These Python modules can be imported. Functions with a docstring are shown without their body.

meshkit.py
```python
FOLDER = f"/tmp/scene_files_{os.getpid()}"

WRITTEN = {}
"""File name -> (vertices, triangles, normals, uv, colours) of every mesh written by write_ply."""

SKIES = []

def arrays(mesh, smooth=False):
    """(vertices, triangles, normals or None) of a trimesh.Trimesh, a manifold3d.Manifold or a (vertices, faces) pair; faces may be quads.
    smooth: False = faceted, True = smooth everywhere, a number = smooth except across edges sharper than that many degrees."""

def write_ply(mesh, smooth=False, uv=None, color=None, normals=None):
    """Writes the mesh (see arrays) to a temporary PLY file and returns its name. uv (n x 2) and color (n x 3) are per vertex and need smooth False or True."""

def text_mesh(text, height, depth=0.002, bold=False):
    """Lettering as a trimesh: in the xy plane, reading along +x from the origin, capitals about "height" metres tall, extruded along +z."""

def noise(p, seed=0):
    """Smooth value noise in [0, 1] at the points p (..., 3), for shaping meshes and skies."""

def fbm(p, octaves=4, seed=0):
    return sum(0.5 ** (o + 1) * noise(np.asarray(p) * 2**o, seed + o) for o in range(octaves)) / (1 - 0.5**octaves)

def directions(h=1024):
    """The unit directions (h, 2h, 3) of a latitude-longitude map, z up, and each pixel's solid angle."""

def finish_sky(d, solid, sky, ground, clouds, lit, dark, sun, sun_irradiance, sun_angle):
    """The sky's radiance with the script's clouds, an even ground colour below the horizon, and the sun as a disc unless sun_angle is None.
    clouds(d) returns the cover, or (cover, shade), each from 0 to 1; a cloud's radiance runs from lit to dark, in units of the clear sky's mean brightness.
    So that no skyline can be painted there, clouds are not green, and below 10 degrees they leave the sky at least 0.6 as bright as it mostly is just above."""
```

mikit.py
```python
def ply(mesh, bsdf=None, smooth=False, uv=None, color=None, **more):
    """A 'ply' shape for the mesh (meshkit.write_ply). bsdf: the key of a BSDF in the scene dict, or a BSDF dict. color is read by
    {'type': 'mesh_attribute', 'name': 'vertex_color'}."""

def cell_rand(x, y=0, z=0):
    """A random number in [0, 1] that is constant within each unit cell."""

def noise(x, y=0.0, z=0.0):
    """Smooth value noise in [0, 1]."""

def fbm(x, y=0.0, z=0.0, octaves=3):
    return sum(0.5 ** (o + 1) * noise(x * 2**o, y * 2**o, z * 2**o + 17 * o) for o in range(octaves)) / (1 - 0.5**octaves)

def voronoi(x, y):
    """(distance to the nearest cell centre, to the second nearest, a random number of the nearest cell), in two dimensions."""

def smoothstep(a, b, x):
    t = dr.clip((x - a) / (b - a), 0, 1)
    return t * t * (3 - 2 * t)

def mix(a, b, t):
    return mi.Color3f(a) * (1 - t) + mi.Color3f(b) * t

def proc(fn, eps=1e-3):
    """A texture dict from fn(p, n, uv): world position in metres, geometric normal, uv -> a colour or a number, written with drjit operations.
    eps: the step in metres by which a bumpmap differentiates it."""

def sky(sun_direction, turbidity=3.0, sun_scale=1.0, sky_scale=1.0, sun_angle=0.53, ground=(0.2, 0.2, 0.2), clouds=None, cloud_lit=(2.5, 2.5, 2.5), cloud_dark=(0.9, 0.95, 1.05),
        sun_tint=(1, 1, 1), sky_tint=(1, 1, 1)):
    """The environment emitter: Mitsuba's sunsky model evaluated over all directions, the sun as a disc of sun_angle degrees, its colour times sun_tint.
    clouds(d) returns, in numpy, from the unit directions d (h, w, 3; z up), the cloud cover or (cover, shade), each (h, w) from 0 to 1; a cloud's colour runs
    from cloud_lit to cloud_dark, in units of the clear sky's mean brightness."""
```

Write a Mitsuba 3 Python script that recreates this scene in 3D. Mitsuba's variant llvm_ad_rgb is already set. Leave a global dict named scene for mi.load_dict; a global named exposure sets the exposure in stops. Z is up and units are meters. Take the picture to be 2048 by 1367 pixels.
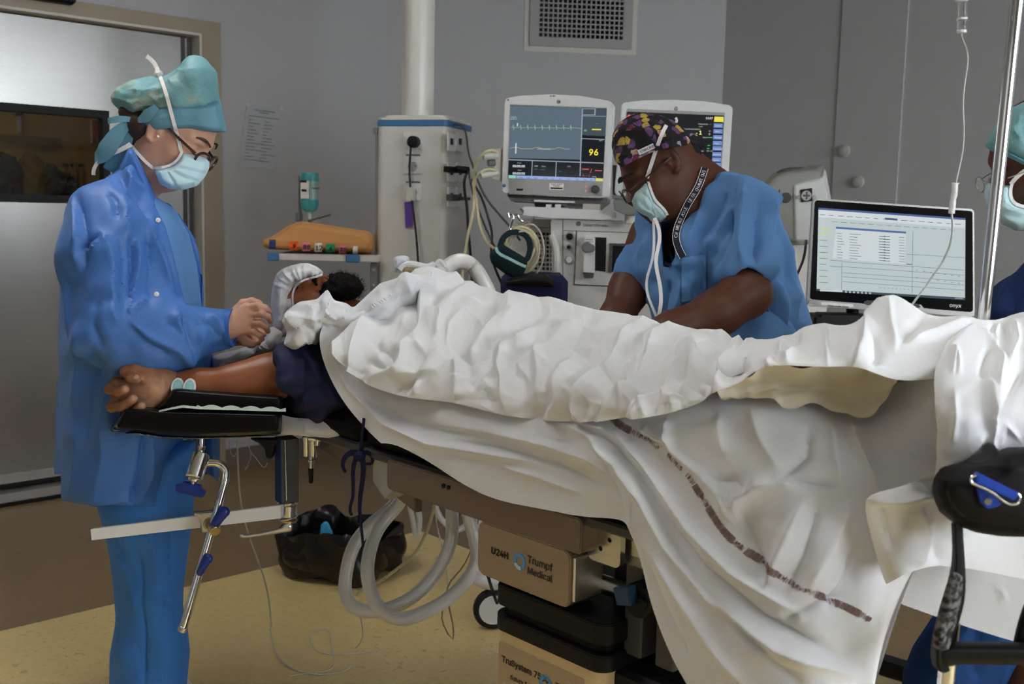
import math, random
import numpy as np, trimesh, manifold3d, shapely
from shapely.geometry import Polygon
from scipy.interpolate import RectBivariateSpline, CubicSpline
from scipy.spatial import cKDTree
import drjit as dr
import mitsuba as mi
import mikit, meshkit
from mikit import noise, fbm, voronoi, cell_rand, smoothstep, mix

random.seed(7); np.random.seed(7)
T = mi.ScalarTransform4f
scene, labels = {}, {}

# ---------------------------------------------------------------- camera, light, exposure
EYE, FPX, PITCH, ROLL, YAW = np.array([0, 0, 1.37]), 2100.0, math.radians(6.98), 0.022, math.radians(46.9)
# world axes follow the room: X runs along the wall with the sliding door, Y towards it.  "view" axes (right, forward, up) are the same floor turned by YAW.
RT, FW = np.array([math.cos(math.radians(43.1)), -math.sin(math.radians(43.1)), 0]), np.array([math.sin(math.radians(43.1)), math.cos(math.radians(43.1)), 0])
V2W = np.stack([RT, FW, [0, 0, 1.0]], 1)
def W(p): return np.asarray(p, float) @ V2W.T
_c = np.array([0, math.cos(PITCH), -math.sin(PITCH)]); _u0 = np.array([0, math.sin(PITCH), math.cos(PITCH)]); _r0 = np.array([1.0, 0, 0])
_r = math.cos(ROLL) * _r0 + math.sin(ROLL) * _u0; _u = -math.sin(ROLL) * _r0 + math.cos(ROLL) * _u0
def P(x, y, f):
    """The point (right, forward, up) that stands f metres ahead of the eye on the line of sight through (x, y)."""
    d = _c * FPX + _r * (x - 1024.0) - _u * (y - 683.5)
    return EYE + d * (f / d[1])
def PP(pts): return np.array([P(*q) for q in pts])
def FLOOR(x, y, z=0.0):
    d = _c * FPX + _r * (x - 1024.0) - _u * (y - 683.5)
    return EYE + d * ((z - EYE[2]) / d[2])
eye_w, fwd_w, up_w = W(EYE), W(_c), W(_u)
scene['camera'] = {'type': 'thinlens', 'fov': 2 * math.degrees(math.atan(1024 / FPX)), 'fov_axis': 'x', 'aperture_radius': 0.0028, 'focus_distance': 2.3, 'near_clip': 0.05, 'far_clip': 60.0,
                   'to_world': T().look_at(origin=eye_w.tolist(), target=(eye_w + fwd_w).tolist(), up=up_w.tolist())}
exposure = -0.15
DAY = np.array([0.93, 1.0, 1.07])
WINDOW_WEST, WINDOW_SOUTH, WINDOW_TALL, CEIL_LAMP, CORRIDOR = 0.4, 12.0, 9.5, 12.0, 4.5

# ---------------------------------------------------------------- materials
def rgb(c): return {'type': 'rgb', 'value': [float(v) for v in c]}
def srgb(r, g, b):
    c = np.array([r, g, b]) / 255.0
    return np.where(c <= 0.04045, c / 12.92, ((c + 0.055) / 1.055) ** 2.4)
def mat(name, color, rough=0.5, spec=0.5, metal=0.0, sheen=0.0, coat=0.0, bump=None, bump_scale=1.0, **k):
    tex = color if isinstance(color, dict) else rgb(color)
    b = {'type': 'principled', 'base_color': tex, 'roughness': rough, 'specular': spec, 'metallic': metal}
    if sheen: b['sheen'] = sheen
    if coat: b['clearcoat'] = coat; b['clearcoat_gloss'] = 0.9
    b.update(k)
    if bump: b = {'type': 'bumpmap', 'nested': b, 'arbitrary': bump, 'scale': bump_scale}
    scene[name] = {'type': 'twosided', 'bsdf': b}
    return name

# ---------------------------------------------------------------- scene entries
def numbered(k):
    if k not in _used: _used.add(k); return k
    n = 1
    while f'{k}_{n:03d}' in _used: n += 1
    _used.add(f'{k}_{n:03d}'); return f'{k}_{n:03d}'
_used = set()
def tag(k, label=None, cat=None, group=None, kind=None):
    d = labels.setdefault(k, {})
    for a, b in (('label', label), ('category', cat), ('group', group), ('kind', kind)):
        if b: d[a] = b
    return k
def thing(name, label, cat, group=None, kind=None):
    return tag(numbered(name), label, cat, group, kind)
def obj(name, mesh, bsdf, parent=None, label=None, cat=None, group=None, kind=None, smooth=35, view=True, uv=None, color=None, **more):
    """One entry of the scene: the mesh given in view axes (view=True) or room axes."""
    k = numbered(f'{parent}__{name}' if parent else name)
    if isinstance(mesh, (list,)): mesh = cat_mesh(mesh)
    if hasattr(mesh, 'to_mesh'):
        m = mesh.to_mesh(); mesh = (np.array(m.vert_properties[:, :3]), np.array(m.tri_verts))
    v, f = (mesh.vertices, mesh.faces) if isinstance(mesh, trimesh.Trimesh) else mesh
    v = np.asarray(v, float)
    if view: v = W(v)
    scene[k] = mikit.ply((v, np.asarray(f)), bsdf, smooth, uv=uv, color=color, **more)
    if label or cat or group or kind: tag(k, label, cat, group, kind)
    return k
def cat_mesh(ms):
    vs, fs, n = [], [], 0
    for m in ms:
        v, f = (m.vertices, m.faces) if isinstance(m, trimesh.Trimesh) else m
        f = np.asarray(f)
        if f.shape[1] == 4: f = np.vstack([f[:, [0, 1, 2]], f[:, [0, 2, 3]]])
        vs.append(np.asarray(v, float)); fs.append(f + n); n += len(v)
    return np.vstack(vs), np.vstack(fs)

# ---------------------------------------------------------------- shapes
def unit(v): v = np.asarray(v, float); return v / (np.linalg.norm(v) + 1e-12)
def frame(c, x, y=None, up=(0, 0, 1)):
    """4x4 with the origin c, first axis x, second axis as near y as it can be (third = x cross y)."""
    x = unit(x)
    if y is None:
        z = unit(np.asarray(up, float) - np.dot(up, x) * x); y = np.cross(z, x)
    else:
        y = unit(np.asarray(y, float) - np.dot(y, x) * x); z = np.cross(x, y)
    m = np.eye(4); m[:3, 0], m[:3, 1], m[:3, 2], m[:3, 3] = x, y, z, c
    return m
def xf(mesh, m):
    v, f = (mesh.vertices, mesh.faces) if isinstance(mesh, trimesh.Trimesh) else mesh
    return np.asarray(v) @ m[:3, :3].T + m[:3, 3], np.asarray(f)
def rot2(a): c, s = math.cos(a), math.sin(a); return np.array([[c, -s, 0], [s, c, 0], [0, 0, 1]])
def box(c, size, b=0.0, yaw=0.0):
    """A box, its edges chamfered by b, turned by yaw (radians) about the vertical."""
    hx, hy, hz = np.asarray(size, float) / 2
    b = min(b, hx * .98, hy * .98, hz * .98)
    if b <= 0:
        m = trimesh.creation.box(extents=size); v, f = np.array(m.vertices), np.array(m.faces)
    else:
        pts = []
        for sx in (-1, 1):
            for sy in (-1, 1):
                for sz in (-1, 1):
                    pts += [(sx * (hx - b), sy * (hy - b), sz * hz), (sx * (hx - b), sy * hy, sz * (hz - b)), (sx * hx, sy * (hy - b), sz * (hz - b))]
        m = trimesh.convex.convex_hull(np.array(pts)); v, f = np.array(m.vertices), np.array(m.faces)
    return v @ rot2(yaw).T + np.asarray(c, float), f
def rbox(size, r, seg=5):
    """A box with rounded vertical (z) edges of radius r and slightly chamfered rims, centred."""
    sx, sy, sz = size
    r = min(r, sx / 2 - 1e-4, sy / 2 - 1e-4)
    p = shapely.box(-sx / 2 + r, -sy / 2 + r, sx / 2 - r, sy / 2 - r).buffer(r, quad_segs=seg)
    return slab(p, sz, min(0.004, sz * .2, r * .5))
def slab(poly, h, ch=0.0):
    """A polygon (shapely or points) extruded h along z, centred on z = 0, its rims chamfered by ch."""
    if not hasattr(poly, 'exterior'): poly = Polygon(poly)
    if ch <= 0:
        m = trimesh.creation.extrude_polygon(poly, h, engine='earcut'); m.apply_translation([0, 0, -h / 2]); return np.array(m.vertices), np.array(m.faces)
    cs = manifold3d.CrossSection([np.array(g.coords)[:-1] for g in [poly.exterior, *poly.interiors]], manifold3d.FillRule.EvenOdd)
    inner = cs.offset(-ch, manifold3d.JoinType.Miter)
    mid = manifold3d.Manifold.extrude(cs, h - 2 * ch).translate([0, 0, -h / 2 + ch])
    full = manifold3d.Manifold.extrude(inner, h).translate([0, 0, -h / 2])
    # chamfer by stacking three thin steps (cheap and enough to catch light)
    half = manifold3d.Manifold.extrude(cs.offset(-ch * .3, manifold3d.JoinType.Miter), h - ch * .6).translate([0, 0, -h / 2 + ch * .3])
    m = (mid + full + half).to_mesh()
    return np.array(m.vert_properties[:, :3]), np.array(m.tri_verts)
def lathe(profile, m=None, n=28):
    """Profile of (radius, height) turned about z, then placed with the matrix m."""
    pr = np.asarray(profile, float); a = np.arange(n) * 2 * np.pi / n
    v = np.stack([pr[:, None, 0] * np.cos(a), pr[:, None, 0] * np.sin(a), np.repeat(pr[:, 1:2], n, 1)], -1).reshape(-1, 3)
    f = []
    for i in range(len(pr) - 1):
        for j in range(n):
            a0, a1, b0, b1 = i * n + j, i * n + (j + 1) % n, (i + 1) * n + j, (i + 1) * n + (j + 1) % n
            f += [(a0, a1, b1), (a0, b1, b0)]
    f = np.array(f)
    return (v, f) if m is None else xf((v, f), m)
def zto(a, b):
    """Matrix that takes the z axis onto the line from a to b, with its origin in a."""
    a, b = np.asarray(a, float), np.asarray(b, float); z = unit(b - a)
    x = unit(np.cross([0, 0, 1.0] if abs(z[2]) < .95 else [0, 1.0, 0], z)); y = np.cross(z, x)
    m = np.eye(4); m[:3, 0], m[:3, 1], m[:3, 2], m[:3, 3] = x, y, z, a
    return m
def rod(a, b, r, r2=None, n=20, ch=.12):
    L = np.linalg.norm(np.asarray(b, float) - np.asarray(a, float)); r2 = r if r2 is None else r2
    c = min(ch * min(r, r2), L * .3)
    return lathe([(0, 0), (r - c, 0), (r, c), (r2, L - c), (r2 - c, L), (0, L)], zto(a, b), n)
def spline(pts, n):
    pts = np.asarray(pts, float)
    if len(pts) == 2: return pts[0] + (pts[1] - pts[0]) * np.linspace(0, 1, n)[:, None]
    t = np.r_[0, np.cumsum(np.linalg.norm(np.diff(pts, axis=0), axis=1) + 1e-9)]
    return CubicSpline(t, pts)(np.linspace(0, t[-1], n))
def tube(pts, r, n=40, sides=10, closed=False, flat=None, ref=(0, 0, 1)):
    """A swept tube through pts (a smooth curve); r a number or one radius per control point; flat = (ratio) squashes it along the second axis."""
    c = spline(pts, n)
    r = np.interp(np.linspace(0, 1, n), np.linspace(0, 1, len(np.atleast_1d(r))), np.atleast_1d(r)) if np.ndim(r) else np.full(n, float(r))
    t = np.gradient(c, axis=0); t /= np.linalg.norm(t, axis=1, keepdims=True) + 1e-12
    x = np.cross(t[0], ref); x = unit(x if np.linalg.norm(x) > 1e-3 else np.cross(t[0], [1.0, 0.3, 0]))
    xs = []
    for k in range(n):
        x = unit(x - np.dot(x, t[k]) * t[k]); xs.append(x)
    xs = np.array(xs); ys = np.cross(t, xs); a = np.arange(sides) * 2 * np.pi / sides
    q = 1.0 if flat is None else flat
    v = c[:, None] + r[:, None, None] * (np.cos(a)[None, :, None] * xs[:, None] + q * np.sin(a)[None, :, None] * ys[:, None])
    v = np.vstack([v.reshape(-1, 3), c[:1], c[-1:]]); f = []
    for i in range(n - 1):
        for j in range(sides):
            a0, a1, b0, b1 = i * sides + j, i * sides + (j + 1) % sides, (i + 1) * sides + j, (i + 1) * sides + (j + 1) % sides
            f += [(a0, a1, b1), (a0, b1, b0)]
    e = n * sides
    for j in range(sides):
        f += [(e, (j + 1) % sides, j), (e + 1, (n - 1) * sides + j, (n - 1) * sides + (j + 1) % sides)]
    return v, np.array(f)
def ribbon(pts, w, th=0.0012, n=40, facing=None):
    """A flat strap through pts, w wide (a number or one per control point); facing = a direction its flat side looks at."""
    c = spline(pts, n)
    w = np.interp(np.linspace(0, 1, n), np.linspace(0, 1, len(np.atleast_1d(w))), np.atleast_1d(w)) if np.ndim(w) else np.full(n, float(w))
    t = np.gradient(c, axis=0); t /= np.linalg.norm(t, axis=1, keepdims=True) + 1e-12
    fc = np.broadcast_to(np.array([0, -1.0, 0]) if facing is None else np.asarray(facing, float), t.shape)
    x = np.cross(t, fc); x /= np.linalg.norm(x, axis=1, keepdims=True) + 1e-9
    nn = np.cross(x, t)
    v = np.stack([c - x * w[:, None] / 2 - nn * th / 2, c + x * w[:, None] / 2 - nn * th / 2, c + x * w[:, None] / 2 + nn * th / 2, c - x * w[:, None] / 2 + nn * th / 2], 1).reshape(-1, 3)
    f = []
    for i in range(n - 1):
        for j in range(4):
            a0, a1, b0, b1 = i * 4 + j, i * 4 + (j + 1) % 4, (i + 1) * 4 + j, (i + 1) * 4 + (j + 1) % 4
            f += [(a0, a1, b1), (a0, b1, b0)]
    f += [(0, 2, 1), (0, 3, 2), ((n - 1) * 4, (n - 1) * 4 + 1, (n - 1) * 4 + 2), ((n - 1) * 4, (n - 1) * 4 + 2, (n - 1) * 4 + 3)]
    return v, np.array(f)

# ---------------------------------------------------------------- organic bodies: smooth unions of distance fields, meshed with surface nets
def s_cap(a, b, ra, rb=None):
    a, b = np.asarray(a, float), np.asarray(b, float); rb = ra if rb is None else rb
    def d(p):
        ab = b - a; t = np.clip(((p - a) @ ab) / (ab @ ab + 1e-12), 0, 1)
        return np.linalg.norm(p - a - t[:, None] * ab, axis=1) - (ra + (rb - ra) * t)
    r = max(ra, rb); d.bb = (np.minimum(a, b) - r, np.maximum(a, b) + r); return d
def s_ell(c, r, m=None):
    """Ellipsoid; m is a 3x3 whose columns are its axes."""
    c, r = np.asarray(c, float), np.asarray(r, float); m = np.eye(3) if m is None else np.asarray(m)
    def d(p):
        q = (p - c) @ m; k0 = np.linalg.norm(q / r, axis=1); k1 = np.linalg.norm(q / (r * r), axis=1)
        return k0 * (k0 - 1) / (k1 + 1e-9)
    e = np.abs(m) @ r; d.bb = (c - e, c + e); return d
def s_loft(levels, m=None):
    """Stack of elliptical sections (t, cx, cy, rx, ry) along the third axis of the 4x4 m."""
    L = np.asarray(sorted(levels), float); m = np.eye(4) if m is None else m
    tt = np.linspace(L[0, 0], L[-1, 0], 160)
    if len(L) > 2:
        from scipy.interpolate import PchipInterpolator
        C = PchipInterpolator(L[:, 0], L[:, 1:])(tt)
    else: C = np.stack([np.interp(tt, L[:, 0], L[:, i]) for i in range(1, 5)], 1)
    def d(p):
        q = (p - m[:3, 3]) @ m[:3, :3]; t = np.clip(q[:, 2], tt[0], tt[-1])
        i = (t - tt[0]) / (tt[-1] - tt[0]) * 159; i0 = np.minimum(i.astype(int), 158); w = (i - i0)[:, None]
        c = C[i0] * (1 - w) + C[i0 + 1] * w
        x, y = q[:, 0] - c[:, 0], q[:, 1] - c[:, 1]
        k = np.sqrt((x / c[:, 2]) ** 2 + (y / c[:, 3]) ** 2); k1 = np.sqrt((x / c[:, 2] ** 2) ** 2 + (y / c[:, 3] ** 2) ** 2)
        e = k * (k - 1) / (k1 + 1e-6); e = np.maximum(e, -np.minimum(c[:, 2], c[:, 3]))
        dz = np.abs(q[:, 2] - t)
        return np.where(dz > 0, np.sqrt(np.maximum(e, 0) ** 2 + dz ** 2), np.maximum(e, -np.minimum(q[:, 2] - tt[0], tt[-1] - q[:, 2])))
    r = np.abs(L[:, 1:3]).max(0) + L[:, 3:5].max(0)
    cs = np.array([[x, y, z] for x in (-r[0], r[0]) for y in (-r[1], r[1]) for z in (tt[0], tt[-1])]) @ m[:3, :3].T + m[:3, 3]
    d.bb = (cs.min(0), cs.max(0)); return d
def smin(a, b, k): h = np.maximum(k - np.abs(a - b), 0) / k; return np.minimum(a, b) - h * h * k / 4
def smax(a, b, k): return -smin(-a, -b, k)
class Body:
    """A list of (field, blend radius, sign): sign -1 carves."""
    def __init__(self): self.parts = []
    def add(self, d, k=0.02): self.parts.append((d, k, 1)); return self
    def cut(self, d, k=0.01): self.parts.append((d, k, -1)); return self
    def __call__(self, p):
        out = None
        for d, k, s in self.parts:
            if out is None: out = d(p); continue
            lo, hi = d.bb
            near = np.all((p > lo - k - .05) & (p < hi + k + .05), axis=1)
            if s > 0:
                far = np.linalg.norm(np.maximum(np.maximum(lo - p, p - hi), 0), axis=1)
                e = np.where(near, 0.0, far)
                e[near] = d(p[near]); out = smin(out, e, k)
            elif near.any(): out[near] = smax(out[near], -d(p[near]), k)
        return out
    def bounds(self, pad=.03):
        b = [d.bb for d, _, s in self.parts if s > 0]
        return np.min([x[0] for x in b], 0) - pad, np.max([x[1] for x in b], 0) + pad
    def mesh(self, h, lo=None, hi=None, clip=None):
        a, b = self.bounds(); a = a if lo is None else np.maximum(a, lo); b = b if hi is None else np.minimum(b, hi)
        return surface_net(self if clip is None else (lambda p: np.maximum(self(p), clip(p))), a, b, h)
def surface_net(fn, lo, hi, h):
    """Meshes fn = 0 on a grid of step h: a coarse pass finds the cells near the surface, a fine pass evaluates them."""
    lo = np.asarray(lo, float); n = np.ceil((np.asarray(hi) - lo) / h).astype(int) + 2
    c = 4; nc = -(-n // c) + 1
    g = np.stack(np.meshgrid(*[np.arange(k) for k in nc], indexing='ij'), -1).reshape(-1, 3)
    val = fn(lo + g * h * c).reshape(nc)
    full = np.kron(val, np.ones((c, c, c)))[:n[0], :n[1], :n[2]].astype(np.float32) if False else None
    near = np.abs(val) < h * c * 2.4
    V = np.empty(nc * c, np.float32); V[...] = np.repeat(np.repeat(np.repeat(val, c, 0), c, 1), c, 2)
    blocks = np.argwhere(near)
    # each coarse node owns the c^3 fine nodes from it on; take its lower neighbours too
    own = np.zeros(nc, bool)
    for dx in (0, -1):
        for dy in (0, -1):
            for dz in (0, -1):
                b = np.clip(blocks + [dx, dy, dz], 0, None); own[b[:, 0], b[:, 1], b[:, 2]] = True
    mask = np.repeat(np.repeat(np.repeat(own, c, 0), c, 1), c, 2)
    idx = np.argwhere(mask); V[mask] = fn(lo + idx * h)
    S = V < 0; N = np.array(V.shape)
    m = np.zeros(N - 1, np.int8)
    for o in np.ndindex(2, 2, 2): m += S[o[0]:N[0] - 1 + o[0], o[1]:N[1] - 1 + o[1], o[2]:N[2] - 1 + o[2]]
    cells = np.argwhere((m > 0) & (m < 8))
    ids = np.full(N - 1, -1); ids[cells[:, 0], cells[:, 1], cells[:, 2]] = np.arange(len(cells))
    acc, cnt = np.zeros((len(cells), 3)), np.zeros(len(cells))
    corners = list(np.ndindex(2, 2, 2))
    for a in corners:
        for ax in range(3):
            if a[ax]: continue
            b = list(a); b[ax] = 1
            va = V[tuple((cells + a).T)]; vb = V[tuple((cells + b).T)]
            x = (va < 0) != (vb < 0)
            t = va[x] / (va[x] - vb[x]); q = np.tile(np.array(a, float), (x.sum(), 1)); q[:, ax] = t
            acc[x] += q; cnt[x] += 1
    v = lo + (cells + acc / cnt[:, None]) * h
    faces = []
    for ax in range(3):
        u_, w_ = (ax + 1) % 3, (ax + 2) % 3
        sl = [slice(1, N[k] - 1) for k in range(3)]; sl[ax] = slice(0, N[ax] - 1); s2 = list(sl); s2[ax] = slice(1, N[ax])
        A, B = S[tuple(sl)], S[tuple(s2)]
        for flip in (False, True):
            e = np.argwhere((~A & B) if flip else (A & ~B))
            off = np.array([1, 1, 1]); off[ax] = 0; e = e + off
            def cid(du, dw):
                q = e.copy(); q[:, u_] -= du; q[:, w_] -= dw; return ids[q[:, 0], q[:, 1], q[:, 2]]
            quad = np.stack([cid(1, 1), cid(0, 1), cid(0, 0), cid(1, 0)], 1)
            faces.append(quad[:, ::-1] if flip else quad)
    q = np.vstack(faces); q = q[(q >= 0).all(1)]
    return v, np.vstack([q[:, [0, 1, 2]], q[:, [0, 2, 3]]])
def vnormals(v, f):
    n = np.zeros_like(v); fn = np.cross(v[f[:, 1]] - v[f[:, 0]], v[f[:, 2]] - v[f[:, 0]])
    for k in range(3): np.add.at(n, f[:, k], fn)
    return n / (np.linalg.norm(n, axis=1, keepdims=True) + 1e-15)
def relax(mesh, it=2, lam=.5):
    v, f = mesh; v = np.array(v); e = np.vstack([f[:, [0, 1]], f[:, [1, 2]], f[:, [2, 0]]]); e = np.vstack([e, e[:, ::-1]])
    deg = np.bincount(e[:, 0], minlength=len(v))[:, None]
    for _ in range(it):
        s = np.zeros_like(v); np.add.at(s, e[:, 0], v[e[:, 1]]); v += lam * (s / np.maximum(deg, 1) - v)
    return v, f

# ---------------------------------------------------------------- cloth
def seg_dist(p, line):
    """(distance to the polyline, place along it from 0 to 1, signed side) in two dimensions."""
    line = np.asarray(line, float); best = np.full(len(p), 1e9); at = np.zeros(len(p)); side = np.zeros(len(p))
    L = np.r_[0, np.cumsum(np.linalg.norm(np.diff(line, axis=0), axis=1))]
    for i in range(len(line) - 1):
        a, b = line[i], line[i + 1]; ab = b - a; t = np.clip(((p - a) @ ab) / (ab @ ab), 0, 1)
        d = np.linalg.norm(p - a - t[:, None] * ab, axis=1); s = ab[0] * (p[:, 1] - a[1]) - ab[1] * (p[:, 0] - a[0])
        m = d < best; best[m] = d[m]; at[m] = (L[i] + t[m] * (L[i + 1] - L[i])) / L[-1]; side[m] = np.sign(s[m])
    return best, at, side
def ridge_height(p, ridges):
    """Folds drawn on a plane: each (polyline, height, width[, width on the other side]) is a crest (or with a negative height a valley) that dies out at its ends."""
    h = np.zeros(len(p))
    for r in ridges:
        line, amp, w1 = r[0], r[1], r[2]; w2 = r[3] if len(r) > 3 else w1
        d, t, s = seg_dist(p, line); w = np.where(s > 0, w1, w2)
        h += amp * np.exp(-np.abs(d / w) ** (r[4] if len(r) > 4 else 1.25)) * np.clip(np.minimum(t, 1 - t) * 5 + .25, 0, 1)
    return h
def crumple(p, size, seed, n=26, sharp=1.0):
    """Creased-paper relief at 2-d points, roughly in [-1, 1]: random straight folds, each active in a patch."""
    rg = np.random.default_rng(seed); lo, hi = p.min(0), p.max(0); h = np.zeros(len(p))
    for k in range(n):
        c = lo + rg.random(2) * (hi - lo); a = rg.random() * np.pi; d = np.array([np.cos(a), np.sin(a)]); s = size * (0.45 + 1.1 * rg.random())
        q = p - c; x, y = q @ d, q @ np.array([-d[1], d[0]])
        w = np.clip(1.35 - np.abs(x) / (1.7 * s), 0, 1) * np.clip(1.25 - np.abs(y) / s, 0, 1)
        prof = np.clip(1 - np.abs(y) / s * (1 + .6 * np.sign(y)), -.6, 1)
        h += rg.choice([-1, 1]) * np.minimum(w, 1) * prof * (0.5 + .5 * rg.random())
    return h
def facets(lo, hi, spacing, seed, shear=(0.0, 0.0), stretch=1.0, ang=0.0):
    """Flat-faceted relief in [-1, 1] over a rectangle of the plane: random heights joined by triangles, as stiff creased paper shows."""
    from scipy.interpolate import LinearNDInterpolator
    rg = np.random.default_rng(seed); c, s = math.cos(ang), math.sin(ang); R = np.array([[c, -s], [s, c]])
    mid = (np.asarray(lo) + np.asarray(hi)) / 2; r = np.linalg.norm(np.asarray(hi) - np.asarray(lo)) / 2 + spacing * 3
    g = np.arange(-r, r, spacing); X, Y = np.meshgrid(g * stretch, g); q = np.stack([X.ravel(), Y.ravel()], 1) + rg.uniform(-.46, .46, (X.size, 2)) * [spacing * stretch, spacing]
    q = q @ R.T + mid; h = rg.uniform(-1, 1, len(q)); h = np.sign(h) * np.abs(h) ** .7
    f = LinearNDInterpolator(q, h, 0.0); return lambda p: f(p)
def cloth(grid, nu, nv, ridges=(), relief=None, push=1.0, kx=3):
    """A sheet over a grid of control points (rows of (x, y, forward) in picture units): returns vertices (view axes), faces and each vertex's picture position."""
    G = np.array([[P(*q) for q in row] for row in grid]); Q = np.array([[q[:2] for q in row] for row in grid], float)
    r, c = G.shape[:2]; u, v = np.linspace(0, 1, nu), np.linspace(0, 1, nv)
    f = lambda A: np.stack([RectBivariateSpline(np.linspace(0, 1, r), np.linspace(0, 1, c), A[..., k], kx=min(kx, r - 1), ky=min(kx, c - 1))(u, v) for k in range(A.shape[-1])], -1)
    X, q = f(G).reshape(-1, 3), f(Q).reshape(-1, 2)
    i = np.arange(nu * nv).reshape(nu, nv); F = np.stack([i[:-1, :-1], i[1:, :-1], i[1:, 1:], i[:-1, 1:]], -1).reshape(-1, 4); F = np.vstack([F[:, [0, 1, 2]], F[:, [0, 2, 3]]])
    n = vnormals(X, F)
    toward = np.where(((EYE - X) * n).sum(1) < 0, -1.0, 1.0)[:, None]
    n = n * np.sign(toward.mean() + 1e-9)
    h = ridge_height(q, ridges) if len(ridges) else np.zeros(len(X))
    if relief is not None: h = h + relief(q, X)
    # folds rise along a blend of the sheet's normal and the way up
    return X + n * (h * push)[:, None], F, q
def lettering(text, height, m, bold=False, depth=0.0012, align='l'):
    """Raised lettering: m's first axis is the reading direction, second axis up the letters."""
    t = meshkit.text_mesh(text, height, depth, bold); v = np.array(t.vertices)
    w = v[:, 0].max()
    if align == 'c': v[:, 0] -= w / 2
    if align == 'r': v[:, 0] -= w
    return xf((v, np.array(t.faces)), m)
# ---------------------------------------------------------------- material library
def tex_wall(p, n, uv):
    a = fbm(p.x * 1.3, p.y * 1.3, p.z * 1.3)
    g = noise(p.x * 160, p.y * 160, p.z * 160)
    s = 1 + 0.05 * (a - .5) + 0.03 * (g - .5)
    return mi.Color3f(0.44, 0.44, 0.45) * s
mat('wall_paint', mikit.proc(tex_wall), .55, .35)
def tex_floor(p, n, uv):
    a = fbm(p.x * 2.2, p.y * 2.2, 3.0, octaves=4); b = noise(p.x * 90, p.y * 90)
    sp = smoothstep(.86, .92, noise(p.x * 70 + 5, p.y * 70)) * smoothstep(.60, .80, noise(p.x * 2.4 + 9, p.y * 2.4))
    c = mix((0.76, 0.57, 0.245), (0.82, 0.64, 0.295), a)
    return c * (0.96 + .08 * b) * (1 - .25 * sp)
mat('floor_vinyl', mikit.proc(tex_floor), .33, .45)
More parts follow.
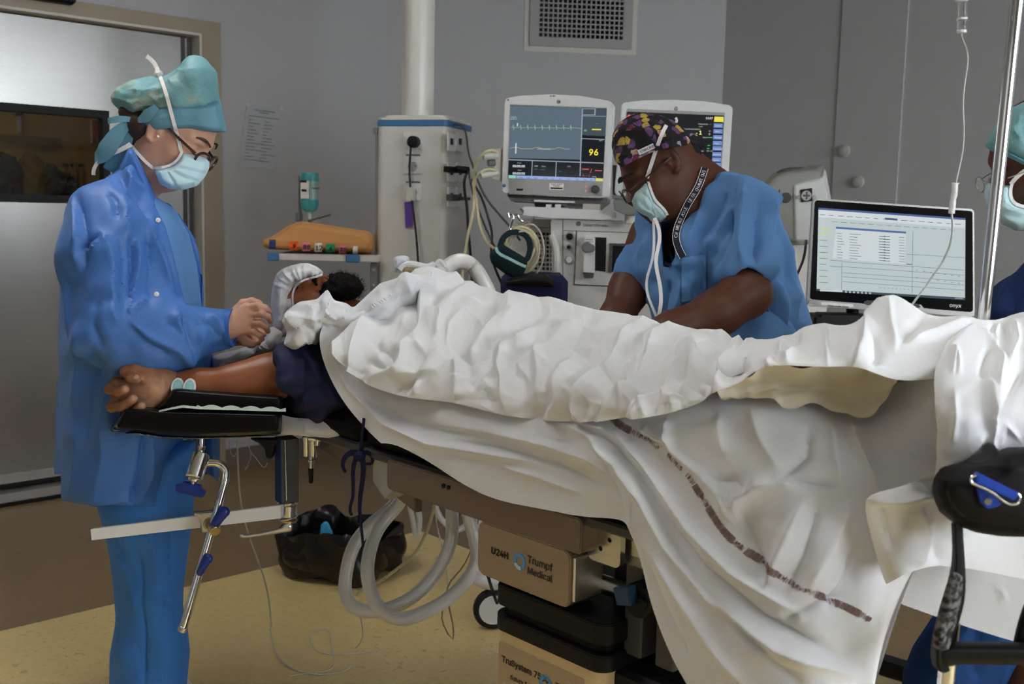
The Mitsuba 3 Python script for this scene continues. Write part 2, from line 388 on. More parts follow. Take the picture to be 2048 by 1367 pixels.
def tex_border(p, n, uv):
    a = fbm(p.x * 2.5 + 7, p.y * 2.5, 1.0); b = noise(p.x * 90, p.y * 90)
    return mix((0.190, 0.125, 0.056), (0.222, 0.148, 0.070), a) * (.95 + .1 * b)
mat('border_vinyl', mikit.proc(tex_border), .35, .45)
mat('cove_vinyl', srgb(112, 100, 92), .4, .4)
mat('ceiling_paint', (.42, .42, .41), .8, .2)
def tex_door(p, n, uv):
    g = noise(p.x * 7, p.z * 900, 4) * .5 + noise(p.x * 30, p.z * 2600, 9) * .5
    return mi.Color3f(.50, .495, .48) * (.9 + .16 * g)
scene['door_steel'] = {'type': 'twosided', 'bsdf': {'type': 'principled', 'base_color': mikit.proc(tex_door), 'metallic': .92, 'roughness': .27, 'specular': .5, 'anisotropic': 0.0}}
mat('frame_beige', srgb(158, 146, 128), .45, .4)
mat('black_rubber', (.010, .010, .011), .55, .25)
mat('black_plastic', (.008, .008, .009), .45, .18)
mat('black_gloss', (.006, .006, .007), .14, .35)
mat('black_matte', (.010, .010, .011), .8, .2)
mat('dark_grey', (.06, .06, .062), .5, .4)
mat('chrome', (.82, .82, .82), .10, .5, 1.0)
mat('steel', (.62, .62, .61), .24, .5, 1.0)
mat('aluminium', (.74, .74, .74), .36, .5, .85)
mat('brass', (.55, .42, .24), .25, .5, 1.0)
mat('white_plastic', srgb(214, 215, 214), .38, .45)
mat('cream_plastic', srgb(200, 198, 190), .42, .4)
mat('grey_plastic', srgb(158, 158, 156), .45, .4)
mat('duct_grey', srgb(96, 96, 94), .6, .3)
mat('mid_grey', srgb(112, 112, 112), .5, .4)
mat('cabinet_white', srgb(205, 204, 200), .36, .45)
mat('pole_white', srgb(214, 212, 204), .3, .5)
mat('blue_trim', srgb(66, 112, 160), .4, .4)
mat('blue_knob', srgb(20, 42, 120), .35, .5)
mat('blue_grip', srgb(36, 74, 180), .3, .5)
mat('purple_tag', srgb(96, 64, 150), .5, .4)
mat('notice_paper', srgb(178, 180, 184), .8, .2)
mat('notice_ink', srgb(118, 120, 124), .8, .2)
mat('paper_white', srgb(205, 207, 212), .8, .2)
mat('print_ink', srgb(96, 98, 104), .8, .2)
mat('ink_black', srgb(36, 32, 30), .7, .2)
mat('ink_brown', srgb(58, 46, 40), .6, .3)
mat('bronze_panel', srgb(152, 134, 118), .34, .5, .35)
mat('beige_panel', srgb(206, 182, 140), .35, .45)
mat('label_plate', srgb(168, 146, 116), .4, .4)
mat('logo_blue', srgb(84, 142, 196), .5, .4)
mat('logo_pale', srgb(170, 196, 214), .5, .4)
mat('skin_light', srgb(196, 146, 122), .45, .4, subsurface=0.0) if False else mat('skin_light', srgb(198, 148, 124), .45, .4)
mat('hose_clear', srgb(236, 235, 230), .25, .5)
mat('cable_cream', srgb(206, 198, 160), .45, .4)
mat('cable_black', (.012, .012, .013), .4, .5)
mat('cable_grey', srgb(200, 194, 180), .45, .4)
# ---------------------------------------------------------------- the room (room axes: X along the door wall, Y towards it)
DOOR_Y, RIGHT_X, WEST_X, SOUTH_Y, CEIL = 4.97, 5.24, -3.4, -3.2, 2.95
def room(name, mesh, bsdf, parent=None, kind='structure', smooth=False, **k):
    return obj(name, mesh, bsdf, parent, kind=None if parent else kind, view=False, smooth=smooth, **k)
def toroom(p): return np.asarray(p, float) @ V2W.T
cornerA = toroom(P(770, 300, 6.12)); cornerA[1] = DOOR_Y; ax_ = cornerA[0]
cornerB = toroom(P(1440, 300, 6.33)); RIGHT_X = cornerB[0]
fl = 0.0
# brown border along the walls, beige field inside; the colour joint was read off the floor
j0, j1 = toroom(FLOOR(0, 1262)), toroom(FLOOR(550, 1130)); JY = (j0[1] + j1[1]) / 2
j2 = toroom(FLOOR(1010, 1075)); 
def wedge(poly, z0, z1):
    v, f = slab(Polygon(poly), z1 - z0); v = v + [0, 0, (z0 + z1) / 2]; return v, f
BW = DOOR_Y - JY
room_poly = [(WEST_X, SOUTH_Y), (RIGHT_X, SOUTH_Y), (RIGHT_X, cornerB[1]), (cornerA[0], DOOR_Y), (WEST_X, DOOR_Y)]
outer = Polygon(room_poly); IX = toroom(FLOOR(838, 1060))[0]
inner = shapely.box(WEST_X + 1.0, SOUTH_Y + 1.0, IX, JY)
room('floor', slab(inner, .08), 'floor_vinyl'); 
scene['floor']['to_world'] = T().translate([0, 0, -.04])
k = room('floor_border', slab(outer.buffer(.3, join_style=2).difference(inner), .08), 'border_vinyl'); scene[k]['to_world'] = T().translate([0, 0, -.04])
print('border', BW, 'cornerA', cornerA, 'cornerB', cornerB, 'JY', JY)

# door wall with its opening
DX1 = toroom(P(408, 300, 5.2)); 
def on_y(x, y, Y):
    """Room point where the sight line through (x, y) meets the plane of room Y."""
    a = toroom(P(x, y, 1.0)); e = W(EYE); d = a - e; return e + d * ((Y - e[1]) / d[1])
def on_x(x, y, X):
    a = toroom(P(x, y, 1.0)); e = W(EYE); d = a - e; return e + d * ((X - e[0]) / d[0])
right = on_y(399, 68, DOOR_Y); out_r = on_y(438, 60, DOOR_Y)
print('door top right', right, out_r)
DOOR_R, DOOR_TOP, DOOR_L = right[0], right[2], right[0] - 2.3
t = .14
def wallbox(x0, x1, y0, y1, z0, z1): return box(((x0 + x1) / 2, (y0 + y1) / 2, (z0 + z1) / 2), (x1 - x0, y1 - y0, z1 - z0))
room('wall_left', [wallbox(WEST_X, DOOR_L, DOOR_Y, DOOR_Y + t, 0, CEIL), wallbox(DOOR_L, DOOR_R, DOOR_Y, DOOR_Y + t, DOOR_TOP, CEIL), wallbox(DOOR_R, cornerA[0] + .05, DOOR_Y, DOOR_Y + t, 0, CEIL)], 'wall_paint')
cd = unit(cornerB - cornerA * [1, 1, 0] - [0, 0, cornerB[2]]); clen = np.hypot(*(cornerB - cornerA)[:2]); cn = np.array([cd[1], -cd[0], 0])
if cn @ np.array([0, -1.0, 0]) < 0: cn = -cn
def corner_mesh(a, b, z0, z1, d0, d1):
    """A box on the corner panel: from a to b metres along it, d0..d1 proud of it."""
    m = np.eye(4); m[:3, 0], m[:3, 1], m[:3, 2] = cd, cn, [0, 0, 1]; m[:3, 3] = [cornerA[0], cornerA[1], 0]
    v, f = trimesh.creation.box(extents=(b - a, d1 - d0, z1 - z0)).vertices, trimesh.creation.box().faces
    v = np.array(v) + [(a + b) / 2, (d0 + d1) / 2, (z0 + z1) / 2]; f = np.array(f)
    if np.linalg.det(m[:3, :3]) < 0: f = f[:, ::-1]
    return xf((v, f), m)
room('wall_right', wallbox(RIGHT_X, RIGHT_X + t, SOUTH_Y, cornerB[1] + .08, 0, CEIL), 'wall_paint')
room('ceiling', wallbox(WEST_X, RIGHT_X + t, SOUTH_Y, DOOR_Y + 1.6, CEIL, CEIL + .1), 'ceiling_paint')
# walls behind the eye, each with a daylight window of frosted panes
def window_wall(wall, name, axis, at, lo, hi, w0, w1, z0, z1, power, panes):
    """A wall on room X (axis 0) or Y (axis 1) = at with a window from w0 to w1, z0 to z1: frame, mullions and glowing frosted panes."""
    def bx(a, b, y0, y1, c, d): return wallbox(y0, y1, a, b, c, d) if axis == 0 else wallbox(a, b, y0, y1, c, d)
    room(wall, [bx(lo, w0, at - t, at, 0, CEIL), bx(w1, hi, at - t, at, 0, CEIL), bx(w0, w1, at - t, at, 0, z0), bx(w0, w1, at - t, at, z1, CEIL)], 'wall_paint')
    f = .06; step = (w1 - w0) / panes
    k = room(name, [bx(w0, w1, at - .08, at + .01, z0, z0 + f), bx(w0, w1, at - .08, at + .01, z1 - f, z1)] + [bx(w0 + i * step - f / 2, w0 + i * step + f / 2, at - .08, at + .012, z0, z1) for i in range(panes + 1)], 'white_plastic')
    for i in range(panes):
        a, b = w0 + i * step + f / 2, w0 + (i + 1) * step - f / 2
        if axis == 0: v = np.array([[at - .05, a, z0 + f], [at - .05, b, z0 + f], [at - .05, b, z1 - f], [at - .05, a, z1 - f]])
        else: v = np.array([[b, at - .05, z0 + f], [a, at - .05, z0 + f], [a, at - .05, z1 - f], [b, at - .05, z1 - f]])
        room('pane', (v, np.array([[0, 1, 2], [0, 2, 3]])), 'white_plastic', k, emitter={'type': 'area', 'radiance': rgb(DAY * power)})
window_wall('wall_back', 'window_1', 0, WEST_X, SOUTH_Y, DOOR_Y, -2.6, .6, 1.15, 2.65, WINDOW_WEST, 4)
window_wall('wall_front', 'window_3', 1, SOUTH_Y, WEST_X, 3.75, .3, 3.65, 1.0, 2.75, WINDOW_TALL, 4)
window_wall('wall_front_right', 'window_2', 1, SOUTH_Y, 3.75, RIGHT_X, 3.85, 5.2, 2.43, 2.86, WINDOW_SOUTH, 2)

# recessed ceiling lamps over the room's near half
for i, (x, y) in enumerate(((.75, 2.7), (1.45, .45), (-1.2, -.4))):
    kl_ = thing('ceiling_lamp', f"square recessed ceiling lamp {('over the patient head end of the table', 'over the foot end of the table', 'behind the viewer')[i]}", 'lamp', 'ceiling lamps above the frame')
    obj('frame', [wallbox(x - .45, x + .45, y - .45, y - .40, CEIL - .03, CEIL), wallbox(x - .45, x + .45, y + .40, y + .45, CEIL - .03, CEIL), wallbox(x - .45, x - .40, y - .40, y + .40, CEIL - .03, CEIL), wallbox(x + .40, x + .45, y - .40, y + .40, CEIL - .03, CEIL)], 'white_plastic', kl_, view=False, smooth=False)
    obj('diffuser', (np.array([[x - .4, y - .4, CEIL - .02], [x - .4, y + .4, CEIL - .02], [x + .4, y + .4, CEIL - .02], [x + .4, y - .4, CEIL - .02]]), np.array([[0, 1, 2], [0, 2, 3]])), 'white_plastic', kl_, view=False, smooth=False, emitter={'type': 'area', 'radiance': rgb(np.array([1.0, .98, .95]) * CEIL_LAMP * (1, .36, .2)[i])})
# ---------------------------------------------------------------- sliding door, corridor behind its window, trims, vent
Yd = DOOR_Y + .05
bevel = .004
fw = .105
k = room('trim_1', [wallbox(DOOR_R, DOOR_R + fw, DOOR_Y - .018, DOOR_Y, 0, DOOR_TOP + fw * .62), wallbox(DOOR_L - fw, DOOR_L, DOOR_Y - .018, DOOR_Y, 0, DOOR_TOP + fw * .62), wallbox(DOOR_L - fw, DOOR_R + fw, DOOR_Y - .018, DOOR_Y, DOOR_TOP, DOOR_TOP + fw * .62)], 'frame_beige')
room('reveal', [wallbox(DOOR_R - .012, DOOR_R, DOOR_Y - .024, DOOR_Y + t, 0, DOOR_TOP), wallbox(DOOR_L, DOOR_R, DOOR_Y - .024, DOOR_Y + t, DOOR_TOP - .012, DOOR_TOP)], 'cream_plastic', k)
# the door leaf has a window opening
wt, wb = on_y(217, 222, Yd), on_y(208, 408, Yd)
WX1, WZ1, WZ0 = wt[0], wt[2], wb[2]; WX0 = WX1 - 1.0
dl, dr_, dt, db = DOOR_L, DOOR_R - .03, DOOR_TOP - .02, .085
k = room('door_1', [wallbox(dl, WX0, Yd, Yd + .045, db, dt), wallbox(WX1, dr_, Yd, Yd + .045, db, dt), wallbox(WX0, WX1, Yd, Yd + .045, db, WZ0), wallbox(WX0, WX1, Yd, Yd + .045, WZ1, dt)], 'door_steel')
fr = .036
room('window_frame', [wallbox(WX0 - .005, WX1 + .0, Yd - .008, Yd + .05, WZ1 - fr, WZ1), wallbox(WX0 - .005, WX1, Yd - .008, Yd + .05, WZ0, WZ0 + fr), wallbox(WX1 - fr * .9, WX1, Yd - .008, Yd + .05, WZ0, WZ1), wallbox(WX0 - .005, WX0 + fr, Yd - .008, Yd + .05, WZ0, WZ1)], 'black_rubber', k)
scene['pane_glass'] = {'type': 'thindielectric', 'int_ior': 1.5}
room('pane', (np.array([[WX0, Yd + .02, WZ0], [WX1, Yd + .02, WZ0], [WX1, Yd + .02, WZ1], [WX0, Yd + .02, WZ1]]), np.array([[0, 1, 2], [0, 2, 3]])), 'pane_glass', k)
room('edge_profile', [wallbox(dr_ - .045, dr_ - .025, Yd - .006, Yd, db, dt), wallbox(dr_ - .012, dr_, Yd - .010, Yd + .045, db, dt)], 'dark_grey', k)
room('bottom_rail', [wallbox(dl, dr_ - .05, Yd - .012, Yd + .04, .088, .128)], 'aluminium', k)
room('bottom_seal', [wallbox(dl, dr_, Yd - .008, Yd + .04, .066, .088)], 'black_rubber', k)
k = room('trim_2', [wallbox(DOOR_L, DOOR_R, DOOR_Y - .03, DOOR_Y + t, .018, .058)], 'aluminium')
room('seal', [wallbox(DOOR_L, DOOR_R, DOOR_Y - .035, DOOR_Y + t, 0, .018)], 'black_rubber', k)
# corridor beyond the door window
CW = DOOR_Y + 1.9
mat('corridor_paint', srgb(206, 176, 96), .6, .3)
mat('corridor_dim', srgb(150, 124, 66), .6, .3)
room('wall_corridor', wallbox(-2.2, 3.4, CW, CW + .1, 0, CEIL), 'corridor_paint')
room('wall_corridor_right', wallbox(3.3, 3.4, DOOR_Y + t, CW, 0, CEIL), 'corridor_paint')
room('wall_corridor_left', wallbox(-2.3, -2.2, DOOR_Y + t, CW, 0, CEIL), 'corridor_paint')
room('floor_corridor', wallbox(-2.3, 3.4, DOOR_Y + .02, CW, -.08, 0), 'border_vinyl')
def onC(x, y, Y=None): return on_y(x, y, CW if Y is None else Y)
# a shelf counter with dark bags, bottles and a red notice, all seen through the pane
cy = CW - .30
c0, c1 = onC(-40, 398, cy), onC(190, 380, cy)
cz = onC(60, 400, cy)[2]
kc = thing('counter', 'plain counter carrying dark bags behind the window of the steel sliding door', 'counter')
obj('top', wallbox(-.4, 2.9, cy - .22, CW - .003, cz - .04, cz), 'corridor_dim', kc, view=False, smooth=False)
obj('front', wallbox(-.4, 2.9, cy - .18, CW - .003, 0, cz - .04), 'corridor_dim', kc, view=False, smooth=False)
mat('bag_dark', (.030, .032, .028), .55, .3)
mat('bag_olive', srgb(120, 98, 40), .6, .3)
def lump(c, r, seed, h=.018, amp=.02):
    m = trimesh.creation.icosphere(4, 1.0); v = np.array(m.vertices)
    v = v * r * (1 + amp / min(r) * (meshkit.fbm(v * 2.3 + seed, 3, int(seed))[:, None] - .5) * 2)
    v[:, 2] = np.maximum(v[:, 2], -r[2] * .72) + r[2] * .72
    return v + c, np.array(m.faces)
for i, (x, dep, w, hh, mt, lb) in enumerate([(0, 0, .125, .15, 'bag_dark', 'large dark bag leftmost on the counter behind the door window'), (100, 0, .075, .12, 'bag_dark', 'dark bag right of the olive cloth behind the door window'), (130, 0, .055, .085, 'bag_dark', 'smallest dark bag at the right end of the pile behind the door window'), (58, 0, .085, .165, 'bag_olive', 'olive cloth bundle between dark bags behind the door window')]):
    q = onC(x, 380, cy); obj('bag', lump(np.array([q[0], cy - .04, cz]), np.array([w, .13, hh]), i * 3.1, amp=.03), mt, label=lb, cat='bag', view=False, smooth=60)
mat('bottle_amber', srgb(150, 128, 58), .3, .5)
for i, x in enumerate((154, 170, 186)):
    q = onC(x, 352, cy - .02); zt = onC(x, 329, cy - .02)[2]
    kb = thing('bottle', f"{('left', 'middle', 'right')[i]} bottle of the three dim bottles behind the door window", 'bottle', group='bottles behind the door window')
    obj('body', lathe([(0, cz), (.024, cz), (.026, cz + .02), (.026, zt - .05), (.016, zt - .025), (.016, zt - .012), (0, zt - .012)], frame((q[0], cy + .16, 0), (1, 0, 0), (0, 1, 0)), 20), 'bottle_amber', kb, view=False)
    obj('cap', lathe([(0, zt - .012), (.019, zt - .012), (.019, zt + .008), (0, zt + .008)], frame((q[0], cy + .16, 0), (1, 0, 0), (0, 1, 0)), 20), 'bag_dark', kb, view=False)
a, b = onC(180, 241, CW), onC(198, 286, CW)
kn = thing('notice_box', 'small red notice box on the yellow corridor wall behind the door window', 'sign')
mat('notice_red', srgb(190, 74, 44), .5, .4); mat('notice_dark', srgb(92, 60, 40), .5, .4)
obj('panel', wallbox(a[0], b[0], CW - .05, CW, b[2] + .03, a[2]), 'notice_red', kn, view=False, smooth=False)
obj('base', wallbox(a[0], b[0], CW - .05, CW, b[2], b[2] + .03), 'notice_dark', kn, view=False, smooth=False)
a, b = onC(33, 215, CW), onC(39, 265, CW)
kn = thing('wall_tube', 'pale vertical tube on the corridor wall, left in the door window', 'tube')
obj('tube', wallbox(a[0], b[0], CW - .04, CW, b[2], a[2] + .5), 'white_plastic', kn, view=False, smooth=False)
obj('clip', wallbox(a[0] - .01, b[0] + .01, CW - .045, CW, b[2] + .1, b[2] + .115), 'dark_grey', kn, view=False, smooth=False)
a, b = onC(-30, 276, CW), onC(120, 286, CW)
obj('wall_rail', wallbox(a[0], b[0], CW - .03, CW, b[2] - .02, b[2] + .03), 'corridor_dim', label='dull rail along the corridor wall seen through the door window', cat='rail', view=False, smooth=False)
lampk = thing('corridor_lamp', 'ceiling lamp lighting the corridor behind the steel door', 'lamp')
obj('housing', wallbox(.7, 1.9, DOOR_Y + .9, DOOR_Y + 1.1, CEIL - .07, CEIL - .01), 'white_plastic', lampk, view=False, smooth=False)
obj('diffuser', (np.array([[.72, DOOR_Y + .92, CEIL - .072], [.72, DOOR_Y + 1.08, CEIL - .072], [1.88, DOOR_Y + 1.08, CEIL - .072], [1.88, DOOR_Y + .92, CEIL - .072]]), np.array([[0, 1, 2], [0, 2, 3]])), 'white_plastic', lampk, view=False, smooth=False, emitter={'type': 'area', 'radiance': rgb(np.array([1, .86, .6]) * CORRIDOR)})
# dark flat box above the door
a = on_y(152, 10, DOOR_Y - .06)
kb = thing('wall_display', 'black flat box on the wall above the steel sliding door', 'display')
obj('case', box((a[0] - .45, DOOR_Y - .035, a[2] + .17), (.9, .07, .34), .012), 'black_plastic', kb, view=False)
obj('front', box((a[0] - .45, DOOR_Y - .071, a[2] + .17), (.86, .004, .30), .001), 'black_gloss', kb, view=False)
# cove skirting
bh = .105
def cove(name, m): room(name, m, 'cove_vinyl')
cove('baseboard_left', wallbox(DOOR_R + fw, cornerA[0], DOOR_Y - .012, DOOR_Y, 0, bh))
cove('baseboard_corner', corner_mesh(0, clen, 0, bh, 0, .012))
cove('baseboard_right', wallbox(RIGHT_X - .012, RIGHT_X, SOUTH_Y, cornerB[1], 0, bh))
# boxed chase on the right wall, two round caps
y0, y1 = on_x(1683, 100, RIGHT_X)[1], on_x(1813, 100, RIGHT_X)[1]
room('trim_3', wallbox(RIGHT_X - .014, RIGHT_X, min(y0, y1), max(y0, y1), 0, CEIL), 'wall_paint')
for i, (x, y) in enumerate(((1689, 302), (1717, 364))):
    q = on_x(x, y, RIGHT_X - .014)
    kk = thing('wall_stop', f"{('upper', 'lower')[i]} of two round white caps on the right wall", 'door stop', 'round caps on the right wall')
    m = frame(q, (0, 1, 0), (0, 0, 1)); m[:3, 2] = [-1, 0, 0]; m[:3, 0], m[:3, 1] = [0, 1, 0], [0, 0, -1]
    obj('dome', lathe([(0.030, 0), (.030, .012), (.028, .026), (.022, .034), (.012, .037), (0, .038)], m, 24), 'grey_plastic', kk, view=False, smooth=50)
    obj('ring', lathe([(.033, 0), (.033, .006), (.030, .008), (.030, 0)], m, 24), 'cream_plastic', kk, view=False)
# return-air grille on the corner panel
def on_c(x, y, d=0.0):
    a = toroom(P(x, y, 1.0)); e = W(EYE); dv = a - e; o = np.array([cornerA[0], cornerA[1], 0]) + cn * d
    q = e + dv * (((o - e) @ cn) / (dv @ cn)); return (q - o) @ cd, q[2]
va, vz = on_c(1058, 92); vb, _ = on_c(1262, 98); vzb = vz
holeL, hz0 = on_c(1076, 75); holeR, _ = on_c(1245, 82)
kv = thing('air_grille', 'square return air grille high on the grey corner wall above the patient monitors', 'air vent')
H = .62
obj('surround', [corner_mesh(va - .03, va, vzb - .03, vzb + H + .03, 0, .006), corner_mesh(vb, vb + .03, vzb - .03, vzb + H + .03, 0, .006), corner_mesh(va, vb, vzb - .03, vzb, 0, .006), corner_mesh(va, vb, vzb + H, vzb + H + .03, 0, .006)], 'cream_plastic', kv, view=False, smooth=False)
obj('frame', [corner_mesh(va, holeL, vzb, vzb + H, 0, .022), corner_mesh(holeR, vb, vzb, vzb + H, 0, .022), corner_mesh(holeL, holeR, vzb, hz0, 0, .022), corner_mesh(holeL, holeR, vzb + H - .05, vzb + H, 0, .022)], 'grey_plastic', kv, view=False, smooth=False)
ztv = vzb + H - .05
room('wall_corner', [corner_mesh(-.1, holeL, 0, CEIL, -t, 0), corner_mesh(holeR, clen + .1, 0, CEIL, -t, 0), corner_mesh(holeL, holeR, 0, hz0, -t, 0), corner_mesh(holeL, holeR, ztv, CEIL, -t, 0)], 'wall_paint')
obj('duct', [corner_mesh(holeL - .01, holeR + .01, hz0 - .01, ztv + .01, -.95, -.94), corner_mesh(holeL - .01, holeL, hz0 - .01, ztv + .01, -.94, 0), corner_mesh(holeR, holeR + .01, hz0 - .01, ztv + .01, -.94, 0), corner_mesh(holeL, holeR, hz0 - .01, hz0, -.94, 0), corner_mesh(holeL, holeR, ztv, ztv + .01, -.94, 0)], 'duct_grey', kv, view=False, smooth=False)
nx = 18; st = (holeR - holeL) / nx; nz = int((H - .05 - (hz0 - vzb)) / st); th = .0075
for i in range(nx + 1): obj('bar', corner_mesh(holeL + i * st - th / 2, holeL + i * st + th / 2, hz0, vzb + H - .05, .006, .019), 'grey_plastic', kv, view=False, smooth=False)
for j in range(nz + 1): obj('cross_bar', corner_mesh(holeL, holeR, hz0 + j * st - th / 2, hz0 + j * st + th / 2, .006, .017), 'grey_plastic', kv, view=False, smooth=False)
# printed sheet taped to the door wall
pc = [on_y(x, y, DOOR_Y) for x, y in ((493, 205), (561, 214), (552, 340), (478, 333))]
kp = thing('printed_notice', 'printed paper sheet taped to the grey wall right of the steel door', 'notice')
o = pc[3]; ex, ez = pc[2] - pc[3], pc[0] - pc[3]
def on_sheet(u0, u1, v0, v1, d0, d1):
    q = [o + ex * u + ez * w for u, w in ((u0, v0), (u1, v0), (u1, v1), (u0, v1))]
    v = np.array([p + [0, -d, 0] for d in (d0, d1) for p in q]); f = np.array([[0, 1, 2], [0, 2, 3], [4, 6, 5], [4, 7, 6], [0, 4, 5], [0, 5, 1], [1, 5, 6], [1, 6, 2], [2, 6, 7], [2, 7, 3], [3, 7, 4], [3, 4, 0]]); return v, f
obj('sheet', on_sheet(0, 1, 0, 1, .001, .0022), 'notice_paper', kp, view=False, smooth=False)
rg = np.random.default_rng(3); lines = []
lines += [on_sheet(.22, .78, .90, .915, .0022, .0028), on_sheet(.36, .62, .865, .88, .0022, .0028), on_sheet(.10, .92, .80, .812, .0022, .0028)]
for i in range(13):
    v = .74 - i * .052; lines.append(on_sheet(.10, .10 + .12 + .24 * rg.random() * (1 + (i > 6)), v, v + .012, .0022, .0028)); lines.append(on_sheet(.52, .52 + .08 + .32 * rg.random(), v - .006, v + .006, .0022, .0028))
obj('printing', lines, 'notice_ink', kp, view=False, smooth=False)
for u, w in ((.04, .97), (.96, .97)): obj('tape', on_sheet(u - .05, u + .05, w - .02, w + .03, .0023, .003), 'cream_plastic', kp, view=False, smooth=False)
# ---------------------------------------------------------------- people: shared builders
mat('skin_pale', srgb(196, 150, 128), .48, .35)
mat('skin_brown', srgb(128, 76, 50), .45, .4)
mat('skin_dark', srgb(82, 48, 34), .5, .28)
mat('skin_palm', srgb(176, 124, 100), .5, .35)
mat('hair_black', (.012, .009, .008), .55, .4)
mat('hair_brown', srgb(52, 36, 28), .5, .4)
def tex_gown(p, n, uv):
    g = noise(p.x * 420, p.y * 420, p.z * 420); a = fbm(p.x * 9, p.y * 9, p.z * 9)
    return mi.Color3f(.052, .150, .430) * (.88 + .14 * g + .12 * a)
mat('gown_blue', mikit.proc(tex_gown), .5, .35, sheen=.3)
mat('scrub_blue', srgb(90, 132, 182), .8, .25, sheen=.3)
mat('scrub_cobalt', srgb(58, 116, 190), .8, .25, sheen=.3)
mat('scrub_navy', srgb(20, 40, 84), .75, .25, sheen=.2)
mat('navy_cloth', srgb(24, 28, 60), .7, .3, sheen=.3)
mat('mask_aqua', srgb(196, 228, 238), .75, .25)
mat('mask_green', srgb(178, 208, 210), .75, .25)
mat('strap_white', srgb(226, 222, 220), .7, .25)
def tex_cap(p, n, uv):
    g = noise(p.x * 300, p.y * 300, p.z * 300); a = fbm(p.x * 24, p.y * 24, p.z * 24)
    y = smoothstep(.50, .72, fbm(p.x * 15 + 3, p.y * 15, p.z * 15))
    return mix(mix((.12, .28, .32), (.20, .40, .42), a), (.36, .42, .31), y * .8) * (.9 + .2 * g)
mat('cap_teal', mikit.proc(tex_cap), .55, .35)
mat('cap_band', srgb(98, 144, 162), .6, .3)
mat('glass_frame', (.03, .018, .014), .2, .5)
scene['lens_glass'] = {'type': 'thindielectric', 'int_ior': 1.5}
mat('pearl', srgb(230, 226, 220), .15, .6)

def PROJ(v):
    d = np.asarray(v) - EYE; w = d @ _c
    return np.stack([1024 + FPX * (d @ _r) / w, 683.5 - FPX * (d @ _u) / w], 1)
def s_puff(poly, f0, D, R, tilt=(0, 0), x0=None):
    """A solid with the outline poly (picture units) at distance f0, rounded to the half depth D (metres) over the rim width R; tilt: metres of depth per 100 units across and down."""
    poly = np.asarray(poly, float); pg = Polygon(poly).buffer(0)
    ring = np.vstack([poly, poly[:1]]); lo, hi = poly.min(0) - 60, poly.max(0) + 60; st = 2.0
    nx, ny = ((hi - lo) / st).astype(int) + 2
    X, Y = np.meshgrid(lo[0] + np.arange(nx) * st, lo[1] + np.arange(ny) * st, indexing='ij'); q = np.stack([X.ravel(), Y.ravel()], 1)
    sd = seg_dist(q, ring)[0] * np.where(shapely.contains_xy(pg, q[:, 0], q[:, 1]), 1, -1)
    from scipy.ndimage import map_coordinates, gaussian_filter
    S = gaussian_filter(sd.reshape(nx, ny), 1.0)
    cx = np.array(pg.centroid.coords[0]) if x0 is None else np.asarray(x0, float)
    def d(p):
        q = PROJ(p); m = f0 / FPX
        s = map_coordinates(S, ((q - lo) / st).T, order=1, mode='nearest') * m
        out = np.linalg.norm(np.maximum(np.maximum(lo - q, q - hi), 0), axis=1) * m
        s = s - out
        fc = f0 + tilt[0] * (q[:, 0] - cx[0]) / 100 + tilt[1] * (q[:, 1] - cx[1]) / 100
        Dq = D(q) if callable(D) else D
        k = np.sqrt(((p[:, 1] - fc) / Dq) ** 2 + np.maximum(1 - s / R, 0) ** 2)
        return (k - 1) * np.minimum(Dq, R)
    Dm = float(np.max(D(ring))) * 1.3 if callable(D) else D
    c = np.vstack([PP([(x, y, f) for x, y in (poly.min(0), poly.max(0), (poly[:, 0].min(), poly[:, 1].max()), (poly[:, 0].max(), poly[:, 1].min()))]) for f in (f0 - Dm - abs(tilt[0]) * 2 - abs(tilt[1]) * 3, f0 + Dm + abs(tilt[0]) * 2 + abs(tilt[1]) * 3)])
    d.bb = (c.min(0), c.max(0)); return d
def d_oval(xc, hw, D): return lambda q: D * np.sqrt(np.maximum(1 - ((q[:, 0] - xc) / hw) ** 2, .02))
def fold(mesh, ridges=(), crease=None, amp=0.0, size=60, seed=1, n=30, back=False, noise_amp=0.0, noise_freq=20):
    """Raises folds on the side of a mesh that looks towards the room's near end: ridges (picture units) and random creases of height amp (metres)."""
    v, f = mesh; v = np.array(v); nn = vnormals(v, f); q = PROJ(v)
    w = smooth01((((EYE - v) / np.linalg.norm(EYE - v, axis=1, keepdims=True)) * nn).sum(1), .02, .35)
    h = np.zeros(len(v))
    if len(ridges): h += ridge_height(q, ridges)
    if amp: h += amp * crumple(q, size, seed, n)
    h = h * w
    if noise_amp: h += noise_amp * (meshkit.fbm(v * noise_freq + 3.7, 3, seed) - .5) * 2
    return v + nn * h[:, None], f
def smooth01(x, a, b): t = np.clip((x - a) / (b - a), 0, 1); return t * t * (3 - 2 * t)
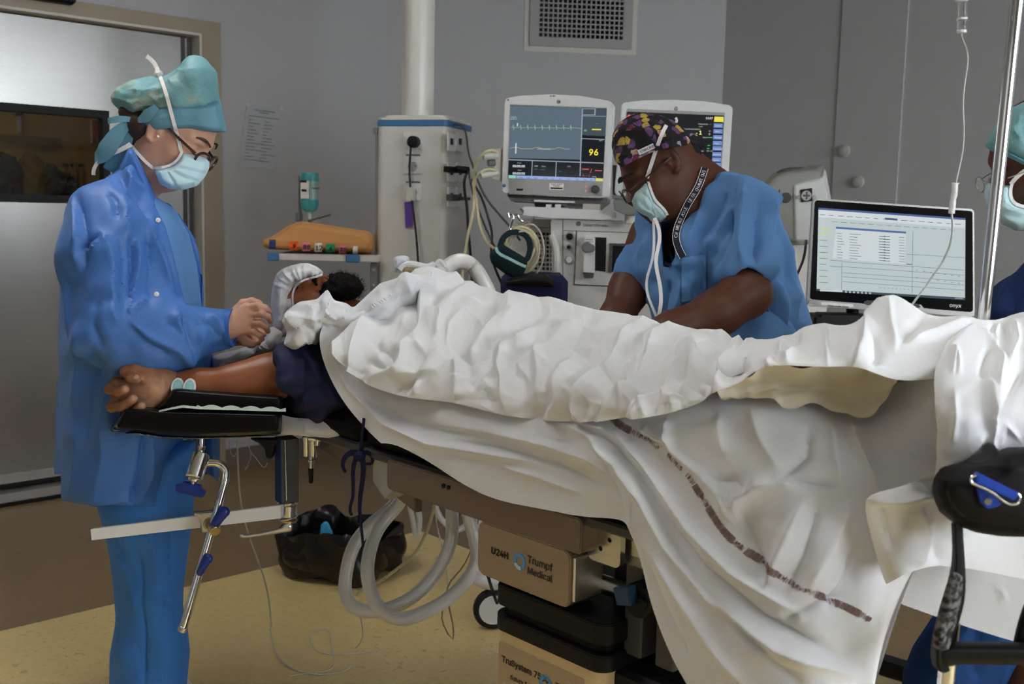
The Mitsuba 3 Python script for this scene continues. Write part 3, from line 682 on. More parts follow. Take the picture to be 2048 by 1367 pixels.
def head_parts(B, H, s=1.0, nose=1.0, jaw=1.0, ear=(0, 0), skull=(.008, .045, .098, .092)):
    """Adds a head to the body B; H: 4x4 with the axes face-forward, left, up and the origin between the ears."""
    R, o = H[:3, :3], H[:3, 3]
    g = lambda x, y, z: o + R @ (np.array([x, y, z]) * s)
    B.add(s_ell(g(skull[0], 0, skull[1]), np.array([skull[2], .076, skull[3]]) * s, R), .01)
    B.add(s_ell(g(.030, 0, -.012), np.array([.078, .066, .085]) * s, R), .03)
    B.add(s_ell(g(.045, 0, -.066), np.array([.052, .050, .050]) * s * jaw, R), .03)
    B.add(s_ell(g(.082, 0, -.096), np.array([.020, .022, .018]) * s, R), .03)
    for y in (-1, 1):
        B.add(s_cap(g(.100, .012 * y, .030), g(.082, .050 * y, .030), .010 * s, .009 * s), .018)
        B.add(s_ell(g(.066, .040 * y, -.022), np.array([.030, .026, .028]) * s, R), .022)
        B.cut(s_ell(g(.109, .032 * y, .007), np.array([.014, .018, .012]) * s, R), .012)
        B.add(s_ell(g(.087, .032 * y, .006), np.array([.0135, .015, .0125]) * s, R), .004)
        B.add(s_cap(g(.1005, .020 * y, .0005), g(.095, .044 * y, .002), .0026 * s), .003)
        eo = R @ (np.array([ear[0], 0, ear[1]]) * s)
        g0, g = g, (lambda x, y, z, g0=g: g0(x, y, z) + eo)
        B.add(s_ell(g(-.012, .076 * y, .004), np.array([.019, .0075, .031]) * s, R @ rot2(-.25 * y)), .008)
        B.cut(s_ell(g(-.006, .087 * y, .006), np.array([.010, .008, .019]) * s, R), .005)
        B.add(s_cap(g(-.010, .080 * y, -.024), g(-.006, .078 * y, -.026), .0075 * s), .006)
        B.add(s_cap(g(.001, .079 * y, -.002), g(.003, .077 * y, .006), .0045 * s), .004)
        g = g0
    B.add(s_cap(g(.100, 0, .022), g(.119, 0, -.018), .0085 * s, .0115 * s * nose), .012)
    for y in (-1, 1):
        B.add(s_ell(g(.108, .011 * y, -.022), np.array([.010, .0085, .008]) * s * nose, R), .008)
        B.cut(s_ell(g(.113, .0065 * y, -.031), np.array([.005, .0035, .004]) * s * nose, R), .003)
    B.add(s_ell(g(.098, 0, -.050), np.array([.014, .025, .0062]) * s, R), .007)
    B.add(s_ell(g(.096, 0, -.063), np.array([.014, .022, .0075]) * s, R), .006)
    B.cut(s_cap(g(.113, -.022, -.0565), g(.113, .022, -.0565), .0022 * s), .004)
    return B
def chain(B, pts, r, k=.006):
    r = np.interp(np.linspace(0, 1, len(pts)), np.linspace(0, 1, len(r)), r)
    for i in range(len(pts) - 1): B.add(s_cap(pts[i], pts[i + 1], r[i], r[i + 1]), k)
    return B
def hframe(o, fwd, up):
    f = unit(fwd); u = unit(np.asarray(up, float) - np.dot(up, f) * f); l = np.cross(u, f)
    m = np.eye(4); m[:3, 0], m[:3, 1], m[:3, 2], m[:3, 3] = f, l, u, o; return m
def nail(c, along, out, w=.0048, l=.006):
    """A finger nail: a small flattened dome."""
    m = np.eye(3); m[:, 0] = unit(along); m[:, 2] = unit(out - np.dot(out, m[:, 0]) * m[:, 0]); m[:, 1] = np.cross(m[:, 2], m[:, 0])
    s = trimesh.creation.icosphere(2, 1.0); v = np.array(s.vertices) * [l, w, .0016]
    return v @ m.T + c, np.array(s.faces)

def SNAP(pts, meshes, off=.004, r=5.0, n=None):
    """Lays a path (picture units) on the nearest surface among the meshes, off metres in front of it; points given with a third number keep their own distance."""
    pts = [list(p) for p in pts]; q2 = np.array([p[:2] for p in pts], float)
    n = n or 4 * len(pts)
    if len(q2) > 2:
        t = np.r_[0, np.cumsum(np.linalg.norm(np.diff(q2, axis=0), axis=1))]; qq = CubicSpline(t, q2)(np.linspace(0, t[-1], n))
    else: qq = q2[0] + (q2[1] - q2[0]) * np.linspace(0, 1, n)[:, None]
    best = np.full(len(qq), np.inf)
    for v, f in meshes:
        q = PROJ(v); tr = cKDTree(q)
        for i, idx in enumerate(tr.query_ball_point(qq, r)):
            if idx: best[i] = min(best[i], v[idx, 1].min())
    ok = np.isfinite(best); best = np.interp(np.arange(len(qq)), np.arange(len(qq))[ok], best[ok])
    from scipy.ndimage import gaussian_filter1d
    if len(best) > 6: best = np.minimum(best, gaussian_filter1d(best, 1.2, mode='nearest'))
    return PP(np.c_[qq, best - off])
# ---------------------------------------------------------------- the person at the patient's head: blue gown, teal cap, aqua mask
F1 = 2.62
def Q(x, y, d=0.0): return P(x, y, F1 + d)
w_ = thing('person', 'person in blue gown and teal cap standing at the patient\'s head', 'person')
H = hframe(Q(336, 262), (.81, -.13, -.54), (.55, 0, .82))
B = Body(); head_parts(B, H, .97, .9, ear=(.016, -.006))
B.add(s_cap(Q(318, 290, 0), Q(280, 368, .02), .050, .052), .03)
B.add(s_cap(Q(350, 330, 0), Q(325, 350, .0), .030, .038), .03)
head = B.mesh(.0034)
# near hand: back of the hand up, fingers bent towards the other hand
def finger(B, pts, r0, r1): chain(B, [Q(*p) for p in pts], [r0, r1], .004)
HN = Body()
dn = -.20
for (x, y) in ((494, 614), (499, 629), (497, 645), (489, 659)): HN.add(s_cap(Q(450, 652, dn), Q(x, y, dn - .004), .024, .0115), .012)
HN.add(s_cap(Q(430, 658, dn), Q(455, 653, dn), .026, .026), .02)
for pts in ([(494, 614, dn - .002), (517, 611, dn - .016), (530, 615, dn - .008), (539, 623, dn + .008)], [(499, 629, dn - .004), (523, 627, dn - .020), (535, 632, dn - .012), (541, 642, dn + .006)],
            [(497, 645, dn - .002), (520, 646, dn - .018), (531, 652, dn - .010), (536, 662, dn + .006)], [(489, 659, dn + .002), (509, 663, dn - .012), (519, 669, dn - .006), (524, 678, dn + .008)]):
    finger(HN, pts, .0088, .0066)
finger(HN, [(466, 628, dn + .012), (486, 607, dn + .018), (504, 602, dn + .02), (519, 606, dn + .022)], .0125, .0078)
HF = Body()
dfar = -.13
for (x, y) in ((498, 640), (500, 655), (496, 668), (488, 680)): HF.add(s_cap(Q(452, 668, dfar), Q(x, y, dfar), .026, .0135), .012)
for pts in ([(498, 640, dfar), (515, 640, dfar), (528, 650, dfar)], [(500, 655, dfar), (518, 660, dfar), (527, 668, dfar - .02)], [(496, 668, dfar), (512, 676, dfar - .01), (517, 684, dfar - .03)], [(488, 680, dfar), (500, 688, dfar - .01), (505, 690, dfar - .03)]):
    finger(HF, pts, .0098, .0076)
finger(HF, [(470, 664, dfar - .02), (490, 682, dfar - .035), (506, 688, dfar - .04)], .014, .0085)
arms = Body(); arms.add(s_cap(Q(212, 470, -.16), Q(220, 650, -.2), .045, .045), .02).add(s_cap(Q(220, 655, -.2), Q(440, 657, dn), .044, .026), .02).add(s_cap(Q(330, 640, .1), Q(452, 668, dfar), .04, .027), .02)
arms.add(s_cap(Q(262, 430, .14), Q(330, 640, .1), .055, .045), .02)
legs = Body()
for dx, dd in ((0, -.06), (14, .07)):
    hip = Q(262 + dx, 960, dd); kn = P(296 + dx, 1150, F1 + dd); an = np.array([kn[0] + .015, kn[1] + .02, .09])
    legs.add(s_cap(hip, kn, .050, .044), .03).add(s_cap(kn, an, .044, .036), .03).add(s_cap(an + [-.01, 0, -.045], an + [.10, -.02, -.05], .028, .022), .02)
obj('body', cat_mesh([head, relax(HN.mesh(.0026), 1), relax(HF.mesh(.0026), 1), arms.mesh(.010), legs.mesh(.012)]), 'skin_pale', w_, smooth=True)
obj('hair', relax(Body().add(s_ell(Q(296, 252, 0), [.045, .070, .045]), .02).add(s_cap(Q(290, 262, 0), Q(276, 290, .0), .034, .014), .03).add(s_ell(Q(262, 225, 0), [.03, .035, .02]), .02).mesh(.005), 2), 'hair_brown', w_, label='dark hair at the nape', smooth=True)
for y in (-1, 1):
    a = H @ np.array([.118, .016 * y, .030, 1]); b = H @ np.array([.108, .034 * y, .0385, 1]); c = H @ np.array([.092, .052 * y, .034, 1])
    obj('eyebrow', tube([a[:3], b[:3], c[:3]], [.0022, .0036, .0018], 14, 6), 'hair_brown', w_)
    a, b, c = (H @ np.array([x, yy * y, z, 1]) for x, yy, z in ((.1035, .019, -.001), (.104, .033, -.0045), (.094, .046, .000)))
    obj('eyelashes', tube([a[:3], b[:3], c[:3]], [.0009, .0014, .0009], 12, 5), 'hair_black', w_)
obj('earring', lathe([(0, 0), (.003, .001), (.004, .004), (.003, .007), (0, .008)], frame(SNAP([(317, 273), (317.5, 273)], [head], .003)[0], (1, 0, 0), (0, 0, 1)), 12), 'pearl', w_, label='small pearl earring', smooth=60)
# cap
crown = [(300, 232), (262, 236), (240, 222), (224, 206), (220, 192), (232, 176), (262, 160), (300, 152), (332, 151), (352, 138), (368, 126), (386, 121), (400, 127), (414, 146), (430, 172), (441, 200), (446, 222), (440, 240)]
B = Body().add(s_puff(crown, F1, d_oval(335, 118, .094), .05))
rg_ = [([(226, 196), (262, 206), (300, 200), (350, 190)], .006, 5), ([(250, 176), (290, 182), (330, 176), (372, 150)], .005, 5), ([(352, 140), (372, 152), (398, 150)], .004, 4), ([(235, 186), (262, 170), (310, 165)], -.004, 5),
       ([(262, 216), (300, 212), (330, 213)], .006, 4), ([(300, 190), (316, 205)], .004, 4), ([(380, 130), (385, 160), (400, 185)], .004, 6), ([(360, 165), (380, 178), (420, 180)], -.004, 6), ([(270, 165), (275, 185)], .003, 3), ([(340, 160), (350, 172), (360, 168)], .003, 3)]
capm = m = fold(B.mesh(.0042), rg_, amp=.0050, size=30, seed=4, n=90)
kc_ = obj('cap', m, 'cap_teal', w_, label='teal bouffant cap', smooth=40)
band = [(268, 236), (282, 222), (300, 213), (360, 205), (438, 201), (447, 230), (454, 264), (440, 265), (380, 263), (330, 264), (302, 263), (284, 252)]
bandm = fold(Body().add(s_puff(band, F1, d_oval(360, 101, .094), .016)).mesh(.0042), [([(275, 240), (320, 236), (380, 230)], .003, 7), ([(280, 248), (330, 250)], -.003, 5), ([(300, 222), (290, 236), (276, 243)], .005, 4)], amp=.002, size=40, seed=9, n=20)
obj('band', bandm, 'cap_band', kc_, smooth=50)
for pts, w in (([(276, 240, -.07), (300, 226, -.092), (313, 213, -.094)], [.012, .030, .016]), ([(272, 240, -.05), (250, 238, -.06), (216, 242, -.05)], [.01, .016, .014]), ([(270, 244, -.04), (240, 262, -.05), (212, 300, -.05), (190, 316, -.03)], [.012, .036, .044, .03]), ([(268, 246, -.03), (248, 290, -.04), (225, 345, -.02)], [.012, .040, .050])):
    obj('tie', ribbon([Q(*p) for p in pts], w, .0015, 24, facing=(.2, -1, .15)), 'cap_band', kc_, smooth=60)
# mask
mask = [(362, 301), (385, 307), (408, 314), (420, 320), (418, 338), (409, 355), (394, 372), (366, 380), (338, 378), (318, 368), (311, 352), (305, 336), (322, 334), (342, 330), (354, 318)]
rg_ = [([(352, 334), (385, 342), (412, 348)], -.004, 3), ([(344, 342), (370, 356), (395, 362)], -.004, 3), ([(334, 342), (345, 362), (352, 374)], -.004, 3), ([(356, 330), (388, 335), (415, 340)], .003, 4), ([(348, 338), (376, 350), (400, 356)], .003, 4), ([(338, 344), (356, 364)], .003, 4)]
maskm = fold(Body().add(s_puff(mask, F1 - .006, d_oval(335, 92, .086), .016)).mesh(.0032), rg_)
km = obj('mask', maskm, 'mask_aqua', w_, label='pleated aqua face mask', smooth=40)
obj('edging', ribbon(SNAP([(364, 302), (352, 322), (338, 331), (318, 335), (306, 336)], [maskm, head], .002), .006, .002, 30), 'strap_white', km)
for pts, w, onto in (([(362, 302), (356, 276), (345, 235), (330, 180), (318, 148)], .0085, [capm, bandm, head]), ([(306, 336), (290, 322), (270, 300), (258, 286)], .0075, [head]),):
    obj('strap', ribbon(SNAP(pts, onto, .003), w, .0012, 40, facing=(.1, -1, .1)), 'strap_white', km, smooth=60)
for pts, w in (([(316, 146, -.06), (305, 122, -.05), (293, 112, -.05)], .010), ([(262, 288, -.05), (240, 300, -.05), (205, 318, -.04), (192, 330, -.035), (187, 350, -.03)], [.012, .010, .008, .009])):
    obj('strap', ribbon([Q(*p) for p in pts], w, .0012, 30, facing=(.1, -1, .1)), 'strap_white', km, smooth=60)
obj('knot', relax(Body().add(s_ell(SNAP([(317, 148), (318, 150)], [capm], .004)[0], [.011, .010, .011])).mesh(.003), 1), 'strap_white', km, smooth=True)
# glasses: frames follow the face
kg = obj('glasses', [], None, w_) if False else f'{w_}__glasses'
def lensring(y, rx, rz, dz=-.006):
    pts = []
    for a in np.linspace(0, 2 * np.pi, 25)[:-1]:
        yy = y + rx * math.cos(a); pts.append((H @ np.array([.128 - .25 * abs(yy) ** 1.2, yy, dz + rz * math.sin(a) + .002 * math.cos(2 * a), 1]))[:3])
    return np.array(pts)
rings = [lensring(.032 * y, .026, .0205) for y in (-1, 1)]
fr_ = [tube(np.vstack([r, r[:1]]), .0034, 60, 6) for r in rings]
fr_.append(tube([(H @ np.array(q))[:3] for q in ((.128, -.008, -.012, 1), (.131, 0, -.010, 1), (.128, .008, -.012, 1))], .0022, 10, 6))
for y in (-1, 1): fr_.append(ribbon([(H @ np.array(q))[:3] for q in ((.112, .056 * y, .002, 1), (.07, .077 * y, .011, 1), (.02, .082 * y, .02, 1))], .006, .003, 12, facing=H[:3, 1] * -y))
obj('glasses', cat_mesh(fr_), 'glass_frame', w_, label='dark-rimmed glasses', smooth=50)
for r in rings:
    c = r.mean(0); v = np.vstack([r, c]); n_ = len(r); obj('lens', (v, np.array([[i, (i + 1) % n_, n_] for i in range(n_)])), 'lens_glass', kg, smooth=False)
# scrub trousers and shirt under the gown
tr = Body()
tr.add(s_puff([(200, 880), (392, 880), (388, 1010), (378, 1090), (367, 1180), (366, 1215), (376, 1262), (380, 1300), (374, 1367), (368, 1460), (356, 1700), (250, 1700), (224, 1460), (218, 1367), (219, 1310), (228, 1262), (231, 1235), (226, 1170), (218, 1110), (204, 1050), (190, 1000)], F1 + .0, .15, .085), .02)
rg_ = [([(272, 1080), (280, 1180), (284, 1260), (284, 1367), (284, 1500)], -.013, 5, 8), ([(240, 1110), (262, 1170), (280, 1225)], .013, 12), ([(320, 1195), (345, 1215), (355, 1245)], -.009, 6), ([(305, 1190), (335, 1196), (362, 1230)], .010, 10), ([(222, 1050), (250, 1120), (275, 1200)], -.008, 8), ([(300, 1040), (310, 1110), (312, 1160)], .008, 9), ([(340, 1020), (345, 1090), (340, 1160)], -.006, 9), ([(268, 1290), (278, 1340)], -.008, 5), ([(250, 1280), (240, 1367)], .006, 14), ([(330, 1270), (326, 1367)], .007, 18)]
obj('trousers', fold(tr.mesh(.007, lo=[-9, -9, .12]), rg_, amp=.004, size=60, seed=12, n=40), 'scrub_cobalt', w_, label='cobalt scrub trousers', smooth=50)
for dx in (0, .0):
    pass
sh = Body()
sh.add(s_puff([(268, 372), (318, 396), (352, 420), (378, 468), (394, 530), (401, 590), (408, 650), (408, 760), (300, 800), (180, 700), (190, 480), (230, 390)], F1 + .0, .14, .10), .02)
rg_ = [([(330, 470), (345, 520), (362, 600)], .006, 8), ([(350, 460), (372, 540), (385, 610)], -.005, 7)]
shm = fold(sh.mesh(.007), rg_, amp=.003, size=50, seed=3, n=20)
ks = obj('shirt', shm, 'scrub_blue', w_, label='paler blue scrub shirt in the gown opening', smooth=50)
# gown
torso = [(262, 312), (240, 334), (205, 360), (165, 384), (140, 410), (128, 450), (121, 520), (118, 600), (116, 700), (118, 800), (121, 900), (122, 985), (122, 1100), (330, 1100), (338, 1018), (345, 960), (352, 900), (425, 780), (420, 700), (414, 640), (412, 560), (404, 510), (390, 468), (366, 430), (345, 404), (322, 394), (300, 370), (282, 330)]
hem_y = np.array([(110, 996), (150, 1006), (290, 1012), (340, 1020), (600, 1020)], float)
G = Body(); G.add(s_puff(torso, F1, .215, .13), .03)
G.add(s_cap(Q(208, 440, -.13), Q(206, 520, -.19), .085, .092), .06)
G.add(s_cap(Q(206, 520, -.19), Q(232, 640, -.225), .092, .096), .05)
G.add(s_cap(Q(228, 640, -.23), Q(330, 668, -.235), .094, .074), .05)
G.add(s_cap(Q(330, 668, -.235), Q(452, 658, -.205), .074, .046), .04)
# opening: cut the near half in front of the lapel edge, and the neck hole
near = [(286, 310), (292, 372), (312, 416), (330, 450), (344, 500), (358, 556), (372, 612), (420, 612), (470, 560), (440, 440), (380, 380), (330, 300)]
def s_near(poly, f1):
    pg = s_puff(poly, 2.5, 3.0, .004)
    def d(p): return np.maximum(pg(p), p[:, 1] - f1)
    d.bb = (Q(*poly[0])[None] .min(0) - 3, Q(*poly[0]) + 3); return d
G.cut(s_near(near, F1 + .06), .006)

def cufc(p): return -((p - Q(466, 655, -.205)) @ np.array([-1, 0, .0]))     # the sleeve ends flat at the cuff
rg_ = [([(150, 392), (152, 460), (148, 540)], .012, 9), ([(158, 400), (170, 470), (165, 540)], -.012, 9), ([(180, 500), (196, 480), (214, 470)], .010, 9), ([(145, 500), (175, 480), (205, 470)], -.010, 6),
       ([(262, 470), (266, 530), (258, 600)], -.016, 6, 12), ([(280, 480), (276, 540), (262, 604), (258, 628)], .013, 8), ([(300, 470), (302, 540), (296, 600)], -.014, 5, 9), ([(296, 600), (300, 560), (304, 520)], .008, 6),
       ([(258, 628), (272, 616), (290, 596)], .012, 6), ([(255, 640), (300, 676), (360, 700), (375, 726)], .012, 9), ([(260, 650), (300, 690), (340, 712)], -.011, 8), ([(375, 726), (378, 690), (366, 650), (356, 618)], .011, 7, 12), ([(378, 726), (400, 690), (410, 660)], .010, 9), ([(380, 700), (372, 664), (364, 630)], -.012, 6),
       ([(420, 625), (440, 640), (450, 670)], .006, 8), ([(330, 640), (350, 650), (366, 672)], -.008, 8), ([(392, 640), (420, 650), (440, 680)], -.006, 7), ([(195, 600), (190, 650), (210, 690)], -.010, 10), ([(232, 580), (228, 620), (240, 650)], .008, 9), ([(214, 480), (226, 540), (224, 600)], .010, 14), ([(240, 470), (246, 540), (240, 600)], -.008, 8),
       ([(150, 640), (160, 720), (148, 820)], .010, 14), ([(190, 690), (180, 780), (170, 880)], -.010, 12), ([(230, 720), (215, 800), (206, 900), (190, 1000)], .010, 14), ([(290, 870), (284, 940), (268, 1002)], -.016, 6, 11), ([(300, 880), (300, 950), (280, 1008)], .014, 9), ([(160, 860), (150, 930), (140, 1000)], .008, 12), ([(322, 890), (318, 960), (310, 1015)], .006, 9),
       ([(246, 330), (268, 360), (296, 380), (312, 420)], .010, 7), ([(236, 342), (252, 376), (280, 396), (300, 440)], -.010, 5), ([(300, 440), (330, 520), (350, 600)], .007, 6), ([(256, 400), (250, 440), (262, 480)], .006, 7), ([(214, 385), (232, 405), (236, 440)], -.007, 7), ([(318, 452), (340, 520), (358, 590)], -.006, 5)]
def gclip(p):
    q = PROJ(p); return np.maximum(cufc(p), (q[:, 1] - np.interp(q[:, 0], hem_y[:, 0], hem_y[:, 1])) * F1 / FPX)
gm = fold(G.mesh(.0062, clip=gclip), [(l[0], l[1] * 1.3, *l[2:]) for l in rg_], amp=.008, size=62, seed=21, n=80)
kgw = obj('gown', gm, 'gown_blue', w_, label='blue non-woven gown', smooth=50)
mat('gown_cuff', (.03, .115, .40), .6, .3)
obj('cuff_opening', lathe([(.044, 0), (.044, -.012), (.036, -.012), (.036, .0), (.044, 0)], zto(Q(466, 655, -.205), Q(500, 655, -.205)), 24), 'gown_cuff', kgw)
for x, y, d in ((316, 440, -.186), (331, 434, -.17), (313, 588, -.172), (388, 570, -.06)):
    c = SNAP([(x, y), (x + .5, y)], [gm], .001)[0]; obj('snap_button', lathe([(0, 0), (.0058, 0), (.0058, .002), (.004, .003), (0, .0032)], zto(c, EYE), 14), 'white_plastic', kgw)
# far front panel of the gown and the near flap hanging at the hem
obj('front_panel', cloth([[(398, 700, F1 + .10), (418, 705, F1 + .06), (428, 712, F1 + .10)], [(396, 800, F1 + .10), (424, 800, F1 + .06), (436, 806, F1 + .1)], [(396, 890, F1 + .11), (424, 890, F1 + .06), (440, 890, F1 + .1)], [(412, 945, F1 + .12), (428, 955, F1 + .07), (436, 966, F1 + .1)]], 24, 12)[:2], 'gown_blue', kgw, smooth=True)
col = [(256, 293), (268, 297), (286, 330), (302, 368), (316, 404), (322, 430), (306, 424), (276, 392), (246, 356), (236, 338)]
obj('collar', fold(Body().add(s_puff(col, F1, d_oval(262, 78, .092), .012)).mesh(.0045), [([(262, 310), (282, 350), (304, 400)], .003, 6)]), 'gown_blue', kgw, smooth=50)
obj('back_panel', cloth([[(128, 760, F1 + .04), (122, 760, F1 + .08), (114, 760, F1 + .12)], [(124, 860, F1 + .04), (118, 860, F1 + .08), (110, 860, F1 + .13)], [(126, 945, F1 + .04), (116, 948, F1 + .08), (108, 948, F1 + .13)]], 16, 10)[:2], 'gown_blue', kgw, smooth=True)
kk = None
for i, dd in enumerate((-.06, .07)):
    c = P(296 + 14 * i, 1150, F1 + dd); c = np.array([c[0] + .015, c[1] + .02, 0])
    obj('shoe', relax(Body().add(s_cap(c + [-.05, 0, .042], c + [.13, -.02, .036], .046, .038), .02).add(s_cap(c + [-.02, 0, .06], c + [.02, 0, .07], .045), .03).mesh(.008, lo=[-9, -9, 0.002]), 1), 'white_plastic', w_, smooth=60)
# ---------------------------------------------------------------- the person bending over the patient behind the table
F2 = 2.62
def Q(x, y, d=0.0): return P(x, y, F2 + d)
w_ = thing('person', 'person in a blue scrub top and dark flowered cap bending over the draped patient', 'person')
H = hframe(Q(1336, 333), (-.82, -.06, -.55), (-.56, 0, .82))
B = Body(); head_parts(B, H, .99, 1.15, ear=(.010, .010), skull=(.014, .042, .090, .088))
B.add(s_cap(Q(1335, 330, .02), Q(1408, 388, .05), .072, .078), .03)
B.add(s_cap(Q(1350, 395, .0), Q(1420, 420, .04), .055, .075), .04)
B.add(s_cap(Q(1310, 395, .0), Q(1385, 410, .0), .045, .06), .04)
head = B.mesh(.0036)
A = Body()
# near arm out of the sleeve, forearm down to the left behind the drape; far arm
chain(A, [Q(1490, 505, -.08), Q(1492, 585, -.18), Q(1440, 622, -.22), Q(1345, 662, -.25), Q(1280, 690, -.26)], [.040, .056, .050, .042, .034], .03)
chain(A, [Q(1300, 470, .12), Q(1258, 580, .06), Q(1232, 640, .0), Q(1240, 690, -.05)], [.055, .048, .042, .036], .03)
A.add(s_cap(Q(1390, 440, .03), Q(1480, 640, .06), .085, .10), .05)
for dd in (-.10, .10):
    hip = P(1500, 700, F2 + .05 + dd); A.add(s_cap(hip, np.array([hip[0] + .03, hip[1], .48]), .075, .055), .04).add(s_cap(np.array([hip[0] + .03, hip[1], .48]), np.array([hip[0] + .05, hip[1] + .02, .09]), .055, .038), .03)
hands = Body()
for (hx, hy, hd, sg) in ((1262, 694, -.27, 1), (1246, 700, -.06, -1)):
    o = Q(hx, hy, hd)
    for j in range(4):
        b0 = o + np.array([-.06, .012 - .0 * j, -.02]) + np.array([0, (j - 1.5) * .02, -.006 * abs(j - 1.5)])
        hands.add(s_cap(o, b0, .024, .012), .012); chain(hands, [b0, b0 + [-.035, 0, -.02], b0 + [-.045, 0, -.05]], [.010, .0085, .0075], .004)
    chain(hands, [o + [-.01, -.03 * sg, -.01], o + [-.05, -.045 * sg, -.03], o + [-.075, -.04 * sg, -.045]], [.014, .011, .009], .006)
obj('body', cat_mesh([head, relax(A.mesh(.009), 1), hands.mesh(.004)]), 'skin_dark', w_, smooth=True)
# face details
for y in (-1, 1):
    a, b, c = (H @ np.array([x * 1.04, yy * y, z, 1]) for x, yy, z in ((.116, .016, .031), (.107, .034, .038), (.092, .052, .034)))
    obj('eyebrow', tube([a[:3], b[:3], c[:3]], [.0026, .004, .002], 14, 6), 'hair_black', w_)
# cap with a flower print
def tex_print(p, n, uv):
    w = 0.25 * (fbm(p.x * 26, p.y * 26, p.z * 26) - .5)
    u, v = (p.x * .73 - p.y * .68) * 58 + w * 6, p.z * 60 + (p.y * .73 + p.x * .68) * 20 - w * 5
    d1, d2, r = voronoi(u, v)
    pet = smoothstep(.54, .40, d1 * (1 + .5 * (noise(u * 5, v * 5) - .5)))
    c = mix((.012, .010, .012), (.11, .05, .13), smoothstep(.34, .38, r) * pet)
    c = mix(c, (.38, .27, .05), smoothstep(.62, .65, r) * pet)
    c = mix(c, (.42, .28, .22), smoothstep(.74, .77, r) * pet)
    c = mix(c, (.10, .012, .05), smoothstep(.84, .87, r) * pet)
    c = mix(c, (.26, .24, .34), smoothstep(.94, .96, r) * pet)
    return c * (.75 + .5 * noise(u * 9, v * 9))
mat('flower_print', mikit.proc(tex_print), .75, .25)
capo = [(1223, 292), (1225, 268), (1236, 247), (1254, 234), (1278, 226), (1302, 226), (1326, 232), (1346, 241), (1362, 251), (1376, 264), (1384, 280), (1376, 290), (1345, 290), (1320, 294), (1300, 305), (1278, 316), (1256, 326), (1238, 332), (1230, 322)]
capm = fold(Body().add(s_puff(capo, F2 - .005, d_oval(1305, 104, .102), .022)).mesh(.0042), [([(1232, 300), (1270, 285), (1330, 270), (1368, 268)], .004, 6), ([(1250, 245), (1290, 250), (1330, 248)], -.004, 5), ([(1240, 262), (1290, 262), (1345, 262)], .003, 5), ([(1290, 234), (1310, 250), (1318, 270)], .003, 4)], amp=.0035, size=30, seed=31, n=40)
kcap = obj('cap', capm, 'flower_print', w_, label='dark flower-print scrub cap', smooth=50)
obj('band', ribbon(SNAP([(1240, 326), (1262, 315), (1290, 301), (1320, 290), (1348, 285), (1372, 281)], [capm, head], .001), .020, .004, 36, facing=(-.1, -1, .1)), 'flower_print', kcap, smooth=50)
for pts, w in (([(1372, 272, -.02), (1386, 276, -.02), (1400, 288, -.01), (1404, 298, 0)], [.012, .024, .018, .012]), ([(1370, 282, -.02), (1380, 292, -.02), (1392, 300, -.02), (1398, 310, -.01)], [.010, .018, .022, .012])):
    obj('tie', ribbon([Q(*p) for p in pts], w, .0015, 20, facing=(0, -1, .2)), 'flower_print', kcap, smooth=50)
lp = SNAP([(1277, 305.5), (1308, 291)], [capm, head], .005); o, ex = lp[0], lp[-1] - lp[0]
ml = hframe(o, ex, (0.5, -.1, .85)); fr4 = np.eye(4); fr4[:3, 0] = unit(ex); zz = unit(EYE - o); zz = unit(zz - (zz @ fr4[:3, 0]) * fr4[:3, 0]); fr4[:3, 2] = zz; fr4[:3, 1] = np.cross(zz, fr4[:3, 0]); fr4[:3, 3] = o
lw = np.linalg.norm(ex)
kl = obj('label', xf(box((lw / 2, 0, .001), (lw, .0125, .002), .0005), fr4), 'paper_white', kcap, label='small white woven label')
f5 = fr4.copy(); f5[:3, 3] = o + fr4[:3, 0] * .004 - fr4[:3, 1] * .003 + fr4[:3, 2] * .002
obj('lettering', lettering('checkee', .0075, f5, depth=.0006), 'ink_black', kl, smooth=False)
# glasses
rings = []
for y in (-1, 1):
    pts = [(H @ np.array([.133 - .25 * abs(.031 * y + .024 * math.cos(a)) ** 1.2, .031 * y + .024 * math.cos(a), -.004 + .017 * math.sin(a), 1]))[:3] for a in np.linspace(0, 2 * np.pi, 21)[:-1]]; rings.append(np.array(pts))
fr_ = [tube(np.vstack([r, r[:1]]), .0018, 50, 6) for r in rings] + [tube([(H @ np.array(q))[:3] for q in ((.131, -.008, .001, 1), (.134, 0, .003, 1), (.131, .008, .001, 1))], .0018, 8, 6)]
for y in (-1, 1): fr_.append(ribbon([(H @ np.array(q))[:3] for q in ((.118, .056 * y, .004, 1), (.07, .081 * y, .010, 1), (.0, .086 * y, .018, 1))], .004, .002, 12, facing=H[:3, 1] * -y))
kg = obj('glasses', cat_mesh(fr_), 'glass_frame', w_, label='thin dark glasses', smooth=50)
for r in rings:
    n_ = len(r); obj('lens', (np.vstack([r, r.mean(0)]), np.array([[i, (i + 1) % n_, n_] for i in range(n_)])), 'lens_glass', kg, smooth=False)
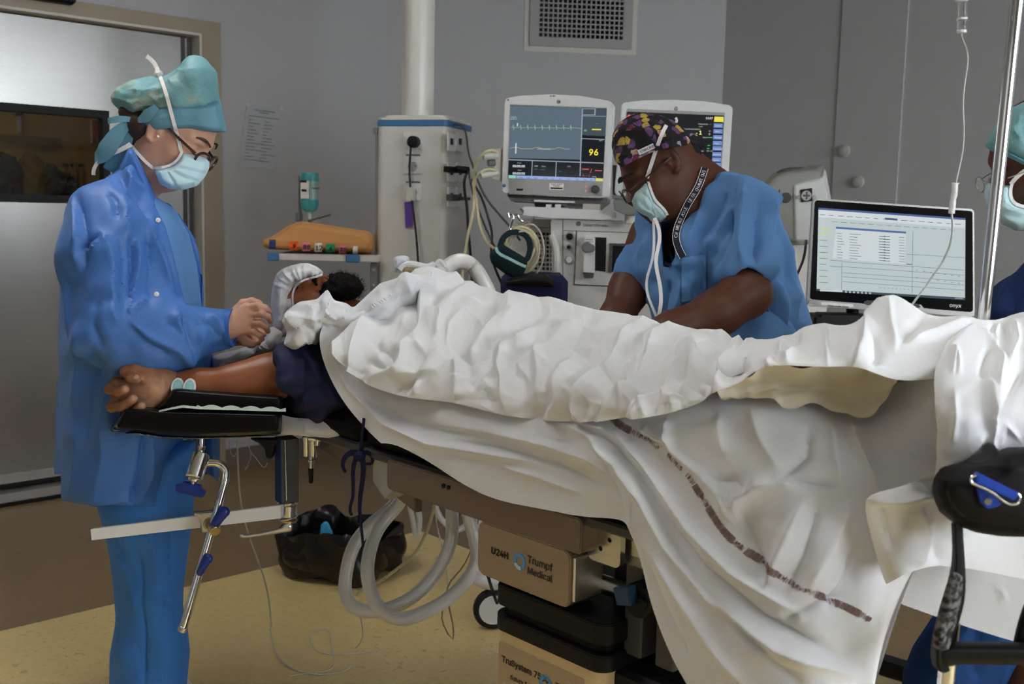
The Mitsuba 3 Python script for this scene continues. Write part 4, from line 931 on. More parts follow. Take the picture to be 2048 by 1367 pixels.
# mask
mask = [(1293, 354), (1282, 368), (1269, 384), (1262, 402), (1268, 416), (1282, 428), (1296, 434), (1302, 443), (1320, 446), (1332, 438), (1336, 430), (1330, 418), (1314, 402), (1306, 384), (1300, 366)]
maskm = fold(Body().add(s_puff(mask, F2 - .006, d_oval(1345, 92, .088), .014)).mesh(.003), [([(1298, 372), (1290, 395), (1300, 418)], .004, 5), ([(1312, 402), (1318, 420), (1332, 436)], .006, 4, 6), ([(1270, 395), (1285, 410), (1300, 424)], -.003, 4), ([(1280, 382), (1296, 396), (1308, 412)], -.004, 3), ([(1306, 400), (1302, 420), (1310, 438)], -.005, 4)])
km = obj('mask', maskm, 'mask_green', w_, label='pale green face mask', smooth=40)
obj('strap', ribbon(SNAP([(1294, 356), (1302, 330), (1312, 300), (1324, 268), (1333, 250)], [head, capm], .004), .0092, .0012, 44, facing=(-.1, -1, .1)), 'strap_white', km, smooth=60)
obj('edging', ribbon(SNAP([(1294, 357), (1302, 380), (1312, 401), (1326, 416), (1335, 430)], [maskm], .001), .006, .0015, 30), 'strap_white', km, smooth=60)
for pts, w in (([(1333, 250, -.06), (1345, 248, -.05), (1353, 243, -.05), (1351, 235, -.05)], .006), ([(1309, 436, -.098), (1316, 452, -.125), (1319, 480, -.15), (1312, 520, -.17), (1318, 560, -.18), (1322, 600, -.19), (1316, 634, -.2)], .0085), ([(1307, 440, -.098), (1308, 470, -.12), (1304, 520, -.135), (1293, 566, -.14), (1296, 590, -.15), (1304, 612, -.16), (1312, 632, -.17)], .006)):
    obj('strap', ribbon([Q(*p) for p in pts], w, .0012, 44, facing=(-.1, -1, .1)), 'strap_white', km, smooth=60)
# scrub top
top = [(1428, 338), (1450, 341), (1474, 346), (1509, 357), (1532, 376), (1548, 400), (1562, 436), (1575, 478), (1593, 540), (1612, 602), (1626, 650), (1640, 800), (1380, 800), (1330, 700), (1304, 640), (1294, 590), (1290, 560), (1288, 500), (1292, 460), (1302, 432), (1340, 424), (1395, 404), (1414, 370)]
G = Body().add(s_puff(top, F2 + .04, .155, .12), .02)
G.add(s_cap(Q(1484, 415, -.07), Q(1494, 520, -.16), .072, .072), .05)
G.add(s_cap(Q(1320, 450, .12), Q(1270, 556, .08), .062, .056), .04)
neck = [(1424, 320), (1430, 338), (1417, 372), (1386, 427), (1358, 468), (1356, 500), (1345, 525), (1333, 537), (1325, 528), (1323, 480), (1322, 440), (1300, 420), (1340, 380)]
def s_neck(poly, f1):
    pg = s_puff(poly, 2.5, 3.0, .004)
    def d(p): return np.maximum(pg(p), p[:, 1] - f1)
    d.bb = (Q(1360, 430) - 3, Q(1360, 430) + 3); return d
G.cut(s_neck(neck, F2 + .04), .008)
# the near sleeve ends at a wavy hem, the far sleeve likewise
hem1 = np.array([(1400, 590), (1436, 570), (1452, 560), (1470, 546), (1487, 534), (1500, 535), (1512, 541), (1524, 548), (1540, 566)], float)
def sclip(p):
    q = PROJ(p); near = p[:, 1] < F2 - .085
    a = np.where(near & (q[:, 0] > 1425) & (q[:, 0] < 1526), (q[:, 1] - np.interp(q[:, 0], hem1[:, 0], hem1[:, 1])) * F2 / FPX, -1)
    b = np.where(q[:, 0] < 1291, ((q[:, 1] - 564) - (q[:, 0] - 1240) * .30) * F2 / FPX, -1)
    return np.maximum(a, b)
rg_ = [([(1440, 350), (1410, 420), (1385, 470), (1372, 510)], .009, 9), ([(1484, 368), (1482, 430), (1480, 480), (1486, 530)], .010, 8), ([(1470, 380), (1460, 430), (1450, 480), (1430, 540)], -.010, 8), ([(1500, 380), (1540, 430), (1550, 500), (1540, 560)], .010, 12), ([(1470, 400), (1440, 450), (1420, 500)], .009, 8), ([(1450, 380), (1425, 430), (1400, 480)], -.008, 8), ([(1462, 420), (1440, 470), (1424, 520)], -.007, 6),
       ([(1550, 440), (1562, 500), (1580, 580)], -.010, 9), ([(1566, 480), (1580, 560), (1600, 640)], .009, 10), ([(1530, 560), (1540, 610), (1530, 660)], -.014, 9), ([(1548, 560), (1562, 620), (1570, 680)], .012, 10), ([(1500, 590), (1490, 640), (1478, 680)], .010, 10), ([(1364, 560), (1360, 620), (1366, 660)], .012, 9), ([(1336, 560), (1330, 620), (1340, 660)], -.010, 9), ([(1312, 470), (1306, 520), (1312, 580)], -.010, 8), ([(1296, 470), (1284, 520), (1280, 560)], .008, 8), ([(1404, 520), (1400, 580), (1392, 630)], -.008, 9), ([(1345, 530), (1370, 528), (1392, 516)], .006, 5), ([(1512, 420), (1520, 470), (1510, 530)], -.008, 8), ([(1380, 540), (1376, 600), (1384, 650)], .006, 9)]
topm = fold(G.mesh(.0062, clip=sclip), [(l[0], l[1] * 2.2, *l[2:]) for l in rg_], amp=.011, size=46, seed=41, n=60)
kt = obj('scrub_top', topm, 'scrub_blue', w_, label='blue scrub top', smooth=50)
pr = [SNAP([(1363, y0), (1388, y0 - 4), (1412, y0 - 8)], [topm], .009, n=12) for y0 in np.linspace(516, 604, 12)]
pv = np.array(pr).reshape(-1, 3); pi = np.arange(144).reshape(12, 12); pf = np.stack([pi[:-1, :-1], pi[1:, :-1], pi[1:, 1:], pi[:-1, 1:]], -1).reshape(-1, 4); pk = (pv, np.vstack([pf[:, [0, 1, 2]], pf[:, [0, 2, 3]]]))
obj('pocket', pk, 'scrub_blue', kt, smooth=60)
obj('trousers', Body().add(s_cap(P(1500, 700, F2 - .05), P(1510, 900, F2 - .05), .12), .03).add(s_cap(P(1500, 700, F2 + .15), P(1510, 900, F2 + .15), .12), .03).add(s_cap(P(1510, 900, F2 - .05), np.array([.62, F2 - .05, .10]), .10, .08), .03).add(s_cap(P(1510, 900, F2 + .15), np.array([.62, F2 + .15, .10]), .10, .08), .03).mesh(.012), 'scrub_blue', w_, smooth=True)
for dd in (-.05, .15): obj('shoe', Body().add(s_cap([.56, F2 + dd, .045], [.45, F2 + dd - .1, .04], .045, .038), .02).mesh(.01, lo=[-9, -9, .002]), 'white_plastic', w_, smooth=60)
# lanyard with lettering
lan3 = SNAP([(1410, 336), (1404, 354), (1393, 380), (1378, 404), (1366, 428), (1356, 452), (1352, 474), (1357, 496), (1366, 514)], [head, topm], .006, 7)
mat('lanyard_navy', srgb(20, 22, 44), .6, .3)
kl = obj('lanyard', ribbon(lan3, .0165, .0016, 50, facing=(-.1, -1, .25)), 'lanyard_navy', w_, label='navy lanyard with white edges and lettering', smooth=60)
L3 = spline(lan3, 60); tt = np.gradient(L3, axis=0); tt /= np.linalg.norm(tt, axis=1, keepdims=True); fc = np.tile(unit([-.1, -1, .25]), (60, 1)); xx = np.cross(tt, fc); xx /= np.linalg.norm(xx, axis=1, keepdims=True); up_ = np.cross(xx, tt)
obj('edging', cat_mesh([ribbon(L3 + xx * s * .0080 + up_ * .001, .0014, .001, 60, facing=(-.1, -1, .25)) for s in (-1, 1)]), 'strap_white', kl, smooth=60)
def along(text, t0, h):
    ms = []; L = np.r_[0, np.cumsum(np.linalg.norm(np.diff(L3, axis=0), axis=1))]; s = t0
    for ch in text:
        if ch == ' ': s += h * .5; continue
        i = np.searchsorted(L, s); i = min(max(i, 1), 58); m = np.eye(4); x = -tt[i]; z = up_[i]; m[:3, 0], m[:3, 2] = x, z; m[:3, 1] = np.cross(z, x); m[:3, 3] = L3[i] - m[:3, 1] * h / 2 + z * .0010
        ms.append(lettering(ch, h, m, depth=.0004)); s += h * .86
    return cat_mesh(ms)
obj('lettering', along('CHAMPIONS LEAGUE  UEFA CHAMPIONS'[::-1], .012, .0082), 'strap_white', kl, smooth=False)
obj('lanyard_tail', ribbon(SNAP([(1333, 440), (1332, 470), (1333, 500), (1336, 530)], [head, topm, maskm], .004, 7), .0165, .0016, 20, facing=(-.1, -1, .1)), 'lanyard_navy', kl, smooth=60)
# ---------------------------------------------------------------- the patient on the table
F3 = 2.74
def Q(x, y, d=0.0): return P(x, y, F3 + d)
w_ = thing('person', 'bearded patient lying on the operating table with one arm stretched out palm up', 'person')
H = hframe(Q(620, 633), (-.17, -.36, .92), (-.985, .0, -.18))
B = Body(); head_parts(B, H, .97, 1.25, skull=(.010, .020, .096, .066))
B.add(s_cap(Q(640, 634, 0), Q(745, 650, -.02), .055, .060), .03)
head = B.mesh(.0036)
A = Body()
A.add(s_cap(Q(745, 682, -.04), Q(1000, 745, -.44), .105, .10), .05)                  # trunk under the drapes
chain(A, [Q(720, 720, -.22), Q(640, 735, -.31), Q(545, 752, -.36)], [.062, .054, .050], .03)
chain(A, [Q(545, 752, -.36), Q(512, 757, -.37), Q(470, 764, -.38), Q(400, 768, -.385), Q(345, 766, -.39)], [.046, .040, .036, .032, .026], .03)
chain(A, [P(1000, 768, 2.14), P(1400, 800, 1.92), P(1785, 716, 1.72), P(1960, 900, 1.56)], [.075, .070, .055, .045], .05); chain(A, [P(1040, 750, 2.38), P(1500, 775, 2.1), P(1990, 738, 1.92), P(2150, 900, 1.82)], [.075, .065, .05, .045], .05)  # legs under the drapes
HP = Body(); dh = -.40
palm = [(335, 764), (322, 790), (300, 812), (268, 800), (258, 776), (285, 745)]
HP.add(s_cap(Q(352, 766, dh + .01), Q(322, 768, dh), .026, .030), .02)
for (x, y) in ((262, 768), (262, 785), (268, 803), (280, 818)): HP.add(s_cap(Q(318, 776, dh), Q(x, y, dh + .01), .026, .016), .014)
HP.add(s_cap(Q(325, 755, dh - .006), Q(292, 748, dh - .012), .022, .020), .014)     # ball of the thumb
HP.add(s_cap(Q(322, 792, dh - .004), Q(296, 812, dh - .004), .016, .014), .014)
fing = [([(262, 766, dh + .005), (233, 764, dh + .005), (219, 778, dh - .012), (236, 783, dh - .038), (250, 778, dh - .046)], .0125),
        ([(262, 785, dh + .006), (232, 797, dh + .002), (224, 814, dh - .014), (246, 812, dh - .042), (266, 797, dh - .048)], .0128),
        ([(268, 803, dh + .008), (250, 822, dh + .004), (247, 836, dh - .010), (266, 828, dh - .038), (283, 812, dh - .044)], .0122),
        ([(282, 818, dh + .008), (272, 836, dh + .004), (276, 846, dh - .008), (290, 840, dh - .032), (299, 830, dh - .038)], .0105)]
for pts, r in fing: chain(HP, [Q(*p) for p in pts], [r, r * .80], .004)
chain(HP, [Q(*p) for p in [(300, 742, dh - .010), (272, 737, dh - .018), (252, 742, dh - .022), (262, 754, dh - .034), (274, 757, dh - .038)]], [.0175, .0150, .0125, .0115, .0098], .006)
hand = relax(HP.mesh(.0026), 1)
hand = fold(hand, [([(258, 770), (280, 768), (320, 764)], -.0022, 2.2), ([(268, 762), (290, 770), (318, 770)], -.0018, 2.0), ([(262, 788), (280, 786), (296, 790)], -.0018, 2.2), ([(276, 800), (290, 800), (305, 798)], -.0014, 2.0), ([(325, 752), (330, 766), (328, 780)], -.0014, 2.2)])
palm_v, palm_f = hand
qn = vnormals(*hand)
# body, and the palm side (paler skin) as its own piece of the same surface
facing = ((unit(EYE - Q(290, 790, dh)) * qn).sum(1))
def skin_col(v, f):
    return None
mat('skin_patient', srgb(140, 82, 52), .42, .42)
armm = relax(A.mesh(.008), 1)
obj('body', cat_mesh([head, armm]), 'skin_patient', w_, smooth=True)
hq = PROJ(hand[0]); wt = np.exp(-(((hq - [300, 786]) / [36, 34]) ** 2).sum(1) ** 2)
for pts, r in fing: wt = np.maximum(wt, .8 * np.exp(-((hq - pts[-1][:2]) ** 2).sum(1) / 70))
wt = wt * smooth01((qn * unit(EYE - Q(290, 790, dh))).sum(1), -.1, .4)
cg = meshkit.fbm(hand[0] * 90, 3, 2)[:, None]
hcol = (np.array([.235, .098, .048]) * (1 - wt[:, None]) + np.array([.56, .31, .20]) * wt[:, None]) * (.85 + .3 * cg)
mat('skin_hand', {'type': 'mesh_attribute', 'name': 'vertex_color'}, .5, .35)
obj('hand', hand, 'skin_hand', w_, label='upturned right hand with curled fingers, the palm paler', smooth=True, color=hcol)
for pts, r in fing:
    a, b = Q(*pts[-2]), Q(*pts[-1]); al = unit(b - a); out = unit(np.array([.1, -.8, .5])); obj('nail', nail(b + out * r * .72 - al * .001, al, out, .0048, .0062), 'skin_nail', f'{w_}__hand', smooth=True) if 'skin_nail' in scene else (mat('skin_nail', srgb(190, 150, 132), .3, .45), obj('nail', nail(b + out * r * .72 - al * .001, al, out, .0048, .0062), 'skin_nail', f'{w_}__hand', smooth=True))
a, b = Q(262, 754, dh - .034), Q(274, 757, dh - .038); obj('nail', nail(b + unit(np.array([0, -.7, .6])) * .0085, unit(b - a), np.array([0, -.7, .6]), .006, .007), 'skin_nail', f'{w_}__hand', smooth=True)
# beard: a dense dark mass with a broken outline
bo = [(662, 549), (681, 545), (700, 548), (716, 558), (725, 572), (720, 588), (704, 598), (680, 606), (655, 604), (640, 596), (633, 582), (640, 574), (648, 568), (655, 562)]
bm = Body().add(s_puff(bo, F3 - .03, .085, .045)).mesh(.0042)
v, f = bm; nn = vnormals(v, f); v = v + nn * ((meshkit.fbm(v * 95, 3, 5) - .42) * .016)[:, None]
mat('beard_black', (.007, .006, .0055), .9, .15)
obj('beard', (v, f), 'beard_black', w_, label='full black beard', smooth=False)
# strands of the beard and the moustache
rg = np.random.default_rng(11); hairs = []
sel = rg.choice(len(v), 420, replace=False)
for i in sel:
    d = unit(nn[i] + rg.normal(0, .35, 3)); hairs.append(tube([v[i] - nn[i] * .003, v[i] + d * .006, v[i] + d * .011 + rg.normal(0, .002, 3)], [.0006, .0005, .0002], 5, 3))
obj('beard_hair', cat_mesh(hairs), 'beard_black', w_, kind='stuff', smooth=False)
obj('moustache', tube([(H @ np.array(q))[:3] for q in ((.098, -.030, -.045, 1), (.108, 0, -.038, 1), (.098, .030, -.045, 1))], [.004, .006, .004], 14, 6, flat=.6), 'beard_black', w_)
for y in (-1, 1):
    a, b, c = ((H @ np.array([x * .97, yy * y, z, 1]))[:3] for x, yy, z in ((.114, .016, .033), (.106, .036, .040), (.090, .054, .034)))
    obj('eyebrow', tube([a, b, c], [.0012, .0020, .001], 14, 6, flat=.5), 'beard_black', w_)
    e = (H @ np.array([.1005, .033 * y, .006, 1]))[:3]; obj('eye', tube([(H @ np.array([.1015, (.033 + k) * y, .0055 - abs(k) * .1, 1]))[:3] for k in (-.012, 0, .012)], [.0012, .0030, .0012], 10, 6), 'hair_black', w_)
# white bouffant cap, gathered round the face
co = [(546, 636), (541, 606), (543, 584), (547, 562), (553, 547), (563, 538), (580, 531), (600, 526), (618, 526), (634, 533), (649, 545), (640, 552), (624, 556), (604, 563), (591, 574), (584, 594), (586, 614), (580, 642), (570, 660), (556, 668), (546, 656)]
mat('cap_white', srgb(226, 226, 226), .75, .25)
rg = np.random.default_rng(5); rd = []
for i in range(34):
    a0 = -2.9 + 3.3 * i / 34; c = np.array([612, 590]); d = np.array([math.cos(a0), math.sin(a0) * .95]); rd.append(([tuple(c + d * 20), tuple(c + d * 44 + rg.normal(0, 2, 2)), tuple(c + d * 72)], .0035 * rg.choice([-1, 1]), 2.6))
capm = fold(Body().add(s_puff(co, F3 + .005, .112, .022)).mesh(.0038), rd, amp=.004, size=22, seed=6, n=50)
kc_ = obj('cap', capm, 'cap_white', w_, label='white gathered surgical cap', smooth=45)
obj('gather', tube(SNAP([(642, 550), (625, 555), (604, 562), (591, 573), (585, 593), (586, 612)], [capm, head], .002), .0028, 40, 6), 'cap_white', kc_)
# hanging lower part of the cap behind the ear
obj('cap_side', cloth([[(556, 600, F3 - .06), (568, 598, F3 - .09), (581, 596, F3 - .10)], [(548, 630, F3 - .05), (562, 632, F3 - .09), (582, 630, F3 - .11)], [(552, 655, F3 - .05), (562, 660, F3 - .08), (578, 656, F3 - .10)], [(556, 668, F3 - .05), (564, 674, F3 - .07), (574, 668, F3 - .08)]], 30, 24, relief=lambda q, X: .004 * crumple(q, 14, 8, 30))[:2], 'cap_white', kc_, smooth=50)
# navy shirt: shoulder and sleeve
so = [(556, 688), (570, 680), (600, 672), (640, 680), (700, 690), (760, 760), (760, 840), (722, 826), (700, 838), (668, 848), (636, 850), (606, 840), (582, 820), (566, 796), (552, 760), (546, 724), (548, 704)]
rg_ = [([(556, 700), (580, 720), (590, 760), (584, 800)], .012, 8), ([(590, 690), (606, 730), (604, 790)], -.012, 8), ([(580, 770), (610, 740), (650, 720)], .010, 7), ([(590, 800), (620, 770), (660, 760)], -.010, 7), ([(575, 740), (590, 775), (620, 800), (660, 805)], .010, 7), ([(610, 700), (640, 760), (690, 810)], .011, 9), ([(630, 690), (670, 740), (710, 800)], -.010, 8), ([(600, 830), (640, 815), (690, 815)], -.008, 6), ([(560, 720), (566, 760), (580, 800)], -.010, 6)]
shirtm = fold(Body().add(s_puff(so, F3 - .34, .115, .055, tilt=(-.02, 0))).mesh(.006), rg_, amp=.007, size=36, seed=51, n=60)
obj('shirt', shirtm, 'navy_cloth', w_, label='navy shirt sleeve', smooth=50)
# two electrodes on the wrist: things of their own, lying on the arm
mat('electrode_print', srgb(150, 205, 205), .6, .3)
for i, (x, y) in enumerate(((355, 773), (379, 774))):
    ke = thing('electrode', f"white oval electrode sticker on the patient's wrist, {('nearer the hand', 'nearer the elbow')[i]}", 'electrode', 'electrode stickers on the wrist')
    c = SNAP([(x, y), (x + .5, y)], [armm], .006)[0]; z = unit(np.array([0, -.9, .45])); m = frame(c, (1, 0, .02), np.cross(z, [1, 0, 0.02])); m[:3, 2] = z; m[:3, 1] = np.cross(z, m[:3, 0])
    e = shapely.Point(0, 0).buffer(1, quad_segs=10)
    obj('pad', xf(slab(shapely.affinity.scale(e, .0145, .021), .0022, .0006), m), 'strap_white', ke)
    m2 = m.copy(); m2[:3, 3] += z * .0013
    obj('print', xf(slab(shapely.affinity.scale(e, .0105, .016), .0008), m2), 'electrode_print', ke)
    ms = []
    for r_ in range(3):
        m3 = m2.copy(); m3[:3, 3] = c + z * .0019 + m[:3, 1] * (.006 - .006 * r_); ms.append(lettering('ECG', .0035, m3, depth=.0003, align='c'))
    obj('lettering', cat_mesh(ms), 'strap_white', ke, smooth=False)
# ---------------------------------------------------------------- the person at the right edge, behind the drip stand
F4 = 2.02
def Q(x, y, d=0.0): return P(x, y, F4 + d)
w_ = thing('person', 'person in teal cap and pale mask behind the chrome drip stand at the right edge', 'person')
H = hframe(Q(2100, 328), (-.96, -.05, -.26), (-.26, 0, .96))
B = Body(); head_parts(B, H, .95, 1.05, .8)
B.add(s_cap(Q(2140, 360, 0), Q(2190, 500, .02), .05, .06), .02)
head = B.mesh(.0036)
A = Body().add(s_cap(Q(2140, 560, -.12), Q(2120, 800, -.2), .055, .048), .03).add(s_cap(Q(2120, 800, -.2), Q(2010, 850, -.22), .046, .032), .03).add(s_cap(Q(2150, 560, .12), Q(2140, 800, .05), .055, .05), .03)
for dd in (-.06, .06):
    hip = Q(2150, 1050, dd); A.add(s_cap(hip + [0, .12, 0], np.array([hip[0] - .0, hip[1] + .12, .45]), .05, .045), .03).add(s_cap(np.array([hip[0], hip[1] + .12, .45]), np.array([hip[0] - .03, hip[1] + .12, .10]), .045, .032), .03)
obj('body', cat_mesh([head, A.mesh(.012)]), 'skin_dark', w_, smooth=True)
capo = [(1975, 292), (1984, 262), (2000, 236), (2022, 216), (2050, 202), (2090, 192), (2140, 200), (2176, 230), (2190, 270), (2186, 310), (2160, 350), (2120, 352), (2080, 342), (2048, 330), (2010, 308), (1990, 298)]
capm = fold(Body().add(s_puff(capo, F4, d_oval(2090, 118, .092), .03)).mesh(.0045), [([(2040, 215), (2030, 260), (2048, 290)], .005, 5), ([(2010, 240), (2030, 262), (2060, 280)], .004, 4), ([(2060, 210), (2050, 250), (2070, 280)], -.004, 5)], amp=.004, size=40, seed=61, n=50)
kc = obj('cap', capm, 'cap_teal', w_, label='teal bouffant cap', smooth=45)
bo = [(1975, 278), (2010, 292), (2048, 312), (2100, 330), (2140, 340), (2140, 360), (2100, 352), (2048, 334), (2010, 314), (1978, 300)]
obj('band', Body().add(s_puff(bo, F4, d_oval(2090, 119, .094), .012)).mesh(.0042), 'cap_band', kc, smooth=50)
mask = [(1972, 366), (1990, 366), (2012, 370), (2024, 366), (2022, 380), (2021, 392), (2028, 404), (2042, 412), (2074, 416), (2090, 440), (2070, 456), (2034, 462), (2008, 450), (1990, 436), (1974, 414), (1968, 390)]
maskm = fold(Body().add(s_puff(mask, F4, d_oval(2058, 94, .080), .014)).mesh(.0034), [([(1980, 392), (2000, 400), (2024, 404)], -.003, 4), ([(1990, 424), (2010, 430), (2040, 432)], -.003, 4), ([(2000, 410), (2020, 420), (2050, 424)], .003, 4)])
km = obj('mask', maskm, 'mask_green', w_, label='pale green face mask', smooth=45)
obj('strap', ribbon(SNAP([(2022, 368), (2036, 352), (2052, 340), (2068, 332)], [head, capm], .003), .008, .0012, 24), 'strap_white', km, smooth=60)
obj('edging', ribbon(SNAP([(2024, 368), (2021, 384), (2026, 402), (2044, 412), (2066, 414)], [maskm, head], .002), .006, .0015, 24), 'strap_white', km, smooth=60)
rings = [np.array([(H @ np.array([.128 - .25 * abs(.031 * y + .022 * math.cos(a)) ** 1.2, .031 * y + .022 * math.cos(a), -.008 + .015 * math.sin(a), 1]))[:3] for a in np.linspace(0, 2 * np.pi, 21)[:-1]]) for y in (-1, 1)]
fr_ = [tube(np.vstack([r, r[:1]]), .0012, 50, 6) for r in rings] + [tube([(H @ np.array(q))[:3] for q in ((.126, -.009, -.004, 1), (.130, 0, -.001, 1), (.126, .009, -.004, 1))], .0012, 8, 6)]
for y in (-1, 1): fr_.append(tube([(H @ np.array(q))[:3] for q in ((.112, .053 * y, -.002, 1), (.07, .079 * y, .006, 1), (.0, .084 * y, .016, 1))], .0011, 12, 6))
kg = obj('glasses', cat_mesh(fr_), 'steel', w_, label='thin metal-rimmed glasses', smooth=50)
for r in rings:
    n_ = len(r); obj('lens', (np.vstack([r, r.mean(0)]), np.array([[i, (i + 1) % n_, n_] for i in range(n_)])), 'lens_glass', kg, smooth=False)
top = [(2048, 524), (2030, 545), (2000, 562), (1976, 582), (1964, 610), (1958, 660), (1960, 800), (1990, 1100), (2260, 1100), (2280, 700), (2250, 560), (2180, 500), (2140, 470), (2090, 490)]
obj('gown', fold(Body().add(s_puff(top, F4 + .02, .17, .11)).mesh(.008), [([(2048, 530), (2010, 580), (1990, 640)], .012, 9), ([(2040, 560), (2030, 600), (2020, 650)], -.012, 8), ([(1990, 590), (2000, 620), (1990, 660)], .008, 7)], amp=.006, size=50, seed=63, n=40), 'scrub_navy', w_, label='dark blue scrub top', smooth=50)
tr = [(1960, 1000), (2260, 1000), (2270, 1200), (2260, 1400), (2230, 1760), (2100, 1760), (2085, 1420), (2070, 1320), (2048, 1340), (1990, 1420), (1950, 1700), (1830, 1700), (1800, 1420), (1806, 1340), (1826, 1290), (1856, 1245), (1900, 1180)]
mat('trouser_blue', srgb(22, 58, 108), .8, .25)
trm = fold(Body().add(s_puff(tr, F4 + .12, .16, .10)).mesh(.009, lo=[-9, -9, .05]), [([(1850, 1250), (1880, 1300), (1880, 1367)], .010, 12), ([(1960, 1250), (1950, 1300), (1960, 1367)], -.012, 12), ([(1990, 1260), (2010, 1310), (2000, 1367)], .010, 12)], amp=.006, size=60, seed=64, n=30)
obj('trousers', trm, 'trouser_blue', w_, smooth=50)
for x in (1880, 2150):
    c = P(x, 1700, F4 + .12); obj('shoe', Body().add(s_cap([c[0], c[1], .045], [c[0] - .13, c[1] - .05, .038], .044, .036), .02).mesh(.01, lo=[-9, -9, .002]), 'white_plastic', w_, smooth=60)
# ---------------------------------------------------------------- operating table
def TE(s, z, o=0.0): return np.array([-.53 + .683 * s + .73 * o, 2.45 - .73 * s + .683 * o, z])
AX, AC = np.array([.683, -.73, 0]), np.array([.73, .683, 0])        # along the table to the feet, across it away from the eye
def tbox(s0, s1, z0, z1, o0, o1, b=.004):
    v, f = box((0, 0, 0), (abs(s1 - s0), abs(o1 - o0), abs(z1 - z0)), b)
    m = np.eye(4); m[:3, 0], m[:3, 1], m[:3, 2] = AX, AC, [0, 0, 1]; m[:3, 3] = TE((s0 + s1) / 2, (z0 + z1) / 2, (o0 + o1) / 2); return xf((v, f), m)
def TF(s, z, o=0.0):
    """Frame on the table's near side: reading direction along the table, up, facing the eye."""
    m = np.eye(4); m[:3, 0], m[:3, 1], m[:3, 2], m[:3, 3] = AX, [0, 0, 1], -AC, TE(s, z, o); return m
t_ = thing('operating_table', 'operating table with beige column and bronze side panels under the draped patient', 'operating table')
mat('mattress_black', (.006, .006, .007), .55, .12)
obj('mattress', [tbox(-.32, .30, .868, .925, -.01, .50, .018), tbox(.31, .86, .862, .925, .0, .50, .018), tbox(.87, 1.25, .862, .925, .0, .50, .018)], 'mattress_black', t_)
obj('top_plate', [tbox(-.32, .30, .845, .868, .0, .49), tbox(.31, 1.25, .842, .862, .0, .49)], 'dark_grey', t_)
sp = slab(shapely.box(0, 0, .56, .066).buffer(.0).buffer(-.012).buffer(.012, quad_segs=5), .05, .004)
mat('bronze_dark', srgb(122, 108, 100), .38, .5, .4)
obj('side_panel', xf(sp, TF(.41, .792, .016)), 'bronze_dark', t_, label='bronze side panel under the mattress')
for s_, z_ in ((.60, .838), (.615, .838)): obj('screw', xf(lathe([(0, 0), (.0045, 0), (.0045, .003), (0, .003)], None, 12), TF(s_, z_, -.009)), 'black_rubber', t_)
mat('panel_grey', srgb(128, 118, 108), .45, .4, .3)
obj('head_plate', xf(slab([(0, .085), (.39, .085), (.39, -.045), (.30, -.02), (.14, .01), (.0, .03)], .02, .003), TF(.03, .775, .07)), 'panel_grey', t_)
obj('head_beam', tbox(.0, .42, .79, .845, .10, .16), 'panel_grey', t_)
obj('joint_cover', xf(slab([(0, 0), (.075, 0), (.075, -.072), (.045, -.094), (.0, -.065)], .05, .004), TF(.34, .855, .03)), 'grey_plastic', t_, label='light joint cover at the end of the side panel')
# bracket block and drilled steel plates right of the side panel
obj('bracket', [xf(slab([(0, .0), (.125, .0), (.125, .050), (.0, .066)], .10, .004), TF(.822, .792, .06))], 'cream_plastic', t_, label='pale bracket block')
obj('bracket_screw', xf(lathe([(0, 0), (.006, 0), (.006, .004), (.003, .004), (.003, .002), (0, .002)], None, 14), TF(.838, .80, .008)), 'steel', t_)
pl = shapely.box(0, 0, .075, .13).buffer(-.012).buffer(.012, quad_segs=5)
for hx, hy in ((.03, .10), (.05, .075), (.05, .045), (.03, .025), (.058, .10)): pl = pl.difference(shapely.Point(hx, hy).buffer(.0045, quad_segs=4))
obj('steel_plate', [xf(slab(pl, .012, .0), TF(.95, .775, .035)), xf(slab(shapely.box(0, 0, .13, .11).difference(shapely.box(.085, .05, .115, .10)), .02, .0), TF(.99, .78, .06))], 'steel', t_)
obj('lift_column', [tbox(.93, 1.14, .60, .86, .12, .30, .006), tbox(1.02, 1.06, .62, .80, .05, .12, .003), tbox(1.09, 1.13, .62, .80, .05, .12, .003)], 'dark_grey', t_)
obj('cross_tube', rod(TE(.93, .715, .08), TE(1.12, .715, .08), .017), 'steel', t_)
obj('pivot', [rod(TE(1.07, .735, .02), TE(1.07, .735, .10), .030), rod(TE(1.085, .735, .012), TE(1.085, .735, .02), .010)], 'black_plastic', t_)
mat('lever_teal', srgb(24, 62, 96), .4, .4)
obj('lock_lever', xf(slab([(0, 0), (.035, .012), (.042, -.02), (.01, -.028)], .02, .003), TF(1.035, .752, .01)), 'lever_teal', t_, label='small blue locking lever')
# control box with its lettering
bx = slab(shapely.box(0, 0, .245, .106).buffer(-.02).buffer(.02, quad_segs=6), .085, .004)
kb = obj('control_box', xf(bx, TF(.70, .688, .035)), 'bronze_panel', t_, label='bronze control box with printed marks')
obj('end_cap', tbox(.946, .952, .702, .782, -.004, .07, .002), 'aluminium', kb, smooth=False)
def ring(c, r0, r1, a0, a1, fr, th=.0012):
    a = np.linspace(a0, a1, 24); p = [(c[0] + r1 * math.cos(t), c[1] + r1 * math.sin(t)) for t in a] + [(c[0] + r0 * math.cos(t), c[1] + r0 * math.sin(t)) for t in a[::-1]]
    return xf(slab(p, th), fr)
f0 = TF(.70, .688, -.0085)
obj('logo', [ring((.118, .054), .0085, .0155, math.radians(-60), math.radians(200), f0)], 'logo_blue', kb, smooth=False)
obj('logo_segment', [ring((.118, .054), .0085, .0155, math.radians(205), math.radians(290), f0)], 'logo_pale', kb, smooth=False)
def lett(tx, s, z, h, fr, bold=False):
    m = fr.copy(); m[:3, 3] = fr[:3, 3] + fr[:3, 0] * s + fr[:3, 1] * z; return lettering(tx, h, m, bold, .0006)
